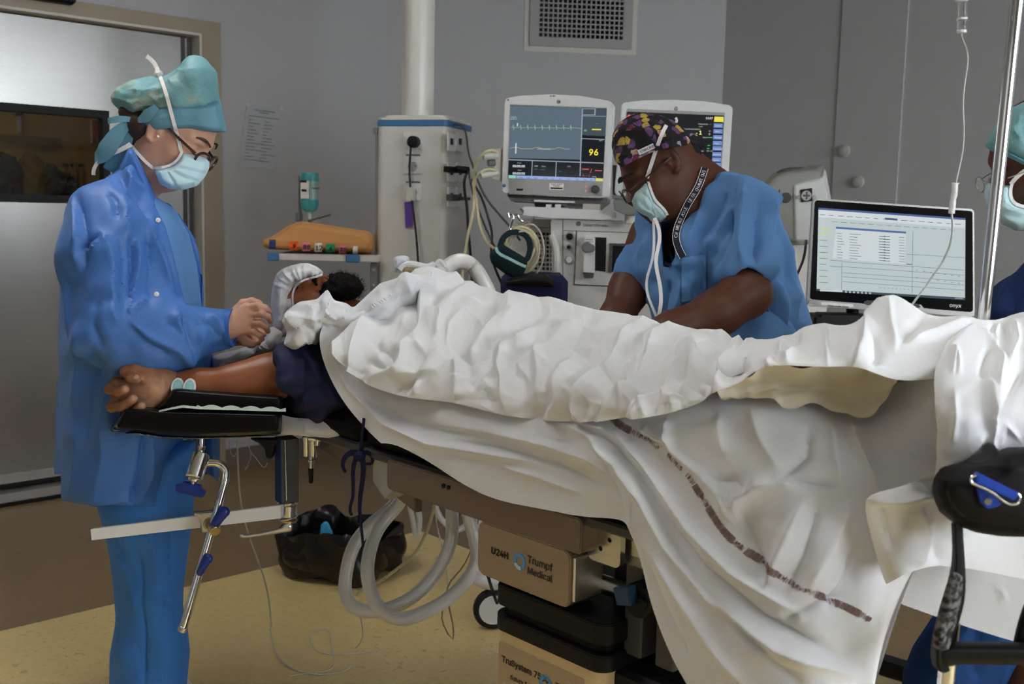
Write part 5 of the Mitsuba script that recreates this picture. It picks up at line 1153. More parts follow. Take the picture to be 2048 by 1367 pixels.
obj('lettering', [lett('U24H', .040, .050, .0125, f0, True)], 'ink_black', kb, smooth=False)
obj('lettering', [lett('Trumpf', .138, .058, .0135, f0), lett('Medical', .138, .038, .0125, f0)], 'ink_brown', kb, smooth=False)
# bellows and column base
for i, (z0, z1, g) in enumerate(((.645, .684, .0), (.618, .640, .012), (.596, .628, .0))):
    r_ = rbox((.285 - 2 * g, .42 - 2 * g, z1 - z0), .03, 5)
    m = np.eye(4); m[:3, 0], m[:3, 1], m[:3, 2] = AX, AC, [0, 0, 1]; m[:3, 3] = TE(.887, (z0 + z1) / 2, .20)
    obj('bellow', xf(r_, m), 'black_plastic', t_)
m = np.eye(4); m[:3, 0], m[:3, 1], m[:3, 2] = AX, AC, [0, 0, 1]; m[:3, 3] = TE(.885, .335, .20)
kb = obj('column', xf(rbox((.272, .41, .53), .028, 6), m), 'beige_panel', t_, label='beige column base with printed plate')
obj('side_cover', tbox(1.005, 1.16, .07, .60, .03, .37, .01), 'black_plastic', t_)
fp = TF(.765, .42, -.006)
obj('name_plate', xf(slab(shapely.box(0, 0, .22, .155).buffer(-.006).buffer(.006), .002), fp), 'label_plate', kb)
fq = TF(.765, .42, -.0075)
obj('lettering', [lett('TruSystem 7500', .010, .118, .0115, fq, True), lett('Saturn Edition', .034, .092, .0085, fq), lett('Trumpf', .150, .112, .0150, fq), lett('Medical', .150, .090, .0140, fq)], 'ink_brown', kb, smooth=False)
obj('logo', [ring((.127, .115), .0085, .0165, math.radians(-60), math.radians(200), fq)], 'logo_blue', kb, smooth=False)
obj('logo_segment', [ring((.127, .115), .0085, .0165, math.radians(205), math.radians(290), fq)], 'logo_pale', kb, smooth=False)
obj('foot', [tbox(.45, 1.2, .02, .09, -.02, .42, .02)], 'black_plastic', t_)
# head-end clamp hardware
obj('hook_bracket', Body().add(s_puff([(492, 874), (570, 874), (568, 890), (552, 892), (548, 912), (540, 920), (532, 914), (530, 898), (518, 886)], 2.44, .02, .008)).mesh(.003), 'black_plastic', t_, smooth=50)
obj('side_sheet', cloth([[(556, 826, 2.38), (640, 836, 2.33), (720, 826, 2.28), (800, 840, 2.24)], [(560, 850, 2.37), (640, 862, 2.31), (720, 856, 2.26), (810, 868, 2.22)], [(562, 868, 2.38), (640, 874, 2.33), (720, 882, 2.29), (830, 896, 2.24)]], 24, 60, ridges=[([(600, 838), (612, 852), (616, 870)], .006, 6), ([(690, 845), (680, 862), (684, 880)], -.005, 6), ([(730, 850), (735, 880)], .004, 4)])[:2], 'paper_white', t_, label='white paper sheet over the mattress edge', smooth=True)
# ---------------------------------------------------------------- arm board and its clamps
FB = 2.37
def Q(x, y, d=0.0): return P(x, y, FB + d)
t_ = thing('arm_board', 'black padded arm board carrying the outstretched arm on chrome rods', 'arm board')
def tex_worn(p, n, uv):
    s = smoothstep(.80, .86, noise(p.x * 46 + 3, p.y * 46, p.z * 60)) * smoothstep(.55, .62, noise(p.x * 9, p.y * 9, p.z * 9))
    return mix((.005, .005, .006), (.20, .22, .22), s)
mat('board_black', mikit.proc(tex_worn), .32, .12)
lower = [(246, 812), (300, 812), (330, 816), (420, 818), (565, 822), (563, 868), (480, 872), (400, 875), (330, 873), (270, 866), (219, 862)]
obj('pad', relax(Body().add(s_puff(lower, FB, .095, .012)).mesh(.004), 1), 'board_black', t_, smooth=50)
side = [(346, 777), (360, 776), (420, 781), (500, 787), (566, 791), (566, 824), (420, 822), (330, 820), (312, 818), (330, 800)]
obj('side_pad', relax(Body().add(s_puff(side, FB - .058, .026, .012)).mesh(.0035), 1), 'board_black', t_, smooth=50)
far = [(350, 768), (420, 770), (560, 780), (560, 822), (350, 820)]
obj('side_pad', relax(Body().add(s_puff(far, FB + .075, .02, .012)).mesh(.005), 1), 'board_black', t_, smooth=50)
mat('liner_green', srgb(176, 190, 176), .7, .3)
lt, lb = [], []
rg = np.random.default_rng(2)
xs = np.linspace(318, 572, 90)
bump_ = np.abs(np.sin((xs - 365) / 12.5)) * 5 * (xs > 395) + 3
v = []
for x, b in zip(xs, bump_):
    y0 = np.interp(x, [318, 345, 366, 400, 572], [821, 813, 807, 812, 818]); y1 = np.interp(x, [318, 345, 366, 400, 572], [824, 818, 815, 818, 823])
    v += [Q(x, y1 - b - (y1 - y0) * .3, -.094), Q(x, y1, -.100), Q(x, y1, -.094)]
v = np.array(v); f = []
for i in range(len(xs) - 1):
    for a, b in ((0, 1), (1, 2)): f += [(3 * i + a, 3 * i + b, 3 * i + 3 + b), (3 * i + a, 3 * i + 3 + b, 3 * i + 3 + a)]
obj('liner_edge', (v, np.array(f)), 'liner_green', t_, label='pale green wavy liner edge', smooth=60)
obj('bottom_plate', [relax(Body().add(s_puff([(235, 866), (330, 876), (400, 878), (560, 872), (560, 868), (400, 873), (330, 871), (270, 862)], FB, .085, .003)).mesh(.003), 1)], 'steel', t_, smooth=50)
def fr_rod(pts, r, **k): return tube([Q(*p) for p in pts], r, 50, 14)
obj('pin', [rod(Q(404, 876, -.02), Q(402, 915, -.03), .0058), rod(Q(404, 892, -.025), Q(402, 904, -.025), .0085, .0060)], 'chrome', t_)
obj('sleeve', [rod(Q(402, 907, -.03), Q(388, 956, -.06), .0205, n=28), rod(Q(389, 954, -.06), Q(388, 960, -.06), .014)], 'chrome', t_, label='chrome sleeve')
obj('stem', rod(Q(387, 958, -.06), Q(385, 972, -.06), .006), 'steel', t_)
kn = np.array([(1, 0), (.62, .30), (.60, .62), (.0, .62), (-.60, .62), (-.62, .30), (-1, 0), (-.95, -.55), (-.5, -.62), (0, -.58), (.5, -.62), (.95, -.55)]) * [.030, .0165]
m = np.eye(4); m[:3, 0] = unit(Q(410, 984, -.06) - Q(358, 972, -.06)); m[:3, 2] = unit([0, -1, .1]); m[:3, 2] -= m[:3, 0] * (m[:3, 0] @ m[:3, 2]); m[:3, 2] = unit(m[:3, 2]); m[:3, 1] = np.cross(m[:3, 2], m[:3, 0]); m[:3, 3] = Q(382, 977, -.06)
obj('knob', xf(slab(Polygon(kn).buffer(.003, quad_segs=4), .022, .004), m), 'blue_knob', t_, label='dark blue turning knob')
obj('rod', fr_rod([(408, 926, -.03), (424, 925, -.025), (440, 928, -.02), (450, 938, -.02), (452, 952, -.025), (447, 975, -.035), (432, 1030, -.055), (412, 1100, -.08), (388, 1180, -.11), (366, 1256, -.13)], .0092), 'chrome', t_, label='bent chrome rod')
obj('rod_end', rod(Q(368, 1252, -.13), Q(363, 1262, -.132), .0110), 'steel', t_)
for (a, b, w) in (((446, 1022), (428, 1052), .020), ((414, 1115), (400, 1144), .017)):
    c0, c1 = Q(*a, -.072 - .03 * (a[1] > 1100)), Q(*b, -.078 - .03 * (a[1] > 1100)); obj('clip', relax(Body().add(s_cap(c0, c1, w * .62, w * .5), .01).add(s_cap(c0 + [.008, -.006, 0], c1 + [.006, -.006, .012], w * .45, w * .35), .008).mesh(.003), 1), 'blue_grip' if False else 'blue_knob', t_, smooth=50)
# flat white rail bar with its clamp
mat('bar_white', srgb(232, 234, 236), .35, .5)
bar = [Q(181, 1058, 0), Q(562, 1010, .02), Q(562, 1036, .02), Q(183, 1080, 0)]
bv = np.array([p + d for d in ([0, 0, 0], [.004, .012, 0]) for p in bar]); bf = np.array([[0, 2, 1], [0, 3, 2], [4, 5, 6], [4, 6, 7], [0, 1, 5], [0, 5, 4], [3, 7, 6], [3, 6, 2], [0, 4, 7], [0, 7, 3], [1, 2, 6], [1, 6, 5]])
obj('rail_bar', (bv, bf), 'bar_white', t_, label='flat white metal bar', smooth=False)
obj('clamp', [relax(Body().add(s_puff([(386, 1022), (448, 1016), (450, 1026), (440, 1030), (442, 1062), (402, 1068), (398, 1034), (388, 1030)], FB - .02, .018, .008)).mesh(.003), 1)], 'steel', t_, smooth=50)
obj('clamp_knob', [rod(Q(420, 1046, -.03), Q(424, 1049, -.055), .016), rod(Q(424, 1049, -.055), Q(430, 1060, -.085), .011, .010), rod(Q(428, 1056, -.08), Q(431, 1063, -.090), .0125)], 'brass', t_, label='brass clamp knob')
# square post with its joint and lever
mat('post_blue', srgb(34, 44, 84), .4, .5)
def pbox(x0, x1, y0, y1, f0, f1): return box(((P(x0, y0, f0)[0] + P(x1, y0, f0)[0]) / 2, (f0 + f1) / 2, (P(x0, y0, f0)[2] + P(x0, y1, f0)[2]) / 2), (abs(P(x1, y0, f0)[0] - P(x0, y0, f0)[0]), f1 - f0, abs(P(x0, y0, f0)[2] - P(x0, y1, f0)[2])), .003)
v, f = box((0, 0, 0), (.043, .043, .155), .002, yaw=math.radians(32)); c = Q(574, 938, .06)
obj('post', (v + c, f), 'dark_grey', t_, label='dark square post with a blue face'); v2, f2 = box((0, 0, 0), (.0425, .0425, .1545), .001, yaw=math.radians(32)); obj('post_face', (v2 * [1, 1, 1] + c + np.array([-.0012, -.0019, 0]) * 0 + np.array([-math.cos(math.radians(32)), -math.sin(math.radians(32)), 0]) * .0012, f2), 'post_blue', t_); 
obj('post_edge', rod(Q(570, 880, .030), Q(573, 1000, .030), .0012), 'chrome', t_)
obj('joint', [rod(Q(575, 1000, .06), Q(576, 1008, .06), .025, n=26), rod(Q(576, 1007, .06), Q(576, 1032, .06), .0215, n=26), rod(Q(576, 1032, .06), Q(577, 1036, .06), .0235, n=26)], 'steel', t_)
obj('washer', rod(Q(577, 1036, .06), Q(577, 1043, .06), .0205, n=26), 'brass', t_)
lev = [(477, 1066), (482, 1064), (490, 1069), (535, 1061), (563, 1054), (572, 1044), (585, 1045), (584, 1062), (540, 1069), (490, 1076), (480, 1075)]
obj('lever', relax(Body().add(s_puff(lev, FB + .05, .010, .004)).mesh(.0022), 1), 'aluminium', t_, label='flat metal lever', smooth=45)
obj('lever_pin', lathe([(0, 0), (.0045, 0), (.0045, .003), (0, .004)], zto(Q(578, 1052, .04), EYE), 14), 'steel', t_)
# rail clamp hook right of the post
t2 = thing('rail_clamp', 'chrome rail clamp with a black tip hanging under the table edge', 'clamp')
obj('clamp_body', [rod(P(612, 872, 2.40), P(613, 912, 2.40), .0085), rod(P(625, 870, 2.41), P(626, 914, 2.41), .010), rod(P(636, 871, 2.40), P(634, 890, 2.40), .007), rod(P(606, 876, 2.40), P(642, 878, 2.40), .006)], 'chrome', t2)
obj('stem', [rod(P(622, 912, 2.40), P(622, 936, 2.40), .0055), rod(P(622, 918, 2.40), P(622, 924, 2.40), .0085)], 'steel', t2)
obj('tip', rod(P(622, 934, 2.40), P(622, 966, 2.40), .0062, .005, ch=.5), 'black_plastic', t2, label='black tip')
# ---------------------------------------------------------------- sheets and drapes
def FE(x):
    """Distance of the table's near edge on the sight line through x."""
    k = (x - 1024) / 2100.0; s = (.53 + 2.45 * k) / (.683 + .73 * k); return 2.45 - .73 * s
def tex_sheet(p, n, uv):
    a = noise(p.x * 500, p.y * 500, p.z * 500); return mi.Color3f(.70, .71, .735) * (.97 + .05 * a)
mat('sheet_cotton', mikit.proc(tex_sheet), .85, .2, sheen=.2)
def tex_paper(p, n, uv):
    a = noise(p.x * 380, p.y * 380, p.z * 380); b = fbm(p.x * 12, p.y * 12, p.z * 12); return mi.Color3f(.775, .785, .80) * (.97 + .04 * a + .02 * b)
scene['drape_paper'] = {'type': 'twosided', 'bsdf': {'type': 'principled', 'base_color': mikit.proc(tex_paper), 'roughness': .62, 'specular': .3}}
mat('drape_beige', srgb(218, 212, 194), .7, .25)
mat('stripe_brown', srgb(112, 86, 82), .85, .2)

def sheet_thing(name, label, cat, mesh, bsdf, smooth=40, **k):
    return obj(name, mesh, bsdf, None, label, cat, smooth=smooth, **k)

# cotton sheet hanging over the near side of the table
cols = [[(660, 640, .02), (640, 692, -.06), (668, 770, -.045), (715, 838, -.03), (762, 886, -.04)],
        [(800, 640, .22), (772, 720, .06), (786, 800, .01), (815, 866, -.025), (852, 921, -.04)],
        [(950, 670, .34), (938, 745, .09), (936, 820, .005), (942, 902, -.03), (962, 986, -.045)],
        [(1085, 690, .34), (1072, 760, .09), (1062, 835, -.005), (1066, 925, -.035), (1076, 1016, -.05)],
        [(1185, 700, .34), (1182, 770, .09), (1182, 850, -.01), (1184, 945, -.04), (1186, 1034, -.05)],
        [(1262, 700, .34), (1262, 775, .08), (1262, 860, -.01), (1262, 955, -.045), (1260, 1056, -.055)],
        [(1335, 690, .32), (1330, 790, .04), (1316, 900, -.02), (1296, 1040, -.06), (1300, 1200, -.07)],
        [(1420, 700, .28), (1415, 810, .03), (1395, 950, -.03), (1378, 1150, -.075), (1398, 1400, -.09)],
        [(1535, 720, .24), (1530, 840, .03), (1510, 1000, -.03), (1500, 1200, -.08), (1520, 1440, -.10)],
        [(1660, 760, .26), (1655, 880, .07), (1636, 1030, -.01), (1625, 1220, -.06), (1630, 1440, -.08)],
        [(1735, 770, .28), (1735, 900, .10), (1730, 1030, .06), (1712, 1210, .02), (1700, 1440, -.02)],
        [(1850, 756, .17), (1846, 900, .14), (1838, 1010, .15), (1790, 1170, .13), (1738, 1400, .10)],
        [(1890, 760, .20), (1886, 900, .20), (1876, 1010, .21), (1812, 1180, .16), (1744, 1400, .16)]]
grid = [[(c[r][0], c[r][1], FE(c[r][0]) + c[r][2]) for c in cols] for r in range(5)]
rg_ = [([(660, 700), (700, 780), (770, 850), (860, 890), (960, 905), (1100, 925)], .012, 9), ([(720, 790), (780, 830), (880, 860), (1000, 870)], -.012, 12), ([(880, 850), (980, 866), (1090, 890), (1180, 920), (1230, 960)], .012, 9, 14), ([(900, 880), (1000, 896), (1120, 930), (1200, 970)], -.010, 8),
       ([(1120, 846), (1180, 872), (1240, 930), (1290, 1010), (1340, 1100), (1420, 1200), (1560, 1300), (1700, 1350)], .020, 8, 14), ([(1140, 840), (1215, 880), (1275, 950), (1330, 1040), (1400, 1130), (1520, 1230), (1680, 1310)], -.018, 10), ([(1150, 838), (1240, 874), (1310, 960), (1380, 1060), (1470, 1150), (1600, 1230)], .016, 9),
       ([(1190, 880), (1230, 930), (1258, 1000), (1275, 1080)], .014, 8), ([(1215, 935), (1245, 990), (1262, 1050)], -.012, 7), ([(1300, 1090), (1360, 1190), (1430, 1290), (1490, 1367)], .016, 12), ([(1330, 1060), (1400, 1170), (1500, 1280), (1600, 1367)], -.014, 12), ([(1290, 1120), (1330, 1220), (1380, 1320)], -.010, 9),
       ([(1470, 1040), (1480, 1000), (1520, 975), (1600, 965)], .022, 13, 20), ([(1475, 1010), (1520, 1120), (1525, 1180)], -.016, 16), ([(1530, 970), (1600, 960), (1680, 968)], -.012, 10), ([(1610, 1000), (1570, 1090), (1526, 1178)], .016, 12), ([(1640, 1000), (1605, 1110), (1570, 1180)], -.014, 14), ([(1700, 1010), (1660, 1090), (1620, 1170)], .014, 12),
       ([(1400, 950), (1440, 990), (1460, 1040)], .012, 12), ([(1420, 960), (1470, 960), (1500, 990)], -.010, 12), ([(1335, 838), (1336, 870), (1345, 900)], .012, 6), ([(1280, 870), (1296, 862), (1312, 874), (1340, 884)], .016, 5, 9), ([(1300, 880), (1340, 900), (1400, 950)], .008, 8), ([(1440, 830), (1438, 870), (1450, 910)], .007, 10), ([(1500, 820), (1520, 880), (1560, 940)], .008, 14), ([(1620, 850), (1615, 910), (1560, 960)], -.012, 9), ([(1660, 850), (1666, 910), (1680, 960)], .010, 8), ([(1705, 850), (1705, 880), (1728, 930), (1745, 965)], .016, 5, 12),
       ([(1560, 1240), (1640, 1200), (1700, 1190)], -.012, 12), ([(1480, 1290), (1560, 1320), (1640, 1330)], .010, 12), ([(1720, 1090), (1690, 1160), (1660, 1220)], -.010, 12), ([(1000, 930), (1080, 955), (1160, 985)], .006, 6), ([(1060, 850), (1064, 880), (1090, 900)], .004, 3)]
def wr_cotton(q, X): return .0022 * crumple(q, 40, 77, 70) + .0022 * np.where(q[:, 1] > 880, 1, .3) * np.where(q[:, 0] < 1270, 1, 0) * crumple(q, 22, 78, 160)
cot = cloth(grid, 150, 300, ridges=rg_, relief=wr_cotton)
ks = sheet_thing('cotton_sheet', 'white cotton sheet with a brown printed stripe hanging over the table side', 'sheet', cot[:2], 'sheet_cotton', smooth=True)
# the printed stripe lies on the sheet: each short bar and mark cut from the sheet itself
def on_cloth(C, poly, lift=.0012):
    v, f, q = C; c = q[f].mean(1); m = shapely.contains_xy(Polygon(poly), c[:, 0], c[:, 1]); return m
tree_ = cKDTree(cot[2]); cn_ = vnormals(cot[0], cot[1]); cn_ *= np.sign(((EYE - cot[0]) * cn_).sum(1).mean())
def lift(q2, h=.0011):
    """Points of the sheet's surface at picture positions q2, h above it (blend of the nearest three)."""
    d, i = tree_.query(q2, k=4); w = 1 / (d + .3) ** 2; w /= w.sum(1, keepdims=True)
    return (cot[0][i] * w[..., None]).sum(1) + (cn_[i] * w[..., None]).sum(1) * h
line = spline(np.array([(1226, 836, 0), (1262, 862, 0), (1300, 880, 0), (1345, 915, 0), (1400, 985, 0), (1440, 1050, 0), (1475, 1090, 0), (1530, 1130, 0), (1580, 1166, 0), (1640, 1190, 0), (1690, 1212, 0), (1742, 1240, 0)]), 400)[:, :2]
tl = np.gradient(line, axis=0); tl /= np.linalg.norm(tl, axis=1, keepdims=True); nl = np.stack([-tl[:, 1], tl[:, 0]], 1)
rg = np.random.default_rng(4)
def strip_mesh(i0, i1, o0, o1, m=3):
    ii = np.linspace(i0, i1, m); c = np.stack([np.interp(ii, np.arange(400), line[:, k]) for k in (0, 1)], 1); nn = np.stack([np.interp(ii, np.arange(400), nl[:, k]) for k in (0, 1)], 1)
    q = np.vstack([c + nn * o0, c + nn * o1]); v = lift(q); f = []
    for a in range(m - 1): f += [(a, a + 1, m + a + 1), (a, m + a + 1, m + a)]
    return v, np.array(f)
solid, marks = [], []
segs = [(0, 26, 0), (26, 70, 1), (80, 104, 1), (112, 128, 1), (128, 142, 0), (142, 160, 1), (160, 208, 0), (208, 226, 1), (226, 246, 0), (246, 254, 1), (254, 276, 0), (276, 326, 1), (326, 342, 0), (342, 356, 1), (356, 384, 0), (384, 399, 1)]
for a, b, k_ in segs:
    if not k_:
        x = a
        while x < b: solid.append(strip_mesh(x, min(x + .82, b), -7.5, 7.5, 2)); x += 1.15
    else:
        x = a + .5
        while x < b - 1.2:
            r = rg.random(); w_2 = .5 + .5 * rg.random()
            marks.append(strip_mesh(x, x + w_2, -7 + 3 * rg.random(), 7 - 3 * rg.random(), 2))
            if r > .45: marks.append(strip_mesh(x, x + 2.1, -6 + 9 * rg.random(), -4.2 + 9 * rg.random(), 2))
            x += 1.7 + 1.2 * rg.random()
obj('printed_stripe', cat_mesh(solid), 'stripe_brown', ks, kind='stuff', smooth=False, label='brown printed stripe')
obj('printed_marks', cat_mesh(marks), 'stripe_brown', ks, kind='stuff', smooth=False, label='illegible brown printed lettering of the stripe')

# creased paper drape over chest and belly
top = [(742, 602, 2.46), (800, 566, 2.50), (868, 533, 2.52), (945, 570, 2.45), (1040, 590, 2.35), (1130, 602, 2.26), (1215, 622, 2.19), (1300, 642, 2.11), (1390, 657, 2.03), (1492, 686, 1.95)]
bot = [(655, 690), (712, 757), (800, 792), (905, 806), (1015, 831), (1145, 843), (1250, 834), (1350, 822), (1424, 789), (1496, 742)]
rows = [[(x, y + 26, f + .20) for x, y, f in top], [(x, y + 6, f + .09) for x, y, f in top]]
for t in (0, .16, .36, .6, .82, 1.0):
    r = []
    for (x, y, f), (x1, y1) in zip(top, bot):
        fb = FE(x1) - .02 - .075 * max(0, 1 - (x1 - 655) / 260); r.append((x + (x1 - x) * t, y + (y1 - y) * t, fb + (f - fb) * (1 - t) ** 2.0))
    rows.append(r)
rg_ = [([(771, 750), (820, 742), (867, 735), (907, 702)], .016, 7, 13), ([(907, 702), (906, 750), (903, 801)], .016, 6, 12), ([(826, 790), (825, 754)], .010, 5), ([(991, 706), (1004, 770), (1010, 827)], .018, 6, 13), ([(991, 706), (960, 745), (929, 775)], -.012, 9), ([(1068, 684), (1076, 740), (1079, 797)], .014, 7, 12),
       ([(1264, 714), (1255, 780), (1249, 837)], .017, 7, 13), ([(1144, 779), (1147, 843)], .013, 6), ([(1287, 790), (1311, 829)], .012, 6), ([(1399, 723), (1368, 765), (1349, 796), (1349, 823)], .020, 7, 12), ([(1197, 694), (1170, 740), (1144, 779)], .014, 8), ([(1229, 700), (1270, 680), (1311, 665)], .012, 8), ([(1264, 714), (1320, 708), (1370, 703)], .012, 7),
       ([(706, 757), (760, 700), (800, 640), (840, 590)], .012, 9), ([(840, 570), (800, 620), (770, 680)], -.010, 9), ([(930, 620), (900, 650), (890, 690)], .012, 7), ([(930, 620), (960, 640), (980, 690)], -.010, 8), ([(1040, 620), (1000, 660), (960, 680)], .014, 8), ([(1100, 625), (1060, 650), (1030, 700)], .012, 8), ([(1110, 640), (1150, 640), (1190, 660)], .010, 7), ([(860, 590), (880, 630), (870, 660)], .012, 7), ([(1000, 610), (960, 620), (930, 600)], .010, 6), ([(780, 690), (830, 680), (850, 700)], .011, 8), ([(1380, 690), (1340, 720), (1300, 760)], .012, 9), ([(1420, 690), (1400, 723)], .010, 8), ([(1460, 700), (1430, 740), (1405, 780)], -.012, 9)]
tx_, ty_ = [p[0] for p in top], [p[1] for p in top]
def paper_relief(q):
    p3 = np.c_[q / 90, np.zeros(len(q))]; n1, n2 = meshkit.fbm(p3, 2, 41), meshkit.noise(p3 * .8 + 7, 42)
    u = (.88 * q[:, 0] + .47 * q[:, 1]) / 66 + 1.6 * n1; s = u % 1.0; saw = np.where(s < .32, s / .32, (1 - s) / .68)
    h = .0115 * fa(q) + .0030 * fb2(q) + .0125 * fc2(q) + .026 * (saw - .5) * np.clip(n2 * 2.2 - .45, 0, 1)
    return h * np.clip((q[:, 1] - np.interp(q[:, 0], tx_, ty_)) / 40, .45, 1)
rg_ = [(l[0], l[1] * .7, *[w * 1.25 for w in l[2:]]) for l in rg_]
fa, fb2, fc2 = facets((640, 520), (1500, 860), 42, 91, stretch=1.6, ang=-.85), facets((640, 520), (1500, 860), 22, 92, stretch=1.3, ang=-.6), facets((640, 520), (1500, 860), 68, 93, stretch=1.6, ang=-1.0)
pap = cloth(rows, 170, 440, ridges=rg_, relief=lambda q, X: paper_relief(q))
sheet_thing('paper_drape', 'creased white paper drape over the patient\'s chest and belly', 'drape', pap[:2], 'drape_paper', smooth=True)

# drape over the raised leg, its pale underside and the hanging ends
top = [(1478, 684, 1.95), (1540, 680, 1.90), (1590, 664, 1.85), (1650, 647, 1.80), (1712, 638, 1.74), (1780, 599, 1.66), (1850, 624, 1.62), (1930, 636, 1.60), (1985, 650, 1.60)]
bot = [(1422, 788), (1481, 761), (1520, 735), (1590, 731), (1660, 733), (1722, 736), (1790, 758), (1868, 757), (1912, 770)]
fb_ = [1.50, 1.475, 1.455, 1.44, 1.43, 1.42, 1.42, 1.42, 1.42]
rows = [[(x, y + 24, f + .18) for x, y, f in top], [(x, y + 5, f + .07) for x, y, f in top]]
for t in (0, .2, .45, .72, 1.0): rows.append([(x + (x1 - x) * t, y + (y1 - y) * t, fb + (f - fb) * (1 - t) ** 2.0) for (x, y, f), (x1, y1), fb in zip(top, bot, fb_)])
rg_ = [([(1782, 600), (1740, 640), (1728, 690), (1705, 730)], .020, 8, 15), ([(1782, 600), (1778, 640), (1790, 700)], .008, 8), ([(1565, 678), (1560, 700), (1572, 716), (1590, 690)], .012, 7), ([(1600, 664), (1580, 690), (1540, 715)], -.014, 10), ([(1507, 678), (1480, 720), (1424, 788)], .020, 7, 16), ([(1650, 650), (1652, 700), (1655, 730)], .007, 5), ([(1810, 690), (1860, 675), (1910, 655), (1940, 640)], .014, 7, 12), ([(1740, 660), (1760, 700), (1750, 730)], -.012, 10), ([(1850, 626), (1830, 660), (1800, 690)], -.008, 12), ([(1560, 700), (1530, 730)], .01, 7)]
leg = cloth(rows, 90, 200, ridges=rg_, relief=lambda q, X: .003 * crumple(q, 50, 95, 40))
kl = thing('leg_drape', 'white paper drape over the raised leg in front of the flat computer screen', 'drape')
obj('upper_sheet', leg[:2], 'drape_paper', kl, smooth=40)
obj('underside', cloth([[(1420, 782, 1.52), (1500, 745, 1.50), (1580, 728, 1.48), (1680, 724, 1.46), (1760, 738, 1.46), (1800, 752, 1.46)], [(1436, 788, 1.55), (1510, 770, 1.56), (1590, 765, 1.56), (1680, 766, 1.55), (1750, 766, 1.53), (1796, 760, 1.50)], [(1455, 787, 1.55), (1520, 800, 1.535), (1585, 821, 1.52), (1640, 812, 1.53), (1696, 828, 1.51), (1776, 776, 1.50)]], 40, 110, relief=lambda q, X: .006 * crumple(q, 40, 96, 50))[:2], 'drape_beige', kl, label='beige underside of the drape', smooth=40)
rows = [[(1925, 700, 1.60), (1975, 668, 1.72), (2005, 640, 1.82), (2080, 625, 1.86), (2260, 620, 1.95)], [(1892, 690, 1.50), (1955, 650, 1.58), (2010, 648, 1.70), (2085, 640, 1.74), (2270, 640, 1.84)], [(1868, 756, 1.40), (1930, 742, 1.40), (2000, 735, 1.44), (2090, 725, 1.50), (2290, 720, 1.60)], [(1873, 850, 1.37), (1940, 842, 1.35), (2010, 835, 1.36), (2095, 830, 1.38), (2300, 830, 1.48)], [(1866, 964, 1.40), (1940, 960, 1.38), (2010, 960, 1.38), (2095, 960, 1.40), (2300, 980, 1.46)]]
rg_ = [([(1905, 745), (1910, 700), (1918, 745)], .010, 5), ([(1975, 755), (1980, 820), (1975, 880), (1995, 910)], .014, 7, 12), ([(1976, 700), (1965, 740), (1972, 756)], -.010, 7), ([(2005, 720), (1990, 780), (1985, 830)], .012, 8), ([(2048, 730), (2020, 790), (2000, 850)], -.010, 10), ([(1910, 780), (1912, 830), (1905, 880)], .008, 8), ([(1870, 950), (1930, 900), (1968, 860)], .012, 9), ([(2000, 640), (1985, 670), (1990, 700)], .010, 7), ([(2030, 640), (2036, 680), (2020, 720)], .012, 7), ([(1955, 655), (1985, 700), (2010, 730)], .010, 8), ([(2040, 880), (2010, 850), (1990, 900)], .008, 8)]
obj('near_sheet', cloth(rows, 110, 110, ridges=rg_, relief=lambda q, X: .004 * crumple(q, 36, 97, 50))[:2], 'drape_paper', kl, smooth=40)
rows = [[(1862, 950, 1.40), (1900, 945, 1.44), (1960, 950, 1.46), (2080, 960, 1.48)], [(1755, 986, 1.37), (1840, 985, 1.39), (1930, 990, 1.46), (2080, 1000, 1.50)], [(1731, 1014, 1.37), (1835, 1020, 1.38), (1930, 1030, 1.46), (2080, 1040, 1.50)], [(1746, 1088, 1.39), (1830, 1080, 1.39), (1925, 1088, 1.46), (2080, 1100, 1.50)], [(1772, 1168, 1.41), (1826, 1140, 1.40), (1905, 1133, 1.46), (2080, 1165, 1.50)]]
obj('hanging_flap', cloth(rows, 70, 60, ridges=[([(1745, 1000), (1800, 1005), (1870, 990)], .012, 10), ([(1835, 1010), (1850, 1070), (1832, 1136)], .012, 12), ([(1880, 1040), (1872, 1090), (1880, 1130)], -.008, 9), ([(1815, 962), (1835, 975), (1850, 988)], .010, 6), ([(1760, 1010), (1780, 1060), (1790, 1100)], -.010, 14)])[:2], 'drape_paper', kl, smooth=True)
obj('lower_sheet', cloth([[(1778, 1040, 1.62), (1900, 1050, 1.60), (2080, 1060, 1.58)], [(1778, 1120, 1.61), (1900, 1150, 1.59), (2070, 1160, 1.57)], [(1774, 1196, 1.60), (1895, 1240, 1.58), (2032, 1283, 1.56)]], 30, 50, ridges=[([(1990, 1170), (2010, 1190), (2002, 1205)], .004, 4), ([(1900, 1080), (1905, 1180), (1900, 1230)], -.006, 14)])[:2], 'sheet_cotton', kl, smooth=True)

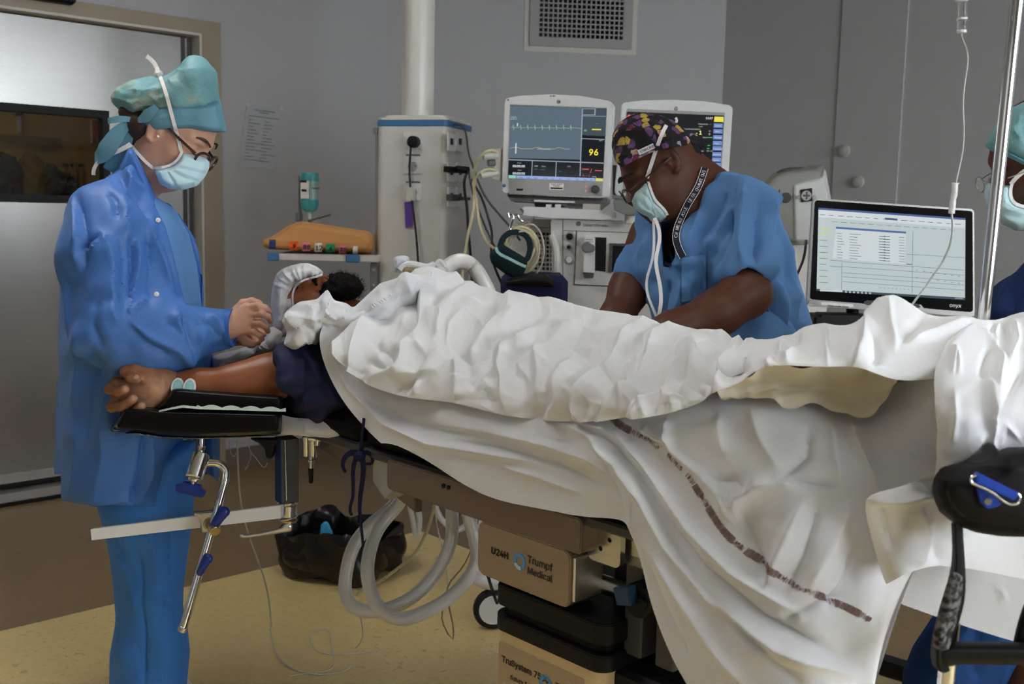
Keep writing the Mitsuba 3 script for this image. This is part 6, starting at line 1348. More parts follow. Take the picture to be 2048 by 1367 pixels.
# crumpled cloth at the neck
neck = [(563, 642), (572, 622), (598, 603), (634, 598), (655, 577), (668, 600), (694, 606), (706, 616), (760, 566), (806, 552), (864, 540), (876, 566), (812, 622), (740, 682), (690, 690), (642, 676), (634, 694), (616, 688), (600, 702), (580, 704), (566, 690), (574, 664)]
rg_ = [([(568, 640), (600, 634), (640, 640), (670, 620)], .012, 6), ([(580, 660), (610, 650), (636, 668)], -.012, 6), ([(600, 606), (622, 616), (645, 604), (660, 582)], .012, 5), ([(655, 600), (650, 625), (670, 640), (690, 632)], .012, 5), ([(640, 612), (636, 640), (650, 665)], -.014, 5), ([(690, 640), (740, 620), (800, 575), (850, 552)], .014, 8), ([(660, 660), (720, 660), (780, 615), (840, 570)], -.010, 8), ([(590, 690), (606, 676), (628, 682)], .012, 5), ([(672, 604), (690, 622), (684, 640)], .010, 4), ([(575, 620), (590, 650), (584, 680)], .010, 6)]
sheet_thing('neck_cloth', 'crumpled white cloth bunched at the patient\'s neck and shoulder', 'cloth', fold(Body().add(s_puff(neck, 2.43, .13, .035, tilt=(.03, 0))).mesh(.0042), rg_, amp=.008, size=20, seed=98, n=90), 'sheet_cotton', smooth=40)
# blanket roll behind the arm, by the shoulder
roll = [(424, 712), (440, 706), (470, 700), (500, 690), (520, 680), (528, 660), (546, 652), (566, 664), (560, 690), (536, 712), (516, 724), (500, 738), (470, 748), (424, 746)]
sheet_thing('folded_blanket', 'pale grey folded blanket beside the patient\'s head, behind the outstretched arm', 'blanket', fold(Body().add(s_puff(roll, 2.66, .12, .03)).mesh(.005), [([(430, 722), (480, 712), (540, 690)], .010, 5), ([(430, 736), (480, 726), (520, 712)], -.008, 5), ([(505, 700), (530, 716)], -.012, 4)], amp=.005, size=26, seed=99, n=40), 'sheet_cotton', smooth=45)
# ---------------------------------------------------------------- equipment behind the table
class Plane:
    """A plane through the sight line of (x, y) at distance f, facing n; details given in picture units are laid on it."""
    def __init__(self, x, y, f, n, roll=0.0):
        self.o = P(x, y, f); self.n = unit(n); up = np.array([0, 0, 1.0]); ex = unit(np.cross(up, self.n)); 
        ex = -ex if ex[0] < 0 else ex
        ey = np.cross(self.n, ex); ey = ey if ey[2] > 0 else -ey
        c, s = math.cos(roll), math.sin(roll); self.ex, self.ey = c * ex + s * ey, -s * ex + c * ey
        self.m = np.eye(4); self.m[:3, 0], self.m[:3, 1], self.m[:3, 2], self.m[:3, 3] = self.ex, self.ey, np.cross(self.ex, self.ey), self.o
    def at(self, x, y, d=0.0):
        o = self.o + self.n * d; v = P(x, y, 1.0) - EYE; p = EYE + v * (((o - EYE) @ self.n) / (v @ self.n)); return p
    def uv(self, x, y, d=0.0): q = self.at(x, y, d) - self.o; return np.array([q @ self.ex, q @ self.ey])
    def plate(self, pts, d0, d1, r=0.0, ch=0.0):
        q = Polygon([self.uv(x, y, d1) for x, y in pts]).buffer(0)
        if r: q = q.buffer(-r, join_style=2).buffer(r, quad_segs=5)
        s = slab(q, d1 - d0, ch); m = self.m.copy(); m[:3, 3] = self.o + m[:3, 2] * (d0 + d1) / 2; return xf(s, m)
    def rect(self, x0, y0, x1, y1, d0, d1, r=0.0, ch=0.0):
        """Rectangle from the upper left (x0, y0) to the lower right (x1, y1), square to the plane's own axes."""
        a, b = self.uv(x0, y0, d1), self.uv(x1, y1, d1); q = shapely.box(min(a[0], b[0]), min(a[1], b[1]), max(a[0], b[0]), max(a[1], b[1]))
        if r: q = q.buffer(-r, join_style=2).buffer(r, quad_segs=5)
        s = slab(q, d1 - d0, ch); m = self.m.copy(); m[:3, 3] = self.o + m[:3, 2] * (d0 + d1) / 2; return xf(s, m)
    def disc(self, x, y, r, d0, d1, n=24, r2=None):
        m = self.m.copy(); q = self.uv(x, y, d1); m[:3, 3] = self.o + self.ex * q[0] + self.ey * q[1] + self.n * d0; m[:3, 2] = self.n; m[:3, 1] = np.cross(self.n, self.ex)
        h = d1 - d0; r2 = r if r2 is None else r2; c = min(.15 * r, h * .4); return lathe([(0, 0), (r, 0), (r, h - c), (r2 - c, h), (0, h)], m, n)
    def text(self, s, x, y, h, d, bold=False, align='l', depth=.0006):
        m = self.m.copy(); q = self.uv(x, y, d); m[:3, 3] = self.o + self.ex * q[0] + self.ey * q[1] + self.n * d; m[:3, 2] = self.n; m[:3, 1] = self.ey; return lettering(s, h, m, bold, depth, align)
def glow(name, c, k): 
    mat(name, c, .5, .3); return {'type': 'area', 'radiance': rgb(np.asarray(c) * k)}

# ---- ceiling pendant with sockets
t_ = thing('ceiling_pendant', 'white ceiling pendant with blue trim, sockets and a black plug beside the patient monitors', 'medical pendant')
a16 = math.radians(16); pn = np.array([-math.sin(a16), -math.cos(a16), 0]); pr = np.array([math.cos(a16), -math.sin(a16), 0])
PF = Plane(822, 400, 4.17, pn); PR_ = Plane(914, 400, 4.2, pr)
L0 = PF.uv(751, 400)[0]; R0 = PF.uv(893, 400)[0]; ztop = PF.at(820, 252)[2]; zbot = .55
def pend(u0, u1, w0, w1, z0, z1, r=.0):
    """Box in the pendant's own axes: u along its front, w back from the front."""
    q = shapely.box(u0, w0, u1, w1)
    if r: q = q.buffer(-r).buffer(r, quad_segs=5)
    s = slab(q, z1 - z0, min(.004, (z1 - z0) * .2)); m = np.eye(4); m[:3, 0] = PF.ex; m[:3, 1] = -pn; m[:3, 2] = [0, 0, 1]; m[:3, 3] = [PF.o[0], PF.o[1], (z0 + z1) / 2]; return xf(s, m)
DW = .31
kb = obj('body', pend(L0, R0, 0, DW, zbot, ztop, .03), 'cabinet_white', t_, smooth=40)
obj('trim_band', pend(L0 - .003, R0 + .003, -.003, DW + .003, ztop, ztop + .024, .03), 'blue_trim', t_, smooth=40)
obj('top_cover', [pend(L0 - .001, R0 + .001, -.001, DW, ztop + .024, ztop + .034, .03), pend(L0 + .02, R0 - .02, .02, DW - .02, ztop + .034, ztop + .044, .03)], 'pole_white', t_, smooth=40)
cx_ = P(835, 230, 4.33); obj('pole', rod([cx_[0], 4.33, ztop + .03], [cx_[0], 4.33, CEIL], .065, n=40), 'pole_white', t_, label='round white ceiling pole')
obj('corner_strip', [pend(R0 - .052, R0 - .020, -.0035, .004, zbot, ztop - .003)], 'grey_plastic', t_, smooth=False)
obj('panel_joint', [pend(PF.uv(795, 300)[0] - .0012, PF.uv(795, 300)[0] + .0012, -.0012, .002, zbot, ztop), pend(PF.uv(855, 300)[0] - .0012, PF.uv(855, 300)[0] + .0012, -.0012, .002, zbot, ztop)], 'mid_grey', t_, smooth=False)
obj('side_rail', [pend(L0 - .016, L0 - .004, .03, .06, zbot, ztop - .02), pend(L0 - .022, L0 - .002, .02, .07, ztop - .03, ztop - .002)], 'steel', t_, smooth=False)
for i, (y, kind) in enumerate(((284, 'plug'), (334, 'free'), (386, 'white'))):
    ks_ = obj('socket', PF.rect(807, y - 20, 842, y + 14, 0, .006, .004, .001), 'white_plastic', t_)
    obj('well', PF.disc(825, y - 3 + (2 if i else 0), .0195, .006, .0075), 'grey_plastic', ks_); obj('pin', [PF.disc(825 + dx, y - 2, .0028, .0075, .010, 10) for dx in (-5, 5)], 'black_plastic', ks_)
obj('label_strip', [PF.rect(812, y, 840, y + 4, 0, .001) for y in (308, 362)], 'print_ink', t_, smooth=False)
for y in (284, 344, 394):
    for x in (904, 921):
        ks_ = obj('socket', PR_.rect(x - 7, y - 20, x + 7, y + 20, 0, .006, .003, .001), 'white_plastic', t_); obj('painted_hole', PR_.rect(x - 2.5, y - 8, x + 2.5, y + 6, .006, .0075), 'black_plastic', ks_, smooth=False)  # black plate on the socket paints the dark of its opening
# plug, its cable, charger with purple tag: things of their own
tp = thing('power_cable', 'black plug and cable in the top socket of the white pendant', 'cable')
obj('plug', [PF.disc(824, 283, .0225, .008, .040), PF.disc(824, 283, .018, .040, .046)], 'black_plastic', tp, smooth=50)
obj('cord', tube([PF.at(822, 291, .03), PF.at(820, 315, .03), PF.at(819, 345, .022), PF.at(822, 385, .03), PF.at(829, 440, .028), PF.at(834, 490, .03), PF.at(837, 540, .03), PF.at(839, 600, .03)], .0042, 50, 8), 'cable_black', tp)
tp = thing('charger', 'white plug with a purple tag in the lowest front socket of the pendant', 'charger')
obj('body', PF.rect(812, 374, 826, 402, .006, .035, .006, .002), 'cream_plastic', tp); obj('tag', PF.plate([(809, 404), (827, 403), (825, 452), (811, 456)], .010, .013, .002), 'purple_tag', tp, label='purple tag')
tp = thing('power_cable', 'black angled plug and cable in the right side of the white pendant', 'cable')
obj('plug', [PR_.rect(899, 332, 915, 346, .006, .03, .003, .002), rod(PR_.at(912, 338, .02), PR_.at(912, 338, .02) + [.05, -.02, -.005], .014)], 'black_plastic', tp)
pq = PR_.at(912, 338, .02) + [.05, -.02, -.005]
obj('cord', tube([pq, P(930, 355, 4.1), P(932, 400, 4.1), P(936, 450, 4.1), P(940, 500, 4.1), P(943, 540, 4.1), P(944, 600, 4.1)], .0055, 50, 8), 'cable_black', tp)
tp = thing('power_cable', 'grey plug low on the right side of the white pendant', 'cable')
obj('plug', [PR_.rect(904, 388, 920, 402, .006, .03, .003, .002), rod(PR_.at(916, 396, .02), PR_.at(916, 396, .02) + [.05, -.02, -.002], .008, .005)], 'dark_grey', tp)
# ---- shelf with parcel, hand gel
t_ = thing('wall_shelf', 'white shelf with blue end caps left of the pendant, under the brown parcel', 'shelf')
SZ = P(640, 508, 4.15)[2]; xl, xr = P(536, 512, 4.15)[0], P(752, 512, 4.15)[0]
obj('board', box(((xl + xr) / 2 + .02, 4.15 + .17, SZ - .014), (xr - xl - .02, .34, .028), .003), 'cabinet_white', t_)
for xa, xb in ((xl, P(558, 512, 4.15)[0]), (P(692, 512, 4.15)[0], P(720, 512, 4.15)[0])): obj('end_cap', box(((xa + xb) / 2, 4.145, SZ - .0145), (xb - xa, .02, .031), .004), 'blue_trim', t_)
obj('bracket', [box((xr - .012, 4.22, SZ - .10), (.03, .12, .15), .003), slab([(0, 0), (.03, 0), (.03, -.07)], .01)] if False else [box((xr - .012, 4.20, SZ - .11), (.028, .05, .16), .003)], 'mid_grey', t_)
for dz in (.06, .12): obj('bolt', lathe([(0, 0), (.006, 0), (.006, .004), (0, .005)], zto([xr - .012, 4.174, SZ - dz], [xr - .012, 4.0, SZ - dz]), 14), 'steel', t_)
tp = thing('parcel', 'brown paper parcel with coloured stickers lying on the white shelf', 'parcel')
mat('kraft', srgb(196, 142, 88), .7, .25); mat('st_orange', srgb(240, 100, 40), .6, .3); mat('st_pink', srgb(232, 130, 150), .6, .3); mat('st_green', srgb(40, 150, 100), .6, .3); mat('st_white', srgb(232, 230, 224), .6, .3); mat('st_navy', srgb(50, 60, 110), .6, .3)
po = [(524, 482), (530, 478), (548, 470), (575, 452), (600, 442), (640, 447), (690, 455), (738, 462), (748, 470), (747, 500), (738, 507), (640, 503), (535, 498), (526, 492)]
pm = fold(Body().add(s_puff(po, 4.30, .16, .02)).mesh(.006), [([(565, 462), (590, 450)], .004, 3), ([(535, 480), (640, 484), (745, 488)], .003, 3), ([(735, 465), (728, 480), (745, 490)], .005, 4)], amp=.003, size=40, seed=71, n=20)
obj('wrapping', pm, 'kraft', tp, smooth=45)
for x, w, mt, tx in ((545, 13, 'st_navy', ''), (588, 18, 'st_orange', '9'), (613, 15, 'st_pink', '88'), (637, 15, 'st_white', '12'), (661, 18, 'st_green', '6'), (686, 15, 'st_pink', '88'), (711, 10, 'st_white', '')):
    ts_ = np.linspace(0, 1, 5); g = SNAP([(x - w / 2, 479 + (x - 545) * .075), (x - w / 2 - .5, 488 + (x - 545) * .075), (x - w / 2 - 1, 497 + (x - 545) * .072)], [pm], .003, n=6); h_ = SNAP([(x + w / 2, 479 + (x - 545) * .075), (x + w / 2 - .5, 488 + (x - 545) * .075), (x + w / 2 - 1, 497 + (x - 545) * .072)], [pm], .003, n=6)
    f = []
    for i in range(5): f += [(i, i + 1, 6 + i + 1), (i, 6 + i + 1, 6 + i)]
    kst = obj('sticker', (np.vstack([g, h_]), np.array(f)), mt, tp, smooth=False)
    if tx:
        pl_ = Plane(x, 488 + (x - 545) * .075, g[2][1] - .002, (-.05, -1, .15)); obj('lettering', pl_.text(tx, x, 493 + (x - 545) * .075, .017, .002, True, 'c'), 'ink_black', kst, smooth=False)
tp = thing('hand_gel', 'teal hand gel bottle in a wall holder above the brown parcel', 'hand gel dispenser')
mat('gel_teal', srgb(70, 160, 160), .3, .5); mat('gel_clear', srgb(150, 180, 180), .25, .5)
c = P(619, 390, 4.72); zz = lambda y: P(619, y, 4.72)[2]
fm = frame((c[0], 4.72, 0), (1, 0, 0), (0, 1, 0))
def ov(pr, m, k=.6): v, f = lathe(pr, None, 24); v = v * [1, k, 1]; return xf((v, f), m)
ho = .039
obj('bottle', ov([(0, zz(346)), (.034, zz(346)), (.040, zz(348)), (ho, zz(400)), (ho, zz(408)), (.032, zz(420)), (.014, zz(424)), (.012, zz(428)), (0, zz(428))], fm), 'gel_clear', tp)
obj('cover', ov([(0, zz(345)), (.036, zz(345.5)), (.0415, zz(349)), (.0415, zz(362)), (0, zz(362))], fm, .64), 'gel_teal', tp); obj('gel', [ov([(0, zz(399)), (.0405, zz(399)), (.0405, zz(408)), (.033, zz(420)), (0, zz(423))], fm, .64)], 'gel_teal', tp)
gp = Plane(614, 385, 4.69, (0, -1, 0)); obj('label', gp.rect(601, 361, 618, 397, 0, .002), 'st_white', tp, smooth=False); obj('label_mark', [gp.rect(601, 360, 613, 365, .002, .003), gp.rect(603, 378, 613, 383, .002, .003)], 'ink_black', tp, smooth=False)
obj('holder', [box((P(600, 400, 4.76)[0], 4.76, zz(395)), (.008, .04, .19), .002), box((c[0] + .01, 4.70, zz(376)), (.08, .004, .006), .001), box((P(600, 430, 4.76)[0], 4.74, zz(434)), (.02, .06, .04), .004)], 'mid_grey', tp)
obj('spout', rod((c[0], 4.72, zz(426)), (c[0], 4.72, zz(441)), .010), 'white_plastic', tp); obj('lever', rod((c[0], 4.70, zz(441)), P(662, 428, 4.62), .006), 'steel', tp)

# ---- patient monitors
def monitor(t_, pl, outer, screen, bezel):
    obj('case', [pl.plate(outer, -.06, 0, .018, .004)], 'white_plastic', t_, smooth=40)
    obj('bezel', pl.plate(bezel, 0, .003, .003, .0008), 'grey_plastic', t_, smooth=40)
n1 = np.array([-.24, -.965, .06]); M1 = Plane(1115, 293, 3.80, n1, -.006)
t_ = thing('patient_monitor', 'white patient monitor showing a yellow 96, left of the flowered cap', 'monitor')
monitor(t_, M1, [(1009, 196), (1040, 191), (1100, 188), (1160, 191), (1226, 203), (1215, 394), (1196, 396), (1100, 392), (1003, 386)], None, [(1020, 208), (1214, 215), (1204, 392), (1018, 388)])
mat('screen_glass', (.012, .016, .022), .06, .55)
ks = obj('screen', M1.plate([(1021, 210), (1213, 217), (1206, 362), (1016, 356)], .003, .0045), 'screen_glass', t_, smooth=False)
def lit(name, mesh, c, k, parent, **kw):
    return obj(name, mesh, 'screen_glass', parent, smooth=False, emitter={'type': 'area', 'radiance': rgb(np.asarray(c) * k)}, **kw)
W_, Y_, G_, B_, R_ = (.9, .95, 1), (1, .85, .05), (.45, .85, .45), (.25, .4, .9), (1, .12, .15)
D = .0049
lit('haze_background', M1.plate([(1021, 211), (1164, 215.5), (1161, 319), (1017, 316)], .0046, .0048), (.19, .27, .34), .55, ks)  # washed-out display ground; its glow stands in for haze mirrored in the glass
lit('haze_background', M1.plate([(1166, 216), (1212, 218), (1211, 272), (1164, 270)], .0046, .0048), (.10, .15, .19), .5, ks)  # weaker glow, the same painted-in reflection haze
def curve(pl, pts, w, d=D): return ribbon([pl.at(x, y, d) for x, y in pts], w, .0006, 3 * len(pts), facing=-pl.n * -1)
ecg = []
for i, x in enumerate(np.linspace(1022, 1137, 9)): ecg += [(x, 254.5 + .02 * (x - 1022)), (x + 4, 254.5), (x + 4.6, 249), (x + 5.2, 260), (x + 5.8, 255)]
def poly_line(pl, pts, w, d=D):
    """Thin straight pieces joined: a drawn trace."""
    ms = []
    for (x0, y0), (x1, y1) in zip(pts[:-1], pts[1:]):
        a, b = pl.at(x0, y0, d), pl.at(x1, y1, d); t = unit(b - a); s = np.cross(pl.n, t) * w / 2; v = np.array([a - s, b - s, b + s, a + s]); ms.append((v, np.array([[0, 1, 2], [0, 2, 3]])))
    return cat_mesh(ms)
lit('trace', poly_line(M1, ecg + [(1165, 257)], .0012), (.45, .75, .5), .8, ks, label='green heart trace')
ple = [(x, 297 - 3.0 * max(0, math.sin((x - 1020) / 7.0)) + .01 * (x - 1020)) for x in np.linspace(1020, 1140, 60)]
lit('trace', poly_line(M1, ple, .0012), (.75, .72, .3), .8, ks, label='yellow pulse trace')
lit('marker', [M1.rect(1031, 286, 1032.5, 307, D, D + .0004), M1.rect(1034, 246, 1036, 252, D, D + .0004)], W_, .7, ks)
lit('divider', [M1.plate([(1164, 217), (1166, 217), (1161, 352), (1159, 352)], D, D + .0004), M1.plate([(1017, 318), (1208, 325), (1208, 327), (1017, 320)], D, D + .0004), M1.plate([(1064, 320), (1065.5, 320), (1064, 352), (1062.5, 352)], D, D + .0004), M1.plate([(1112, 322), (1113.5, 322), (1112, 354), (1110.5, 354)], D, D + .0004), M1.plate([(1162, 276), (1209, 278), (1209, 279.5), (1162, 277.5)], D, D + .0004), M1.plate([(1164, 231), (1212, 232), (1212, 233), (1164, 232)], D, D + .0004)], (.6, .7, .85), .55, ks)
lit('reading', M1.text('96', 1176.5, 310, .0205, D, True), Y_, 1.1, ks, label='yellow reading 96')
lit('reading', [M1.rect(1184, 257.5, 1202, 260, D, D + .0004)], Y_, 1, ks)
lit('reading', M1.text('CC', 1168, 262, .005, D, True), (.5, 1, .3), .8, ks)
lit('clock', [M1.text('00:00:00', 1025, 334, .0076, D, True), M1.text('00:00:00', 1025, 348.5, .0076, D, True)], W_, 1, ks, label='white timers reading 00:00:00')
lit('small_text', [M1.text('Chrono', 1034, 326.5, .0034, D), M1.text('Durée', 1036, 341, .0034, D), M1.text('TEMP', 1068, 333, .004, D), M1.text('Temp', 1083, 333.5, .004, D), M1.text('---.-', 1067, 339, .004, D), M1.text('---.-', 1081, 340, .004, D), M1.text('Analyse', 1021, 235, .0042, D), M1.text('Adulte  II', 1020, 239, .0042, D), M1.text('Filtre pulsatile', 1075, 299, .0052, D), M1.text('---', 1190, 248, .005, D), M1.text('SpO2', 1198, 282, .0036, D), M1.text('CO2', 1135, 334, .004, D), M1.text('--.-', 1116, 343, .004, D)], (.75, .82, .9), .7, ks)
lit('reading', [M1.rect(1164, 337, 1178, 339, D, D + .0004), M1.rect(1190, 340, 1204, 342, D, D + .0004), M1.text('/', 1180, 345, .0135, D), M1.text('(---)', 1165, 352.5, .007, D)], R_, .9, ks, label='red pressure reading')
lit('small_text', M1.text('mmHg', 1184, 354, .0035, D), W_, .7, ks)
lit('frame_box', [M1.rect(1166, 217, 1190, 218, D, D + .0004), M1.rect(1166, 229, 1190, 230, D, D + .0004), M1.rect(1189.5, 217, 1190.5, 230, D, D + .0004)], W_, .5, ks)
lit('key_bar', [M1.plate([(1033, 350.5), (1190, 356), (1190, 362), (1033, 356.5)], .0046, .0049)], (.40, .52, .95), .8, ks); lit('key', M1.plate([(1017, 350), (1032, 350.5), (1032, 356.5), (1017, 356)], .0046, .0049), (.35, .8, .65), .8, ks); lit('key', M1.plate([(1191, 356), (1206, 356.5), (1206, 362.5), (1191, 362)], .0046, .0049), (.85, .85, .2), .8, ks)
obj('key_lettering', [M1.text(s, x, 355 + (x - 1020) * .035, .0034, .0051) for s, x in (('Menu', 1039), ('Alarme', 1053), ('Param', 1068), ('Courbe', 1086), ('Tend', 1102), ('Impr', 1118), ('Zéro', 1135), ('PNI', 1152), ('Stop', 1168), ('Aide', 1180))], 'ink_black', ks, smooth=False)
obj('knob', [M1.disc(1190, 378, .0145, .003, .016), M1.disc(1190, 378, .0115, .016, .019)], 'dark_grey', t_, smooth=50)
for y in (373, 382): lit('alarm_key', M1.disc(1171.5, y, .0032, .003, .0045, 12), (1, .25, .2), .7, t_)
obj('sticker', M1.rect(1099, 366, 1127, 380, .003, .004), 'st_white', t_, smooth=False); obj('sticker_print', [M1.rect(1101, 367.5, 1125, 369, .004, .0045), M1.rect(1106, 371, 1119, 372.5, .004, .0045), M1.rect(1101, 374.5, 1125, 378, .004, .0045)], 'ink_black', t_, smooth=False)
obj('painted_slot', M1.rect(1033, 377, 1046, 381, .003, .004, .001), 'black_plastic', t_, smooth=False)  # flat black plate, the slot is drawn by colour alone
obj('badge', [M1.disc(1117, 203, .0068, 0, .002)], 'dark_grey', t_); obj('badge_ring', [M1.disc(1117, 203, .0052, .002, .0026), ], 'grey_plastic', t_); obj('badge_mark', [M1.rect(1114, 202, 1120, 204, .0026, .003)], 'dark_grey', t_, smooth=False)
obj('badge', [M1.disc(1008, 371, .006, 0, .0015)], 'blue_trim', t_); obj('mark', M1.plate([(1014, 201), (1018, 201), (1016, 197)], 0, .001), 'ink_black', t_, smooth=False)
obj('top_mark', [M1.rect(1100, 190.5, 1103, 193, -.001, .0012), M1.rect(1105, 190.5, 1110, 193, -.001, .0012)], 'mid_grey', t_, smooth=False)
obj('underside', [M1.plate([(1012, 388), (1216, 396), (1216, 404), (1196, 420), (1150, 422), (1120, 408), (1022, 402)], -.075, -.02, .004)], 'mid_grey', t_, smooth=40)
obj('painted_vent_slots', [M1.rect(1018 + i * 4.6, 389.5 + i * .16, 1020.5 + i * 4.6, 393 + i * .16, -.004, .0012) for i in range(41)], 'black_matte', t_, smooth=False)  # black strips laid on the case paint the shade within vent slots
obj('mount_strip', [M1.plate([(1068, 399), (1149, 402), (1149, 406), (1068, 403)], -.02, -.008)], 'white_plastic', t_, smooth=False)
obj('mount', [M1.plate([(1068, 404), (1200, 408), (1200, 416), (1070, 413)], -.03, -.02)], 'black_plastic', t_, smooth=False); obj('clip', [M1.rect(1092, 408, 1102, 417, -.02, -.01), M1.rect(1110, 408, 1121, 417, -.02, -.01)], 'white_plastic', t_, smooth=False)
obj('side_block', M1.plate([(1166, 407), (1200, 408), (1199, 421), (1165, 420)], -.02, -.006), 'cream_plastic', t_, smooth=40); obj('side_block', [M1.plate([(980, 300), (1002, 296), (1000, 362), (984, 356), (990, 330), (978, 326)], -.05, -.02)], 'cream_plastic', t_, smooth=40)

n2 = np.array([-.12, -.985, .08]); M2 = Plane(1350, 300, 3.86, n2, -.012)
t_ = thing('patient_monitor', 'white patient monitor with blue touch keys, partly hidden by the flowered cap', 'monitor')
monitor(t_, M2, [(1243, 205), (1290, 200), (1350, 199), (1410, 202), (1466, 211), (1458, 340), (1452, 400), (1350, 398), (1228, 390), (1236, 300)], None, [(1254, 217), (1450, 225), (1440, 392), (1246, 386)])
ks = obj('screen', M2.plate([(1254, 223), (1448, 231), (1441, 340), (1250, 335)], .003, .0045), 'screen_glass', t_, smooth=False)
lit('key', [M2.plate([(1429, 233), (1447, 233.5), (1447, 244), (1428, 243.5)], .0046, .005)], (1, .9, .1), .9, ks, label='yellow touch key')
for y in (248, 259.5, 271.5, 283, 293.5, 305.5, 316, 326.5): lit('key', M2.plate([(1428 - (y - 240) * .045, y - 1.5), (1446 - (y - 240) * .045, y - 1), (1446 - (y - 240) * .05, y + 7.5), (1427.5 - (y - 240) * .05, y + 7)], .0046, .005), (.22, .36, .80), .75, ks)
lit('key_text', [M2.text(s, x, y + 5, .0048, .0052) for s, x, y in (('Patient', 1430, 248), ('Menu', 1430, 259), ('Réglage', 1429, 271), ('Page', 1429, 283), ('Tendance', 1427, 294), ('Moniteur', 1426, 305), ('Alarme', 1426, 316), ('Standby', 1425, 327))], W_, .8, ks)
lit('clock', M2.text('13:07', 1411, 238, .0068, D, True), W_, 1, ks, label='white time 13:07')
lit('alarm_sign', M2.plate([(1254, 236), (1256, 229), (1261, 229), (1263, 236)], D, D + .0006), R_, .9, ks, label='red alarm sign')
lit('reading', [M2.text('1', 1397, 269, .014, D, True), M2.rect(1395, 266, 1392, 267, D, D + .0004)], (1, .95, .3), 1, ks, label='yellow reading 1')
lit('reading', M2.text('0', 1392, 320, .0135, D, True), W_, 1, ks, label='white reading 0')
lit('small_text', [M2.text('Fréquence', 1396, 249, .005, D), M2.text('l/min', 1398, 254, .004, D), M2.text('Recommandation', 1366, 259, .0055, D), M2.text('---', 1417, 249, .004, D), M2.text('Air', 1417, 263, .0045, D), M2.text('0', 1417, 270, .007, D, True), M2.text('Débit', 1405, 276, .0045, D), M2.text('25-34', 1413, 303, .005, D), M2.text('8', 1413, 322, .006, D, True), M2.text('30-70', 1411, 330, .005, D), M2.text('Vent', 1400, 303, .0045, D)], (.8, .8, .75), .7, ks)
lit('bar', [M2.rect(1398, 292, 1404, 294.5, D, D + .0004), M2.rect(1414, 274, 1425, 275.5, D, D + .0004), M2.rect(1415, 290, 1420, 291.5, D, D + .0004), M2.rect(1414, 296, 1419, 297.5, D, D + .0004)], (.2, .9, .3), .6, ks)
lit('bar', [M2.rect(1360, 264.6, 1392, 265.4, D, D + .0004)], (.8, .8, .2), .5, ks)
obj('badge', [M2.disc(1352, 217, .0066, 0, .002)], 'dark_grey', t_); obj('badge_ring', M2.disc(1352, 217, .005, .002, .0026), 'grey_plastic', t_)
obj('arm', [M2.plate([(1225, 330), (1240, 330), (1238, 392), (1225, 388)], -.10, -.05), rod(P(1300, 395, 3.92), P(1300, 440, 3.92), .04)], 'mid_grey', t_)

# ---- anaesthesia machine
t_ = thing('anaesthesia_machine', 'off-white anaesthesia machine with knobs and vaporiser slots behind the patient', 'anaesthesia machine')
nm = np.array([-.10, -.995, 0]); MA = Plane(1200, 520, 3.66, nm)
def zf(y, f): return P(1200, y, f)[2]
body = [(1101, 438), (1420, 446), (1420, 760), (1108, 760)]
obj('cabinet', MA.plate(body, -.42, 0, .01, .003), 'cabinet_white', t_, smooth=40)
obj('top_shelf', [MA.plate([(1042, 416), (1050, 413), (1200, 420), (1232, 424), (1232, 436), (1205, 440), (1100, 436), (1042, 430)], -.40, .03, .006, .003)], 'white_plastic', t_, smooth=40)
obj('panel_joint', [MA.plate([(1126, 460), (1320, 466), (1320, 467.5), (1126, 461.5)], -.001, .0016), MA.plate([(1125, 440), (1126.5, 440), (1126.5, 760), (1125, 760)], -.001, .0016)], 'mid_grey', t_, smooth=False)
obj('inset_panel', MA.plate([(1154, 463), (1300, 469), (1300, 574), (1149, 568)], 0, .006, .003, .001), 'cabinet_white', t_); obj('inset_edge', [MA.plate([(1152, 462), (1154, 462), (1149.5, 569.5), (1147.5, 569.5)], 0, .0035), MA.plate([(1148, 568), (1300, 574), (1300, 576), (1148, 570)], 0, .0035)], 'dark_grey', t_, smooth=False)
obj('painted_slot', [MA.plate([(1190, 474), (1213, 475), (1211, 543), (1188, 541)], .006, .008), MA.plate([(1222, 488), (1310, 490), (1310, 546), (1219, 543)], .006, .008, .003)], 'black_matte', t_, smooth=False)  # flat black plates; the shade inside the openings is put in as colour
obj('slot_frame', [MA.plate([(1219, 486), (1226, 486), (1223, 546), (1216, 544)], .006, .016, .002), MA.plate([(1219, 486), (1310, 489), (1310, 494), (1219, 491)], .006, .016, .001)], 'dark_grey', t_)
kv = obj('vaporiser', MA.plate([(1169, 474), (1190, 475), (1189, 546), (1166, 544)], .006, .05, .004, .003), 'white_plastic', t_)
obj('dial', [rod(MA.at(1174, 494, .05), MA.at(1174, 494, .075), .018), rod(MA.at(1182, 496, .05), MA.at(1182, 496, .07), .014)], 'mid_grey', kv); obj('base', MA.plate([(1165, 544), (1188, 546), (1186, 556), (1168, 556)], .006, .045, .003), 'dark_grey', kv); obj('plate_mark', [MA.rect(1172, 478, 1186, 480, .05, .0506), MA.rect(1172, 482, 1186, 483.5, .05, .0506)], 'mid_grey', kv, smooth=False)
obj('green_light', MA.disc(1236, 540, .010, .008, .010), 'st_green', t_)
for x, y, r in ((1140, 472, .017), (1138, 493, .009)): kk = obj('gauge', MA.disc(x, y, r, 0, .008), 'grey_plastic', t_); obj('knob', MA.disc(x - 1, y + 1, r * .68, .008, .03), 'black_plastic', kk, smooth=50)
kk = obj('gauge', MA.disc(1138, 520, .015, 0, .006), 'grey_plastic', t_); obj('dial', MA.disc(1138, 519, .011, .006, .009), 'white_plastic', kk)
obj('side_panel', [MA.plate([(1022, 436), (1104, 440), (1108, 640), (1026, 636)], -.36, -.14, .004)], 'cabinet_white', t_)
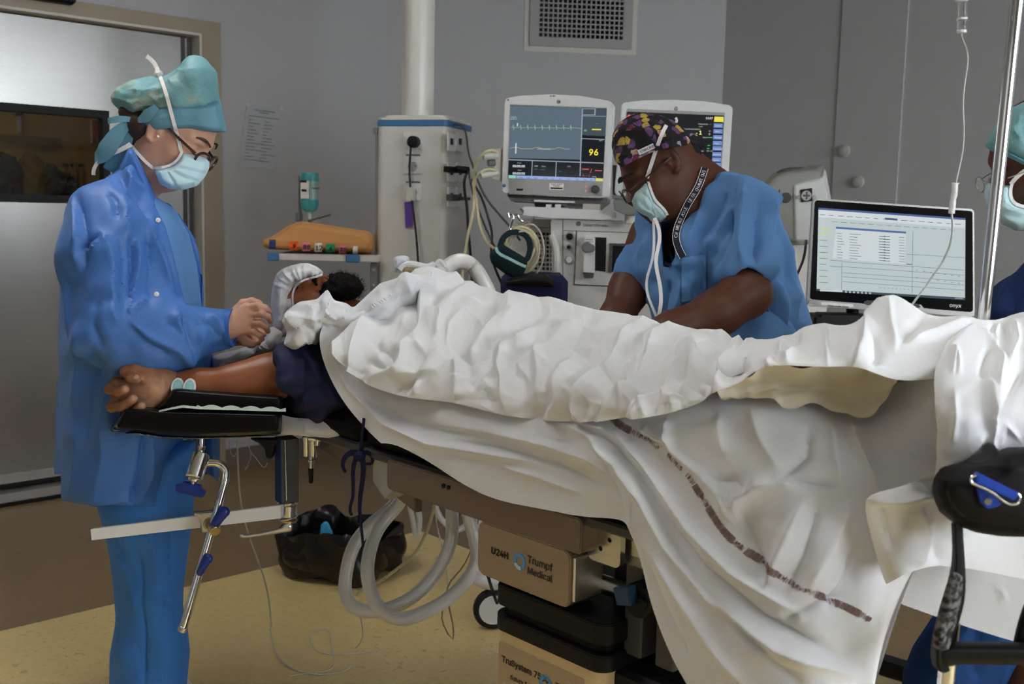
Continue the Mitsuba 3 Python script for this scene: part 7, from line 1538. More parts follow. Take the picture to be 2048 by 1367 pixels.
gx, gy = np.linspace(1064, 1103, 6), np.linspace(467, 545, 10)
obj('painted_perforation', [MA.rect(x - 2.4, y - 2.6 + (x - 1064) * .03, x + 2.4, y + 2.6 + (x - 1064) * .03, -.141, -.138) for x in gx for y in gy], 'black_matte', t_, smooth=False, kind='stuff')  # no real openings: black squares paint the darkness of the holes
obj('seam', [MA.plate([(1060, 453), (1104, 455), (1104, 456), (1060, 454)], -.141, -.138)], 'mid_grey', t_, smooth=False)
obj('lettering', MA.text('Datex-Ohmeda', 1166, 452, .0085, .001, True), 'mid_grey', t_, smooth=False); obj('badge', [MA.disc(1157, 447, .0085, 0, .002)], 'mid_grey', t_)
obj('side_handle', tube([MA.at(1103, 470, .02), MA.at(1112, 500, .03), MA.at(1112, 540, .03), MA.at(1108, 560, .02)], .014, 30, 10), 'cream_plastic', t_)
for x in (985, 1180):
    f_ = FLOOR(x, 1268); kk = obj('caster', lathe([(.052, -.014), (.066, -.011), (.068, 0), (.066, .011), (.052, .014)], frame(f_ + [0, 0, .068], (0, 0, 1), (.94, .3, 0)), 30) if False else xf(lathe([(.050, -.014), (.066, -.012), (.068, 0), (.066, .012), (.050, .014)], None, 32), hframe(f_ + [0, .05, .069], (1, .2, 0), (-.2, 1, 0))), 'black_rubber', t_, smooth=50)
    obj('wheel_disc', xf(lathe([(0, -.017), (.050, -.014), (.054, -.008), (.054, .008), (.050, .014), (0, .017)], None, 32), hframe(f_ + [0, .05, .069], (1, .2, 0), (-.2, 1, 0))), 'white_plastic', kk, smooth=40)
    obj('fork', relax(Body().add(s_ell(f_ + [-.005, .08, .165], [.075, .07, .035])).add(s_cap(f_ + [0, .08, .15], f_ + [0, .09, .26], .03)).mesh(.006), 1), 'white_plastic', t_, smooth=True)
fz = FLOOR(985, 1268)[1] + .1; obj('foot', box((P(1100, 900, fz)[0], fz + .25, .27), (P(1300, 900, fz)[0] - P(980, 900, fz)[0], .5, .06), .02), 'cabinet_white', t_)
obj('lower_cabinet', box((P(1190, 800, 3.9)[0], 3.92, .52), (.46, .40, .46), .01), 'cabinet_white', t_)
t_ = thing('suction_jar', 'smoky clear suction jar under the second monitor beside the aqua mask', 'jar')
mat('smoky', srgb(120, 124, 118), .15, .5)
obj('jar', MA.plate([(1226, 396), (1292, 400), (1292, 430), (1250, 430), (1228, 420)], .02, .10, .012, .004), 'smoky', t_, smooth=40); obj('lid', MA.plate([(1224, 390), (1294, 394), (1294, 400), (1224, 396)], .015, .105, .002), 'mid_grey', t_); obj('cup', [rod(MA.at(1262, 430, .06), MA.at(1262, 448, .06), .022)], 'cream_plastic', t_)
# hooks, coil of cables, cuff
t_ = thing('cable_hook', 'chrome double hook on the side of the machine carrying the coiled cream cables', 'hook')
HK = lambda x, y, d=0: P(x, y, 3.5 + d)
obj('bar', tube([HK(1042, 418, .03), HK(1040, 428), HK(1028, 428), HK(1016, 428)], .004, 24, 8), 'chrome', t_)
for pts in ([(1024, 428), (1026, 440), (1022, 450), (1022, 466), (1026, 472), (1034, 462)], [(1036, 428), (1044, 442), (1052, 444), (1068, 432)], [(1016, 426), (1018, 434)]): obj('prong', tube([HK(*p) for p in pts], .004, 24, 8), 'chrome', t_)
t_ = thing('coiled_cables', 'coil of cream and grey cables hanging on the chrome hook beside the anaesthesia machine', 'cables')
rg = np.random.default_rng(8)
for i in range(9):
    a = np.linspace(0, 2 * np.pi, 24); r = 44 - i * 2.2 + rg.normal(0, 1); cx, cy = 1040 + i * .6 + rg.normal(0, 1.5), 502 - i * 1.2; e = 1.15 + rg.normal(0, .05)
    pts = [HK(cx + r * .92 * math.cos(t), cy + r * e * math.sin(t), .03 - .006 * i + .01 * math.sin(t * 2 + i)) for t in a]; obj('cable_loop', tube(pts, .0042, 60, 7), 'cable_cream' if i % 4 else 'cable_grey', t_)
obj('cable_loop', tube([HK(1060 + 28 * math.cos(t), 500 + 52 * math.sin(t), .02) for t in np.linspace(-2.2, 2.6, 20)], .003, 50, 7), 'cable_grey', t_)
t_ = thing('pressure_cuff', 'dark green blood pressure cuff with a pale strip hanging on the coiled cables', 'pressure cuff')
mat('cuff_green', srgb(24, 44, 48), .8, .2); mat('cuff_strip', srgb(168, 214, 216), .6, .3)
CU = Plane(1015, 520, 3.42, (-.15, -.97, .15))
obj('cuff', relax(Body().add(s_puff([(978, 508), (990, 494), (1006, 488), (1052, 516), (1056, 524), (1046, 552), (1030, 562), (1008, 546), (982, 526)], 3.44, .035, .016)).mesh(.004), 1), 'cuff_green', t_, smooth=50)
obj('loop', ribbon([HK(1000, 494, -.06), HK(1010, 472, -.05), HK(1030, 464, -.03), HK(1052, 472, -.03), HK(1060, 496, -.04), HK(1052, 520, -.06)], .018, .006, 40, facing=(-.3, -1, .2)), 'cuff_green', t_, smooth=50)
st_ = ribbon([CU.at(x, y, .045) for x, y in ((992, 494), (998, 506), (1012, 514), (1032, 524), (1052, 533))], .0095, .001, 40, facing=(-.1, -1, .1)); obj('strip', st_, 'cuff_strip', t_, smooth=50)
CU2 = Plane(1026, 520, 3.375, (-.1, -.97, .15), -.42); obj('lettering', CU2.text('THUASNE', 1008, 514.5, .0062, .002, True), 'ink_black', t_, smooth=False)
t_ = thing('storage_box', 'dark blue box behind the drape below the coiled cables', 'box')
mat('bin_blue', srgb(22, 28, 66), .6, .3)
c = P(1062, 600, 3.40); obj('body', box((c[0] + .01, 3.52, c[2] - .10), (.22, .24, .36), .02), 'bin_blue', t_); obj('lid', Body().add(s_puff([(1008, 560), (1030, 552), (1060, 545), (1096, 548), (1110, 560), (1110, 575), (1010, 572)], 3.44, .10, .02)).mesh(.006), 'black_rubber', t_, smooth=50)
# cables between pendant and machine
def cable(label, pts, r, m, group=None, n=60): return obj('cable', tube([P(*p) for p in pts], r, n, 8), m, None, label, 'cable', group)
cable('thin dark cable sweeping from the pendant to the coiled cables', [(905, 250, 4.2), (930, 262, 4.1), (936, 300, 4.0), (945, 330, 3.9), (975, 400, 3.7), (1012, 444, 3.6), (1040, 480, 3.55)], .004, 'dark_grey')
cable('black cable hanging behind the cream cables left of the first monitor', [(944, 358, 4.0), (958, 385, 3.9), (972, 420, 3.8), (978, 440, 3.8), (984, 480, 3.7), (985, 520, 3.6), (1000, 560, 3.6), (1014, 610, 3.5)], .0045, 'cable_black')
cable('dark cable running down from the pendant towards the cuff', [(938, 345, 4.05), (950, 400, 3.95), (965, 440, 3.85), (985, 485, 3.7), (1000, 510, 3.6)], .004, 'dark_grey')
cable('cream monitor cable arching from the left side of the first monitor', [(994, 305, 3.75), (975, 302, 3.72), (956, 320, 3.75), (948, 350, 3.8), (948, 400, 3.8), (938, 460, 3.7), (930, 510, 3.6), (925, 560, 3.5), (924, 600, 3.4)], .0055, 'cable_cream')
cable('second cream monitor cable looping down from the first monitor', [(992, 342, 3.75), (970, 340, 3.74), (952, 356, 3.76), (952, 400, 3.8), (960, 450, 3.75), (980, 490, 3.65), (995, 500, 3.6)], .005, 'cable_cream')
t_ = thing('monitor_plug', 'cream connector block on the left side of the first monitor', 'connector')
obj('connector', [rod(P(996, 310, 3.76), P(966, 312, 3.74), .014), rod(P(996, 345, 3.76), P(962, 352, 3.74), .012)], 'cream_plastic', t_); obj('collar', [rod(P(990, 325, 3.78), P(976, 326, 3.77), .012)], 'mid_grey', t_)
# ---------------------------------------------------------------- breathing hose, bits on the drape, bag, hoses and cables on the floor
t_ = thing('breathing_hose', 'white corrugated breathing hose arching over the drape below the pendant', 'hose')
pts = spline([P(884, 545, 2.75), P(900, 530, 2.78), P(920, 522, 2.80), (P(945, 532, 2.82)), P(962, 556, 2.80), P(978, 590, 2.75), P(986, 630, 2.7)], 60)
v, f = tube(pts, .020, 240, 18); rr = 1 + .07 * np.sin(np.arange(240) * 2 * np.pi / 4)
c = spline(pts, 240); v[:-2] = (c[:, None] + (v[:-2].reshape(240, 18, 3) - c[:, None]) * rr[:, None, None]).reshape(-1, 3)
obj('hose', (v, f), 'hose_clear', t_, smooth=60); obj('connector', [rod(P(884, 546, 2.75), P(868, 552, 2.72), .017), rod(P(990, 600, 2.74), P(1002, 640, 2.72), .022)], 'white_plastic', t_)
t_ = thing('tape_pack', 'white tape and tubing pieces lying at the top of the drape below the purple tag', 'tape')
obj('pack', relax(Body().add(s_puff([(786, 514), (802, 510), (818, 512), (820, 530), (808, 545), (788, 545)], 2.70, .03, .012)).mesh(.004), 1), 'paper_white', t_, smooth=50); obj('tube', [tube([P(800, 540, 2.66), P(826, 528, 2.66), P(846, 532, 2.66), P(866, 528, 2.68)], .008, 30, 8), tube([P(872, 530, 2.7), P(878, 522, 2.7), P(890, 532, 2.7)], .006, 20, 8)], 'white_plastic', t_)
mat('clip_brown', srgb(140, 120, 86), .5, .3)
obj('clip', relax(Body().add(s_puff([(803, 540), (812, 532), (832, 538), (842, 546), (830, 552), (808, 548)], 2.56, .015, .006)).mesh(.003), 1), 'clip_brown', t_, label='brown clip', smooth=50)
# rubbish bag: an open black bag with a folded rim
t_ = thing('rubbish_bag', 'black rubbish bag standing open on the floor behind the arm rest rods', 'rubbish bag')
mat('bag_black', (.006, .006, .006), .3, .35)
fc_ = FLOOR(672, 1172); cx, cy = fc_[0], fc_[1] + .16
nu, nv = 90, 46; th = np.linspace(0, 2 * np.pi, nu, endpoint=False); V = []
zb = P(672, 1062, fc_[1] - .02)[2]; zk = P(672, 1004, fc_[1] + .36)[2]
prof = [(0, 0.0), (.10, 0.0), (.60, .0), (.95, .0), (1.0, .08), (1.03, .45), (.99, .85), (1.0, .97), (.985, 1.0), (.95, .97), (.93, .7), (.90, .35), (.6, .30), (0, .30)]
pp = spline(np.array([(a, b, 0) for a, b in prof]), nv)[:, :2]; pp[:, 1] = np.clip(pp[:, 1], 0, 1.02)
for i, t in enumerate(th):
    H_ = .185 + .0 * math.sin(t) * 0 + .02 * math.sin(3 * t + 1)
    rx = .222 * (1 + .06 * math.sin(4 * t) + .04 * math.sin(7 * t + 2)); ry = .19 * (1 + .05 * math.sin(5 * t + 1))
    V.append(np.stack([cx + rx * pp[:, 0] * math.cos(t), cy + ry * pp[:, 0] * math.sin(t), H_ * pp[:, 1] + .002], 1))
V = np.array(V).reshape(-1, 3); i = np.arange(nu * nv).reshape(nu, nv); F_ = np.stack([i, np.roll(i, -1, 0), np.roll(np.roll(i, -1, 0), -1, 1), np.roll(i, -1, 1)], -1)[:, :-1].reshape(-1, 4); F_ = np.vstack([F_[:, [0, 1, 2]], F_[:, [0, 2, 3]]])
nn = vnormals(V, F_); ang = np.arctan2(V[:, 1] - cy, V[:, 0] - cx); q2 = np.stack([ang * .22 * 100, V[:, 2] * 100], 1)
V = V + nn * ((.010 * crumple(q2, 9, 5, 130) + .005 * crumple(q2, 4, 6, 200)))[:, None]; V[:, 2] = np.maximum(V[:, 2], .002)
obj('bag_skin', (V, F_), 'bag_black', t_, smooth=35)
tq = thing('cloth_scrap', 'light blue scrap of cloth lying in the black rubbish bag', 'cloth'); mat('scrap_blue', srgb(70, 170, 220), .7, .3)
obj('scrap', relax(Body().add(s_puff([(640, 1064), (642, 1048), (650, 1041), (656, 1043), (666, 1064), (662, 1082), (640, 1082)], fc_[1] + .14, .03, .008)).mesh(.004), 1), 'scrap_blue', tq, smooth=50)
# thick clear hoses hanging under the table
def hose(label, pts, r): return obj('hose', tube([P(*p) for p in pts], r, 90, 16), 'hose_clear', None, label, 'hose')
hose('thick clear hose hanging in a loop under the table, left of the pair', [(800, 975, 2.72), (796, 996, 2.72), (750, 1041, 2.70), (710, 1087, 2.66), (692, 1148, 2.62), (692, 1188, 2.60), (707, 1212, 2.58), (741, 1222, 2.57), (787, 1213, 2.58), (832, 1188, 2.60), (875, 1139, 2.64), (900, 1087, 2.66), (904, 1029, 2.68), (902, 1000, 2.68)], .0172)
hose('thick clear hose hanging in a loop under the table, right of the pair', [(808, 975, 2.66), (802, 999, 2.66), (765, 1045, 2.63), (741, 1096, 2.58), (735, 1148, 2.54), (744, 1188, 2.52), (765, 1221, 2.50), (802, 1237, 2.50), (839, 1228, 2.52), (887, 1203, 2.55), (933, 1160, 2.58), (954, 1115, 2.60), (948, 1072, 2.62), (939, 1038, 2.62), (930, 1005, 2.62)], .0172)
hose('thin clear hose hanging in a narrow loop behind the thick hoses', [(817, 985, 2.9), (820, 1010, 2.9), (828, 1050, 2.9), (833, 1068, 2.9), (838, 1050, 2.9), (834, 1010, 2.9), (832, 985, 2.9)], .009)
hose('thin clear hose curving behind the right thick hose', [(870, 1010, 2.95), (878, 1030, 2.95), (895, 1050, 2.95), (915, 1058, 2.95), (934, 1046, 2.95)], .009)
cable('cream cable hanging under the table and ending behind the thick hoses', [(870, 1008, 2.75), (864, 1030, 2.75), (850, 1070, 2.78), (826, 1110, 2.8), (790, 1140, 2.82), (748, 1168, 2.84), (722, 1180, 2.86), (714, 1192, 2.86)], .0045, 'cable_cream')
cable('thin brown cable hanging in a narrow loop right of the thick hoses', [(1120, 700, 3.64), (1030, 860, 3.2), (970, 980, 2.95), (952, 1060, 2.9), (920, 1140, 2.9), (896, 1172, 2.9), (893, 1190, 2.9), (884, 1225, 2.9), (892, 1260, 2.9), (906, 1278, 2.9), (907, 1262, 2.9), (902, 1230, 2.9), (896, 1200, 2.9)], .0022, 'clip_brown')
cable('thin pale cable hanging straight behind the thick hoses', [(1120, 690, 3.64), (1000, 830, 3.3), (900, 940, 3.05), (872, 1020, 3.0), (876, 1060, 3.0), (886, 1100, 3.0), (894, 1150, 3.0), (896, 1190, 3.0)], .002, 'cable_grey')
cable('black cable dropping to the base of the table behind the control box', [(960, 1080, 2.5), (970, 1130, 2.5), (985, 1180, 2.5), (994, 1205, 2.45)], .004, 'cable_black')
g = FLOOR
def fcable(label, pts, r, m):
    q = [np.array(P(*p)) if len(p) == 3 else FLOOR(p[0], p[1], r + .001) for p in pts]; return obj('cable', tube(q, r, 120, 7), m, None, label, 'cable')
fcable('grey-beige cable hanging down behind the arm board and running over the floor', [(474, 882, 2.75), (476, 930, 2.78), (480, 990, 2.82), (494, 1058, 2.86), (512, 1110, 2.9), (532, 1170, 2.95), (541, 1230, 3.0), (541, 1262), (556, 1312), (590, 1338), (640, 1348), (690, 1340), (704, 1330)], .0026, 'cable_grey')
fcable('thin white cable curled on the beige floor left of the hoses', [(580, 1352), (620, 1346), (656, 1340), (668, 1312), (662, 1278), (646, 1258), (628, 1262), (622, 1280), (634, 1300), (664, 1308), (710, 1306), (755, 1300), (760, 1296)], .0020, 'cable_grey')
cable('thin pale cable dangling beneath the left thick hose', [(718, 1222, 2.62), (724, 1250, 2.65), (724, 1275, 2.7), (712, 1295, 2.75)], .0016, 'cable_grey')
# dark blue ties hanging from the table
t_ = thing('gown_tie', 'dark blue cloth ties knotted and hanging from the table edge before the rubbish bag', 'ties')
mat('tie_navy', srgb(16, 20, 52), .7, .25)
for pts, w in (([(728, 836, 2.18), (724, 870, 2.19), (722, 900, 2.2), (724, 930, 2.2)], .006), ([(724, 916, 2.19), (726, 950, 2.2), (720, 1000, 2.2), (722, 1050, 2.21), (726, 1092, 2.22)], [.012, .010, .007, .005]), ([(712, 916, 2.2), (706, 960, 2.2), (704, 1000, 2.2), (700, 1018, 2.2), (704, 1030, 2.2)], [.010, .007, .006]), ([(714, 906, 2.2), (696, 908, 2.2), (686, 924, 2.2), (692, 944, 2.2)], [.014, .010, .006]), ([(726, 906, 2.2), (742, 910, 2.2), (744, 924, 2.2), (732, 926, 2.2)], [.010, .007, .006])):
    obj('tie', ribbon([P(*p) for p in pts], w, .002, 40, facing=(-.2, -1, 0)), 'tie_navy', t_, smooth=60)
obj('knot', relax(Body().add(s_ell(P(719, 912, 2.19), [.014, .012, .012])).mesh(.004), 1), 'tie_navy', t_, smooth=True)
t_ = thing('loose_wires', 'thin frayed pale wires dangling under the arm board', 'wires')
for pts in ([(464, 880, 2.9), (460, 900, 2.9), (468, 912, 2.9), (472, 905, 2.9)], [(500, 878, 2.9), (503, 905, 2.9), (515, 920, 2.9), (528, 934, 2.9), (535, 924, 2.9)], [(500, 905, 2.9), (497, 925, 2.9), (490, 940, 2.9), (498, 930, 2.9)]): obj('wire', tube([P(*p) for p in pts], .0012, 24, 5), 'cable_grey', t_)

# ---- computer screen at the right, grey device behind it
SC = Plane(1782, 513, 3.05, (-.17, -.985, .01), -.045)
t_ = thing('computer_screen', 'flat black computer screen with a lit white program window and silver rim', 'computer screen')
out = [(1626, 396), (1949, 418), (1950, 634), (1780, 622), (1613, 612)]
obj('case', SC.plate(out, -.045, 0, .012, .003), 'aluminium', t_, smooth=40)
obj('front_glass', SC.plate([(1630, 400), (1945, 422), (1946, 624), (1620, 598)], 0, .0025, .008), 'black_gloss', t_, smooth=40)
ks = obj('screen', SC.plate([(1637, 415), (1931, 436), (1930, 600), (1633, 581)], .0025, .003), 'screen_glass', t_, smooth=False)
def S(pts, c, k=1.0, name='area', d=.0034): return lit(name, SC.plate(pts, d, d + .0003), c, k, ks)
def SL(x0, y0, x1, y1, w, c, k=1.0, name='line', d=.0040): return poly_line(SC, [(x0, y0), (x1, y1)], w, d)
S([(1637, 415), (1931, 436), (1930, 600), (1633, 581)], (.66, .76, .76), .80, 'page', .0031)
S([(1637, 415), (1931, 436), (1931, 440), (1637, 419)], (.13, .20, .50), .6, 'title_bar')
S([(1637, 419), (1931, 440), (1930, 456), (1637, 434)], (.80, .86, .88), .85, 'tool_bar')
S([(1770, 435), (1795, 437), (1795, 441), (1770, 439)], (.15, .25, .5), .5, 'button', .0037)
S([(1672, 453), (1812, 463), (1812, 467), (1672, 457)], (.14, .26, .60), .6, 'window_title', .0037)
S([(1672, 457), (1812, 467), (1809, 528), (1665, 516)], (.76, .83, .84), .85, 'window', .0035)
S([(1633, 577), (1930, 595), (1930, 600), (1633, 581)], (.10, .15, .18), .5, 'task_bar', .0037)
S([(1640, 578), (1685, 580), (1685, 584), (1640, 582)], (.8, .85, .85), .8, 'search_box', .004)
for y in (455, 464): S([(1639, y), (1658, y + 1.4), (1658, y + 5), (1639, y + 3.6)], (.75, .80, .35), .8, 'yellow_entry', .0037)
rg = np.random.default_rng(12); ln, dk = [], []
for i in range(10):
    y = 466 + i * 5.4
    ln += [SL(1674, y, 1674 + 8 + 8 * rg.random(), y + .8, .0012, 0), SL(1699, y + 1.8, 1699 + 14 + 10 * rg.random(), y + 3.2, .0012, 0), SL(1798, y + 8, 1809, y + 8.8, .0012, 0)]; dk += [SL(1758, y + 6, 1780, y + 7.5, .0016, 0), poly_line(SC, [(1768, y + 5.5), (1770, y + 7.5)], .003, .0041)]
for i in range(8): ln.append(SL(1639, 480 + i * 12, 1652 + 4 * rg.random(), 481 + i * 12, .0012, 0))
for y0 in (526, 536, 548, 556, 566): ln.append(SL(1685, y0 - 3, 1929, y0 + 14, .0009, 0))
ln += [SL(1826, 462, 1824, 588, .0009, 0), SL(1660, 520, 1685, 522, .0012, 0), SL(1660, 532, 1685, 534, .0012, 0), SL(1684, 524, 1683, 584, .0009, 0), SL(1813, 508, 1929, 515, .0009, 0), SL(1813, 528, 1824, 528.6, .0022, 0)]
for i in range(16): ln.append(SL(1640 + i * 18, 429 + i * 1.25, 1648 + i * 18 + 5 * rg.random(), 429.6 + i * 1.25, .0014, 0)); 
for i in range(14): ln.append(SL(1664 + i * 18, 443 + i * 1.25, 1676 + i * 18, 443.8 + i * 1.25, .0010, 0)); ln.append(SL(1832 + (i % 7) * 14, 540 + i * 2, 1836 + (i % 7) * 14, 540.4 + i * 2, .0012, 0))
for i in range(9): ln.append(SL(1760 + i * 8, 575 + i * .5, 1762 + i * 8, 575.2 + i * .5, .0014, 0))
mat('screen_ink', (.10, .14, .18), .5, .2); mat('screen_ink_dark', (.03, .06, .14), .5, .2)
obj('program_lines', cat_mesh(ln), 'screen_ink', ks, smooth=False); obj('program_entries', cat_mesh(dk), 'screen_ink_dark', ks, smooth=False)
for i in range(7): S([(1690 + i * 8, 581.2 + i * .5), (1694 + i * 8, 581.5 + i * .5), (1694 + i * 8, 585 + i * .5), (1690 + i * 8, 584.7 + i * .5)], (.7, .75, .8), .7, 'task_icon', .004)
S([(1910, 594.5), (1926, 595.5), (1926, 598), (1910, 597)], (.6, .65, .7), .5, 'task_clock', .004)
obj('lettering', SC.text('onyx', 1898, 613, .0105, .003, True), 'white_plastic', t_, smooth=False)
obj('lower_frame', SC.plate([(1620, 599), (1730, 607), (1738, 602), (1800, 606), (1842, 609), (1848, 616), (1947, 625), (1949, 632), (1780, 621), (1615, 611)], .0005, .0035, .002), 'aluminium', t_)
obj('key_panel', SC.plate([(1727, 604), (1735, 600), (1836, 607), (1842, 614), (1830, 616), (1732, 609)], .0025, .006, .002), 'dark_grey', t_)
obj('sticker', SC.plate([(1642, 603), (1706, 608), (1706, 614), (1642, 609)], .0035, .0042), 'st_white', t_, smooth=False); obj('sticker_print', SC.text('Poste anest-0112', 1656, 612, .0048, .0044), 'ink_black', t_, smooth=False)
obj('camera_dot', SC.disc(1786, 412, .0025, .0025, .003, 12), 'dark_grey', t_)
obj('stand', [box(P(1700, 640, 3.12), (.24, .10, .035), .006), box(P(1675, 632, 3.10), (.12, .06, .02), .004), rod(P(1705, 615, 3.12), P(1705, 700, 3.14), .018), rod(P(1705, 690, 3.14), [P(1705, 700, 3.14)[0], 3.14, .06], .025)], 'black_plastic', t_)
obj('base', box((P(1705, 700, 3.14)[0], 3.20, .05), (.28, .28, .06), .02), 'dark_grey', t_)
GD = Plane(1590, 420, 3.75, (-.35, -.93, .1)); 
t_ = thing('grey_device', 'grey boxy medical device with a round badge behind the blue scrub shoulder', 'medical device')
mat('device_grey', srgb(128, 128, 122), .5, .35); mat('device_pale', srgb(186, 188, 184), .45, .4)
obj('body', relax(Body().add(s_puff([(1523, 372), (1546, 346), (1568, 338), (1632, 330), (1648, 331), (1662, 398), (1660, 480), (1612, 490), (1584, 492), (1560, 480)], 3.82, .14, .02)).mesh(.007), 1), 'device_grey', t_, smooth=40)
obj('front_shell', relax(Body().add(s_puff([(1583, 366), (1640, 352), (1650, 332), (1662, 396), (1662, 480), (1600, 488), (1586, 484)], 3.72, .05, .012)).mesh(.005), 1), 'device_pale', t_, smooth=40)
obj('side_shell', relax(Body().add(s_puff([(1524, 373), (1582, 366), (1586, 484), (1582, 490), (1560, 478), (1530, 420)], 3.73, .045, .012)).mesh(.005), 1), 'mid_grey', t_, smooth=40)
obj('handle', tube([P(1556, 352, 3.74), P(1564, 344, 3.72), P(1590, 340, 3.72), P(1608, 344, 3.74), P(1600, 352, 3.74)], .010, 30, 10), 'dark_grey', t_)
dp = Plane(1605, 390, 3.665, (-.1, -1, .05)); obj('badge_plate', dp.plate([(1601, 379), (1624, 376), (1625, 402), (1603, 404)], 0, .002), 'ink_black', t_, smooth=False); obj('badge', [dp.disc(1613, 391, .0175, .002, .003)], 'grey_plastic', t_); obj('badge_mark', [dp.rect(1606, 389, 1620, 393, .003, .0034), dp.rect(1612, 383, 1615, 399, .003, .0034)], 'dark_grey', t_, smooth=False)
obj('lettering', dp.text('MAC 80', 1588, 398, .014, .001), 'mid_grey', t_, smooth=False)
sp_ = Plane(1560, 400, 3.68, (-.25, -1, .05)); obj('speaker', sp_.disc(1572, 395, .018, 0, .003), 'dark_grey', t_); obj('painted_slot', sp_.rect(1551, 378, 1558, 414, 0, .003), 'black_matte', t_, smooth=False)  # black plate on the surface paints the dark opening of the slot
obj('stand', [box(P(1600, 560, 3.85), (.16, .18, .30), .01), box((P(1600, 600, 3.85)[0], 3.85, .45), (.12, .14, .9), .01)], 'cabinet_white', t_)
cable('pair of thin dark cables by the left edge of the computer screen', [(1612, 480, 3.3), (1606, 520, 3.3), (1596, 545, 3.35), (1590, 570, 3.4)], .004, 'dark_grey')

# ---- drip line and chrome stand
F5 = 1.76
t_ = thing('drip_line', 'clear infusion line with drip chamber hanging before the computer screen', 'infusion line')
scene['clear_plastic'] = {'type': 'dielectric', 'int_ior': 1.38}
mat('tube_clear', srgb(160, 164, 162), .15, .5)
D5 = lambda x, y, d=0: P(x, y, F5 + d)
a, b = D5(1925, -40), D5(1925, 60)
sx = F5 / FPX
obj('drip_chamber', lathe([(0, 0), (9 * sx, 2 * sx), (10 * sx, 24 * sx), (8.2 * sx, 26 * sx), (8.0 * sx, 74 * sx), (12 * sx, 76 * sx), (12 * sx, 80 * sx), (0, 80 * sx)], zto(D5(1924, 62), D5(1926, -18)), 26), 'clear_plastic', t_, smooth=40)
obj('chamber_ring', [rod(D5(1923, 66), D5(1923.3, 60), 9.2 * sx), rod(D5(1924, 3), D5(1924, -4), 11.5 * sx), lathe([(9.9 * sx, 0), (10.4 * sx, 1 * sx), (10.4 * sx, 3 * sx), (9.9 * sx, 4 * sx)], zto(D5(1924, 40), D5(1924.3, 30)), 24)], 'white_plastic', t_)
obj('line', tube([D5(1923, 64), D5(1924, 76), D5(1932, 96), D5(1935, 120), D5(1930, 160), D5(1926, 200), D5(1927, 250), D5(1925, 300), D5(1917, 340), D5(1911, 368)], .0017, 80, 8), 'tube_clear', t_)
obj('connector', [rod(D5(1910, 366), D5(1909, 386), 6.0 * sx), rod(D5(1909, 386), D5(1906, 402), 6.5 * sx, 5.0 * sx), rod(D5(1906, 400), D5(1903, 427), 6.2 * sx), box(D5(1911, 366.5), (15 * sx, 4 * sx, 2.4 * sx), .0006)], 'white_plastic', t_)
obj('line', tube([D5(1903, 426), D5(1905, 450), D5(1904, 470), D5(1892, 510), D5(1870, 545), D5(1845, 580), D5(1822, 612), D5(1800, 640, -.02)], .0019, 60, 8), 'tube_clear', t_, label='line curving down to the drape')
t_ = thing('drip_stand', 'chrome drip stand pole rising in front of the masked person at the right', 'drip stand')
pb, pt = P(1964, 660, 1.80), P(2040, -60, 1.80)
obj('pole', rod(pb + (pb - pt) * 1.25, pt + (pt - pb) * .35, .0108, n=32), 'chrome', t_)
fb = pb + (pb - pt) * 1.25
t_2 = obj('base', [rod([fb[0], fb[1], .05], fb + [0, 0, .1], .016), lathe([(0, .0), (.13, .0), (.13, .02), (.05, .05), (.0, .06)], frame((fb[0], fb[1], 0.0), (1, 0, 0), (0, 1, 0)), 30)], 'steel', t_)

# ---- leg holder at the right edge
F6 = 1.33
L6 = lambda x, y, d=0: P(x, y, F6 + d)
t_ = thing('leg_holder', 'black padded leg holder with a blue lever and chrome rod at the right edge', 'leg holder')
mat('pad_black', (.006, .006, .007), .6, .18)
po = [(1863, 985), (1867, 955), (1882, 934), (1912, 926), (1965, 926), (1984, 918), (1996, 902), (2012, 894), (2100, 892), (2100, 1075), (2000, 1072), (1950, 1064), (1910, 1048), (1878, 1022)]
padm = fold(Body().add(s_puff(po, F6, .07, .035)).mesh(.0045), [([(1895, 950), (1885, 985), (1900, 1020), (1930, 1046), (1990, 1058), (2048, 1060)], -.006, 4), ([(1900, 940), (1960, 934), (2048, 936)], .003, 6)])
obj('pad', padm, 'pad_black', t_, smooth=50)
lp = Plane(1990, 985, F6 - .072, (-.1, -1, .1))
obj('lever_base', lp.plate([(1954, 972), (1990, 990), (2004, 1008), (1992, 1014), (1976, 1017), (1962, 1004)], -.006, .006, .002, .001), 'blue_grip', t_)
obj('lever', lp.plate([(1952, 948), (1958, 945), (2036, 984), (2038, 992), (2030, 1002), (1954, 966)], .006, .020, .003, .003), 'blue_grip', t_, label='blue lever')
obj('wire_loop', tube([lp.at(x, y, .018) for x, y in ((1952, 950), (1944, 953), (1942, 961), (1952, 969), (1990, 988), (2026, 1008), (2038, 1003), (2040, 992), (2034, 986))], .0016, 50, 8), 'chrome', t_)
obj('screw', [lp.disc(1977, 1002, .0046, .006, .009), lp.disc(1977, 1002, .0026, .009, .0095)], 'steel', t_)
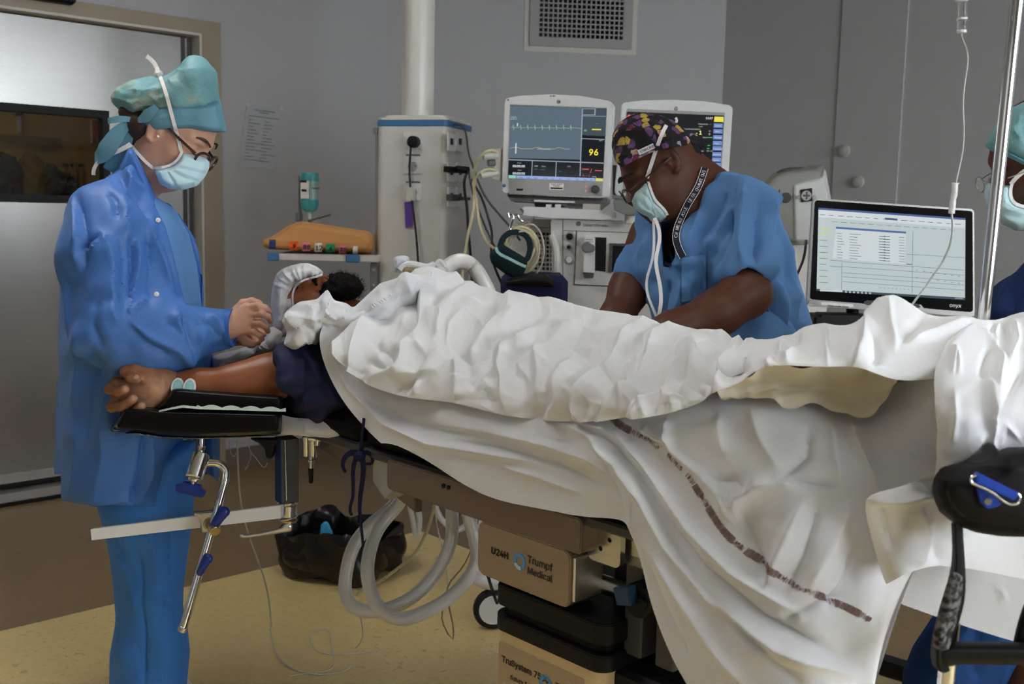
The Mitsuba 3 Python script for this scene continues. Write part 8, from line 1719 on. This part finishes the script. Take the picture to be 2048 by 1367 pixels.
kstr = obj('strap', cloth([[(1902, 1044, F6 + .0), (1914, 1046, F6 - .03), (1926, 1050, F6)], [(1904, 1090, F6 + .0), (1914, 1092, F6 - .03), (1928, 1094, F6)], [(1900, 1140, F6 + .0), (1914, 1142, F6 - .035), (1931, 1142, F6)], [(1886, 1190, F6 + .0), (1902, 1194, F6 - .04), (1930, 1192, F6)], [(1872, 1240, F6 + .0), (1890, 1246, F6 - .045), (1918, 1244, F6)], [(1862, 1290, F6 + .0), (1878, 1300, F6 - .04), (1900, 1296, F6)], [(1866, 1330, F6), (1884, 1344, F6 - .03), (1900, 1340, F6)]], 50, 16)[:2], 'pad_black', t_, label='black strap with a fuzzy grey face', smooth=True)
def tex_fuzz(p, n, uv):
    a = fbm(p.x * 160, p.y * 160, p.z * 160); return mix((.02, .02, .02), (.16, .155, .15), smoothstep(.35, .7, a))
mat('fuzz_grey', mikit.proc(tex_fuzz), .9, .2)
obj('fuzzy_face', cloth([[(1902, 1142, F6 - .033), (1912, 1144, F6 - .037), (1924, 1152, F6 - .02)], [(1888, 1190, F6 - .036), (1904, 1196, F6 - .044), (1922, 1194, F6 - .028)], [(1874, 1240, F6 - .038), (1892, 1248, F6 - .048), (1912, 1246, F6 - .03)], [(1866, 1290, F6 - .034), (1880, 1300, F6 - .044), (1896, 1296, F6 - .028)]], 30, 14, relief=lambda q, X: .0015 * crumple(q, 8, 9, 40))[:2], 'fuzz_grey', kstr, smooth=True)
obj('cross_strap', relax(Body().add(s_puff([(1862, 1306), (1880, 1288), (1912, 1282), (2100, 1284), (2100, 1330), (1920, 1328), (1890, 1334), (1866, 1326)], F6 - .0, .035, .012)).mesh(.0045), 1), 'pad_black', t_, smooth=50)
obj('side_strap', relax(Body().add(s_puff([(2050, 1200), (2070, 1180), (2100, 1180), (2100, 1290), (2024, 1290), (2036, 1240)], F6 + .02, .02, .008)).mesh(.005), 1), 'pad_black', t_, smooth=50)
ra, rb = L6(1903, 1240, .05), L6(1886, 1420, .05); obj('rod', rod(ra, ra + (rb - ra) * 3.2, .0115, n=26), 'chrome', t_, label='chrome rod')
# low trolley foot behind the hanging sheet
t_ = thing('trolley_foot', 'low black-topped trolley foot rail on the floor right of the hanging cotton sheet', 'trolley')
a, b = P(1700, 1316, 2.95), P(1880, 1372, 2.72); d = unit(b - a); m = frame((a + b) / 2, d, up=(0, 0, 1))
L_ = np.linalg.norm(b - a) + .5
obj('top_edge', xf(box((.1, .03, 0), (L_, .06, .045), .006), m), 'black_plastic', t_); obj('panel', xf(box((.1, .03, -.07), (L_ - .02, .05, .10), .004), m), 'aluminium', t_)
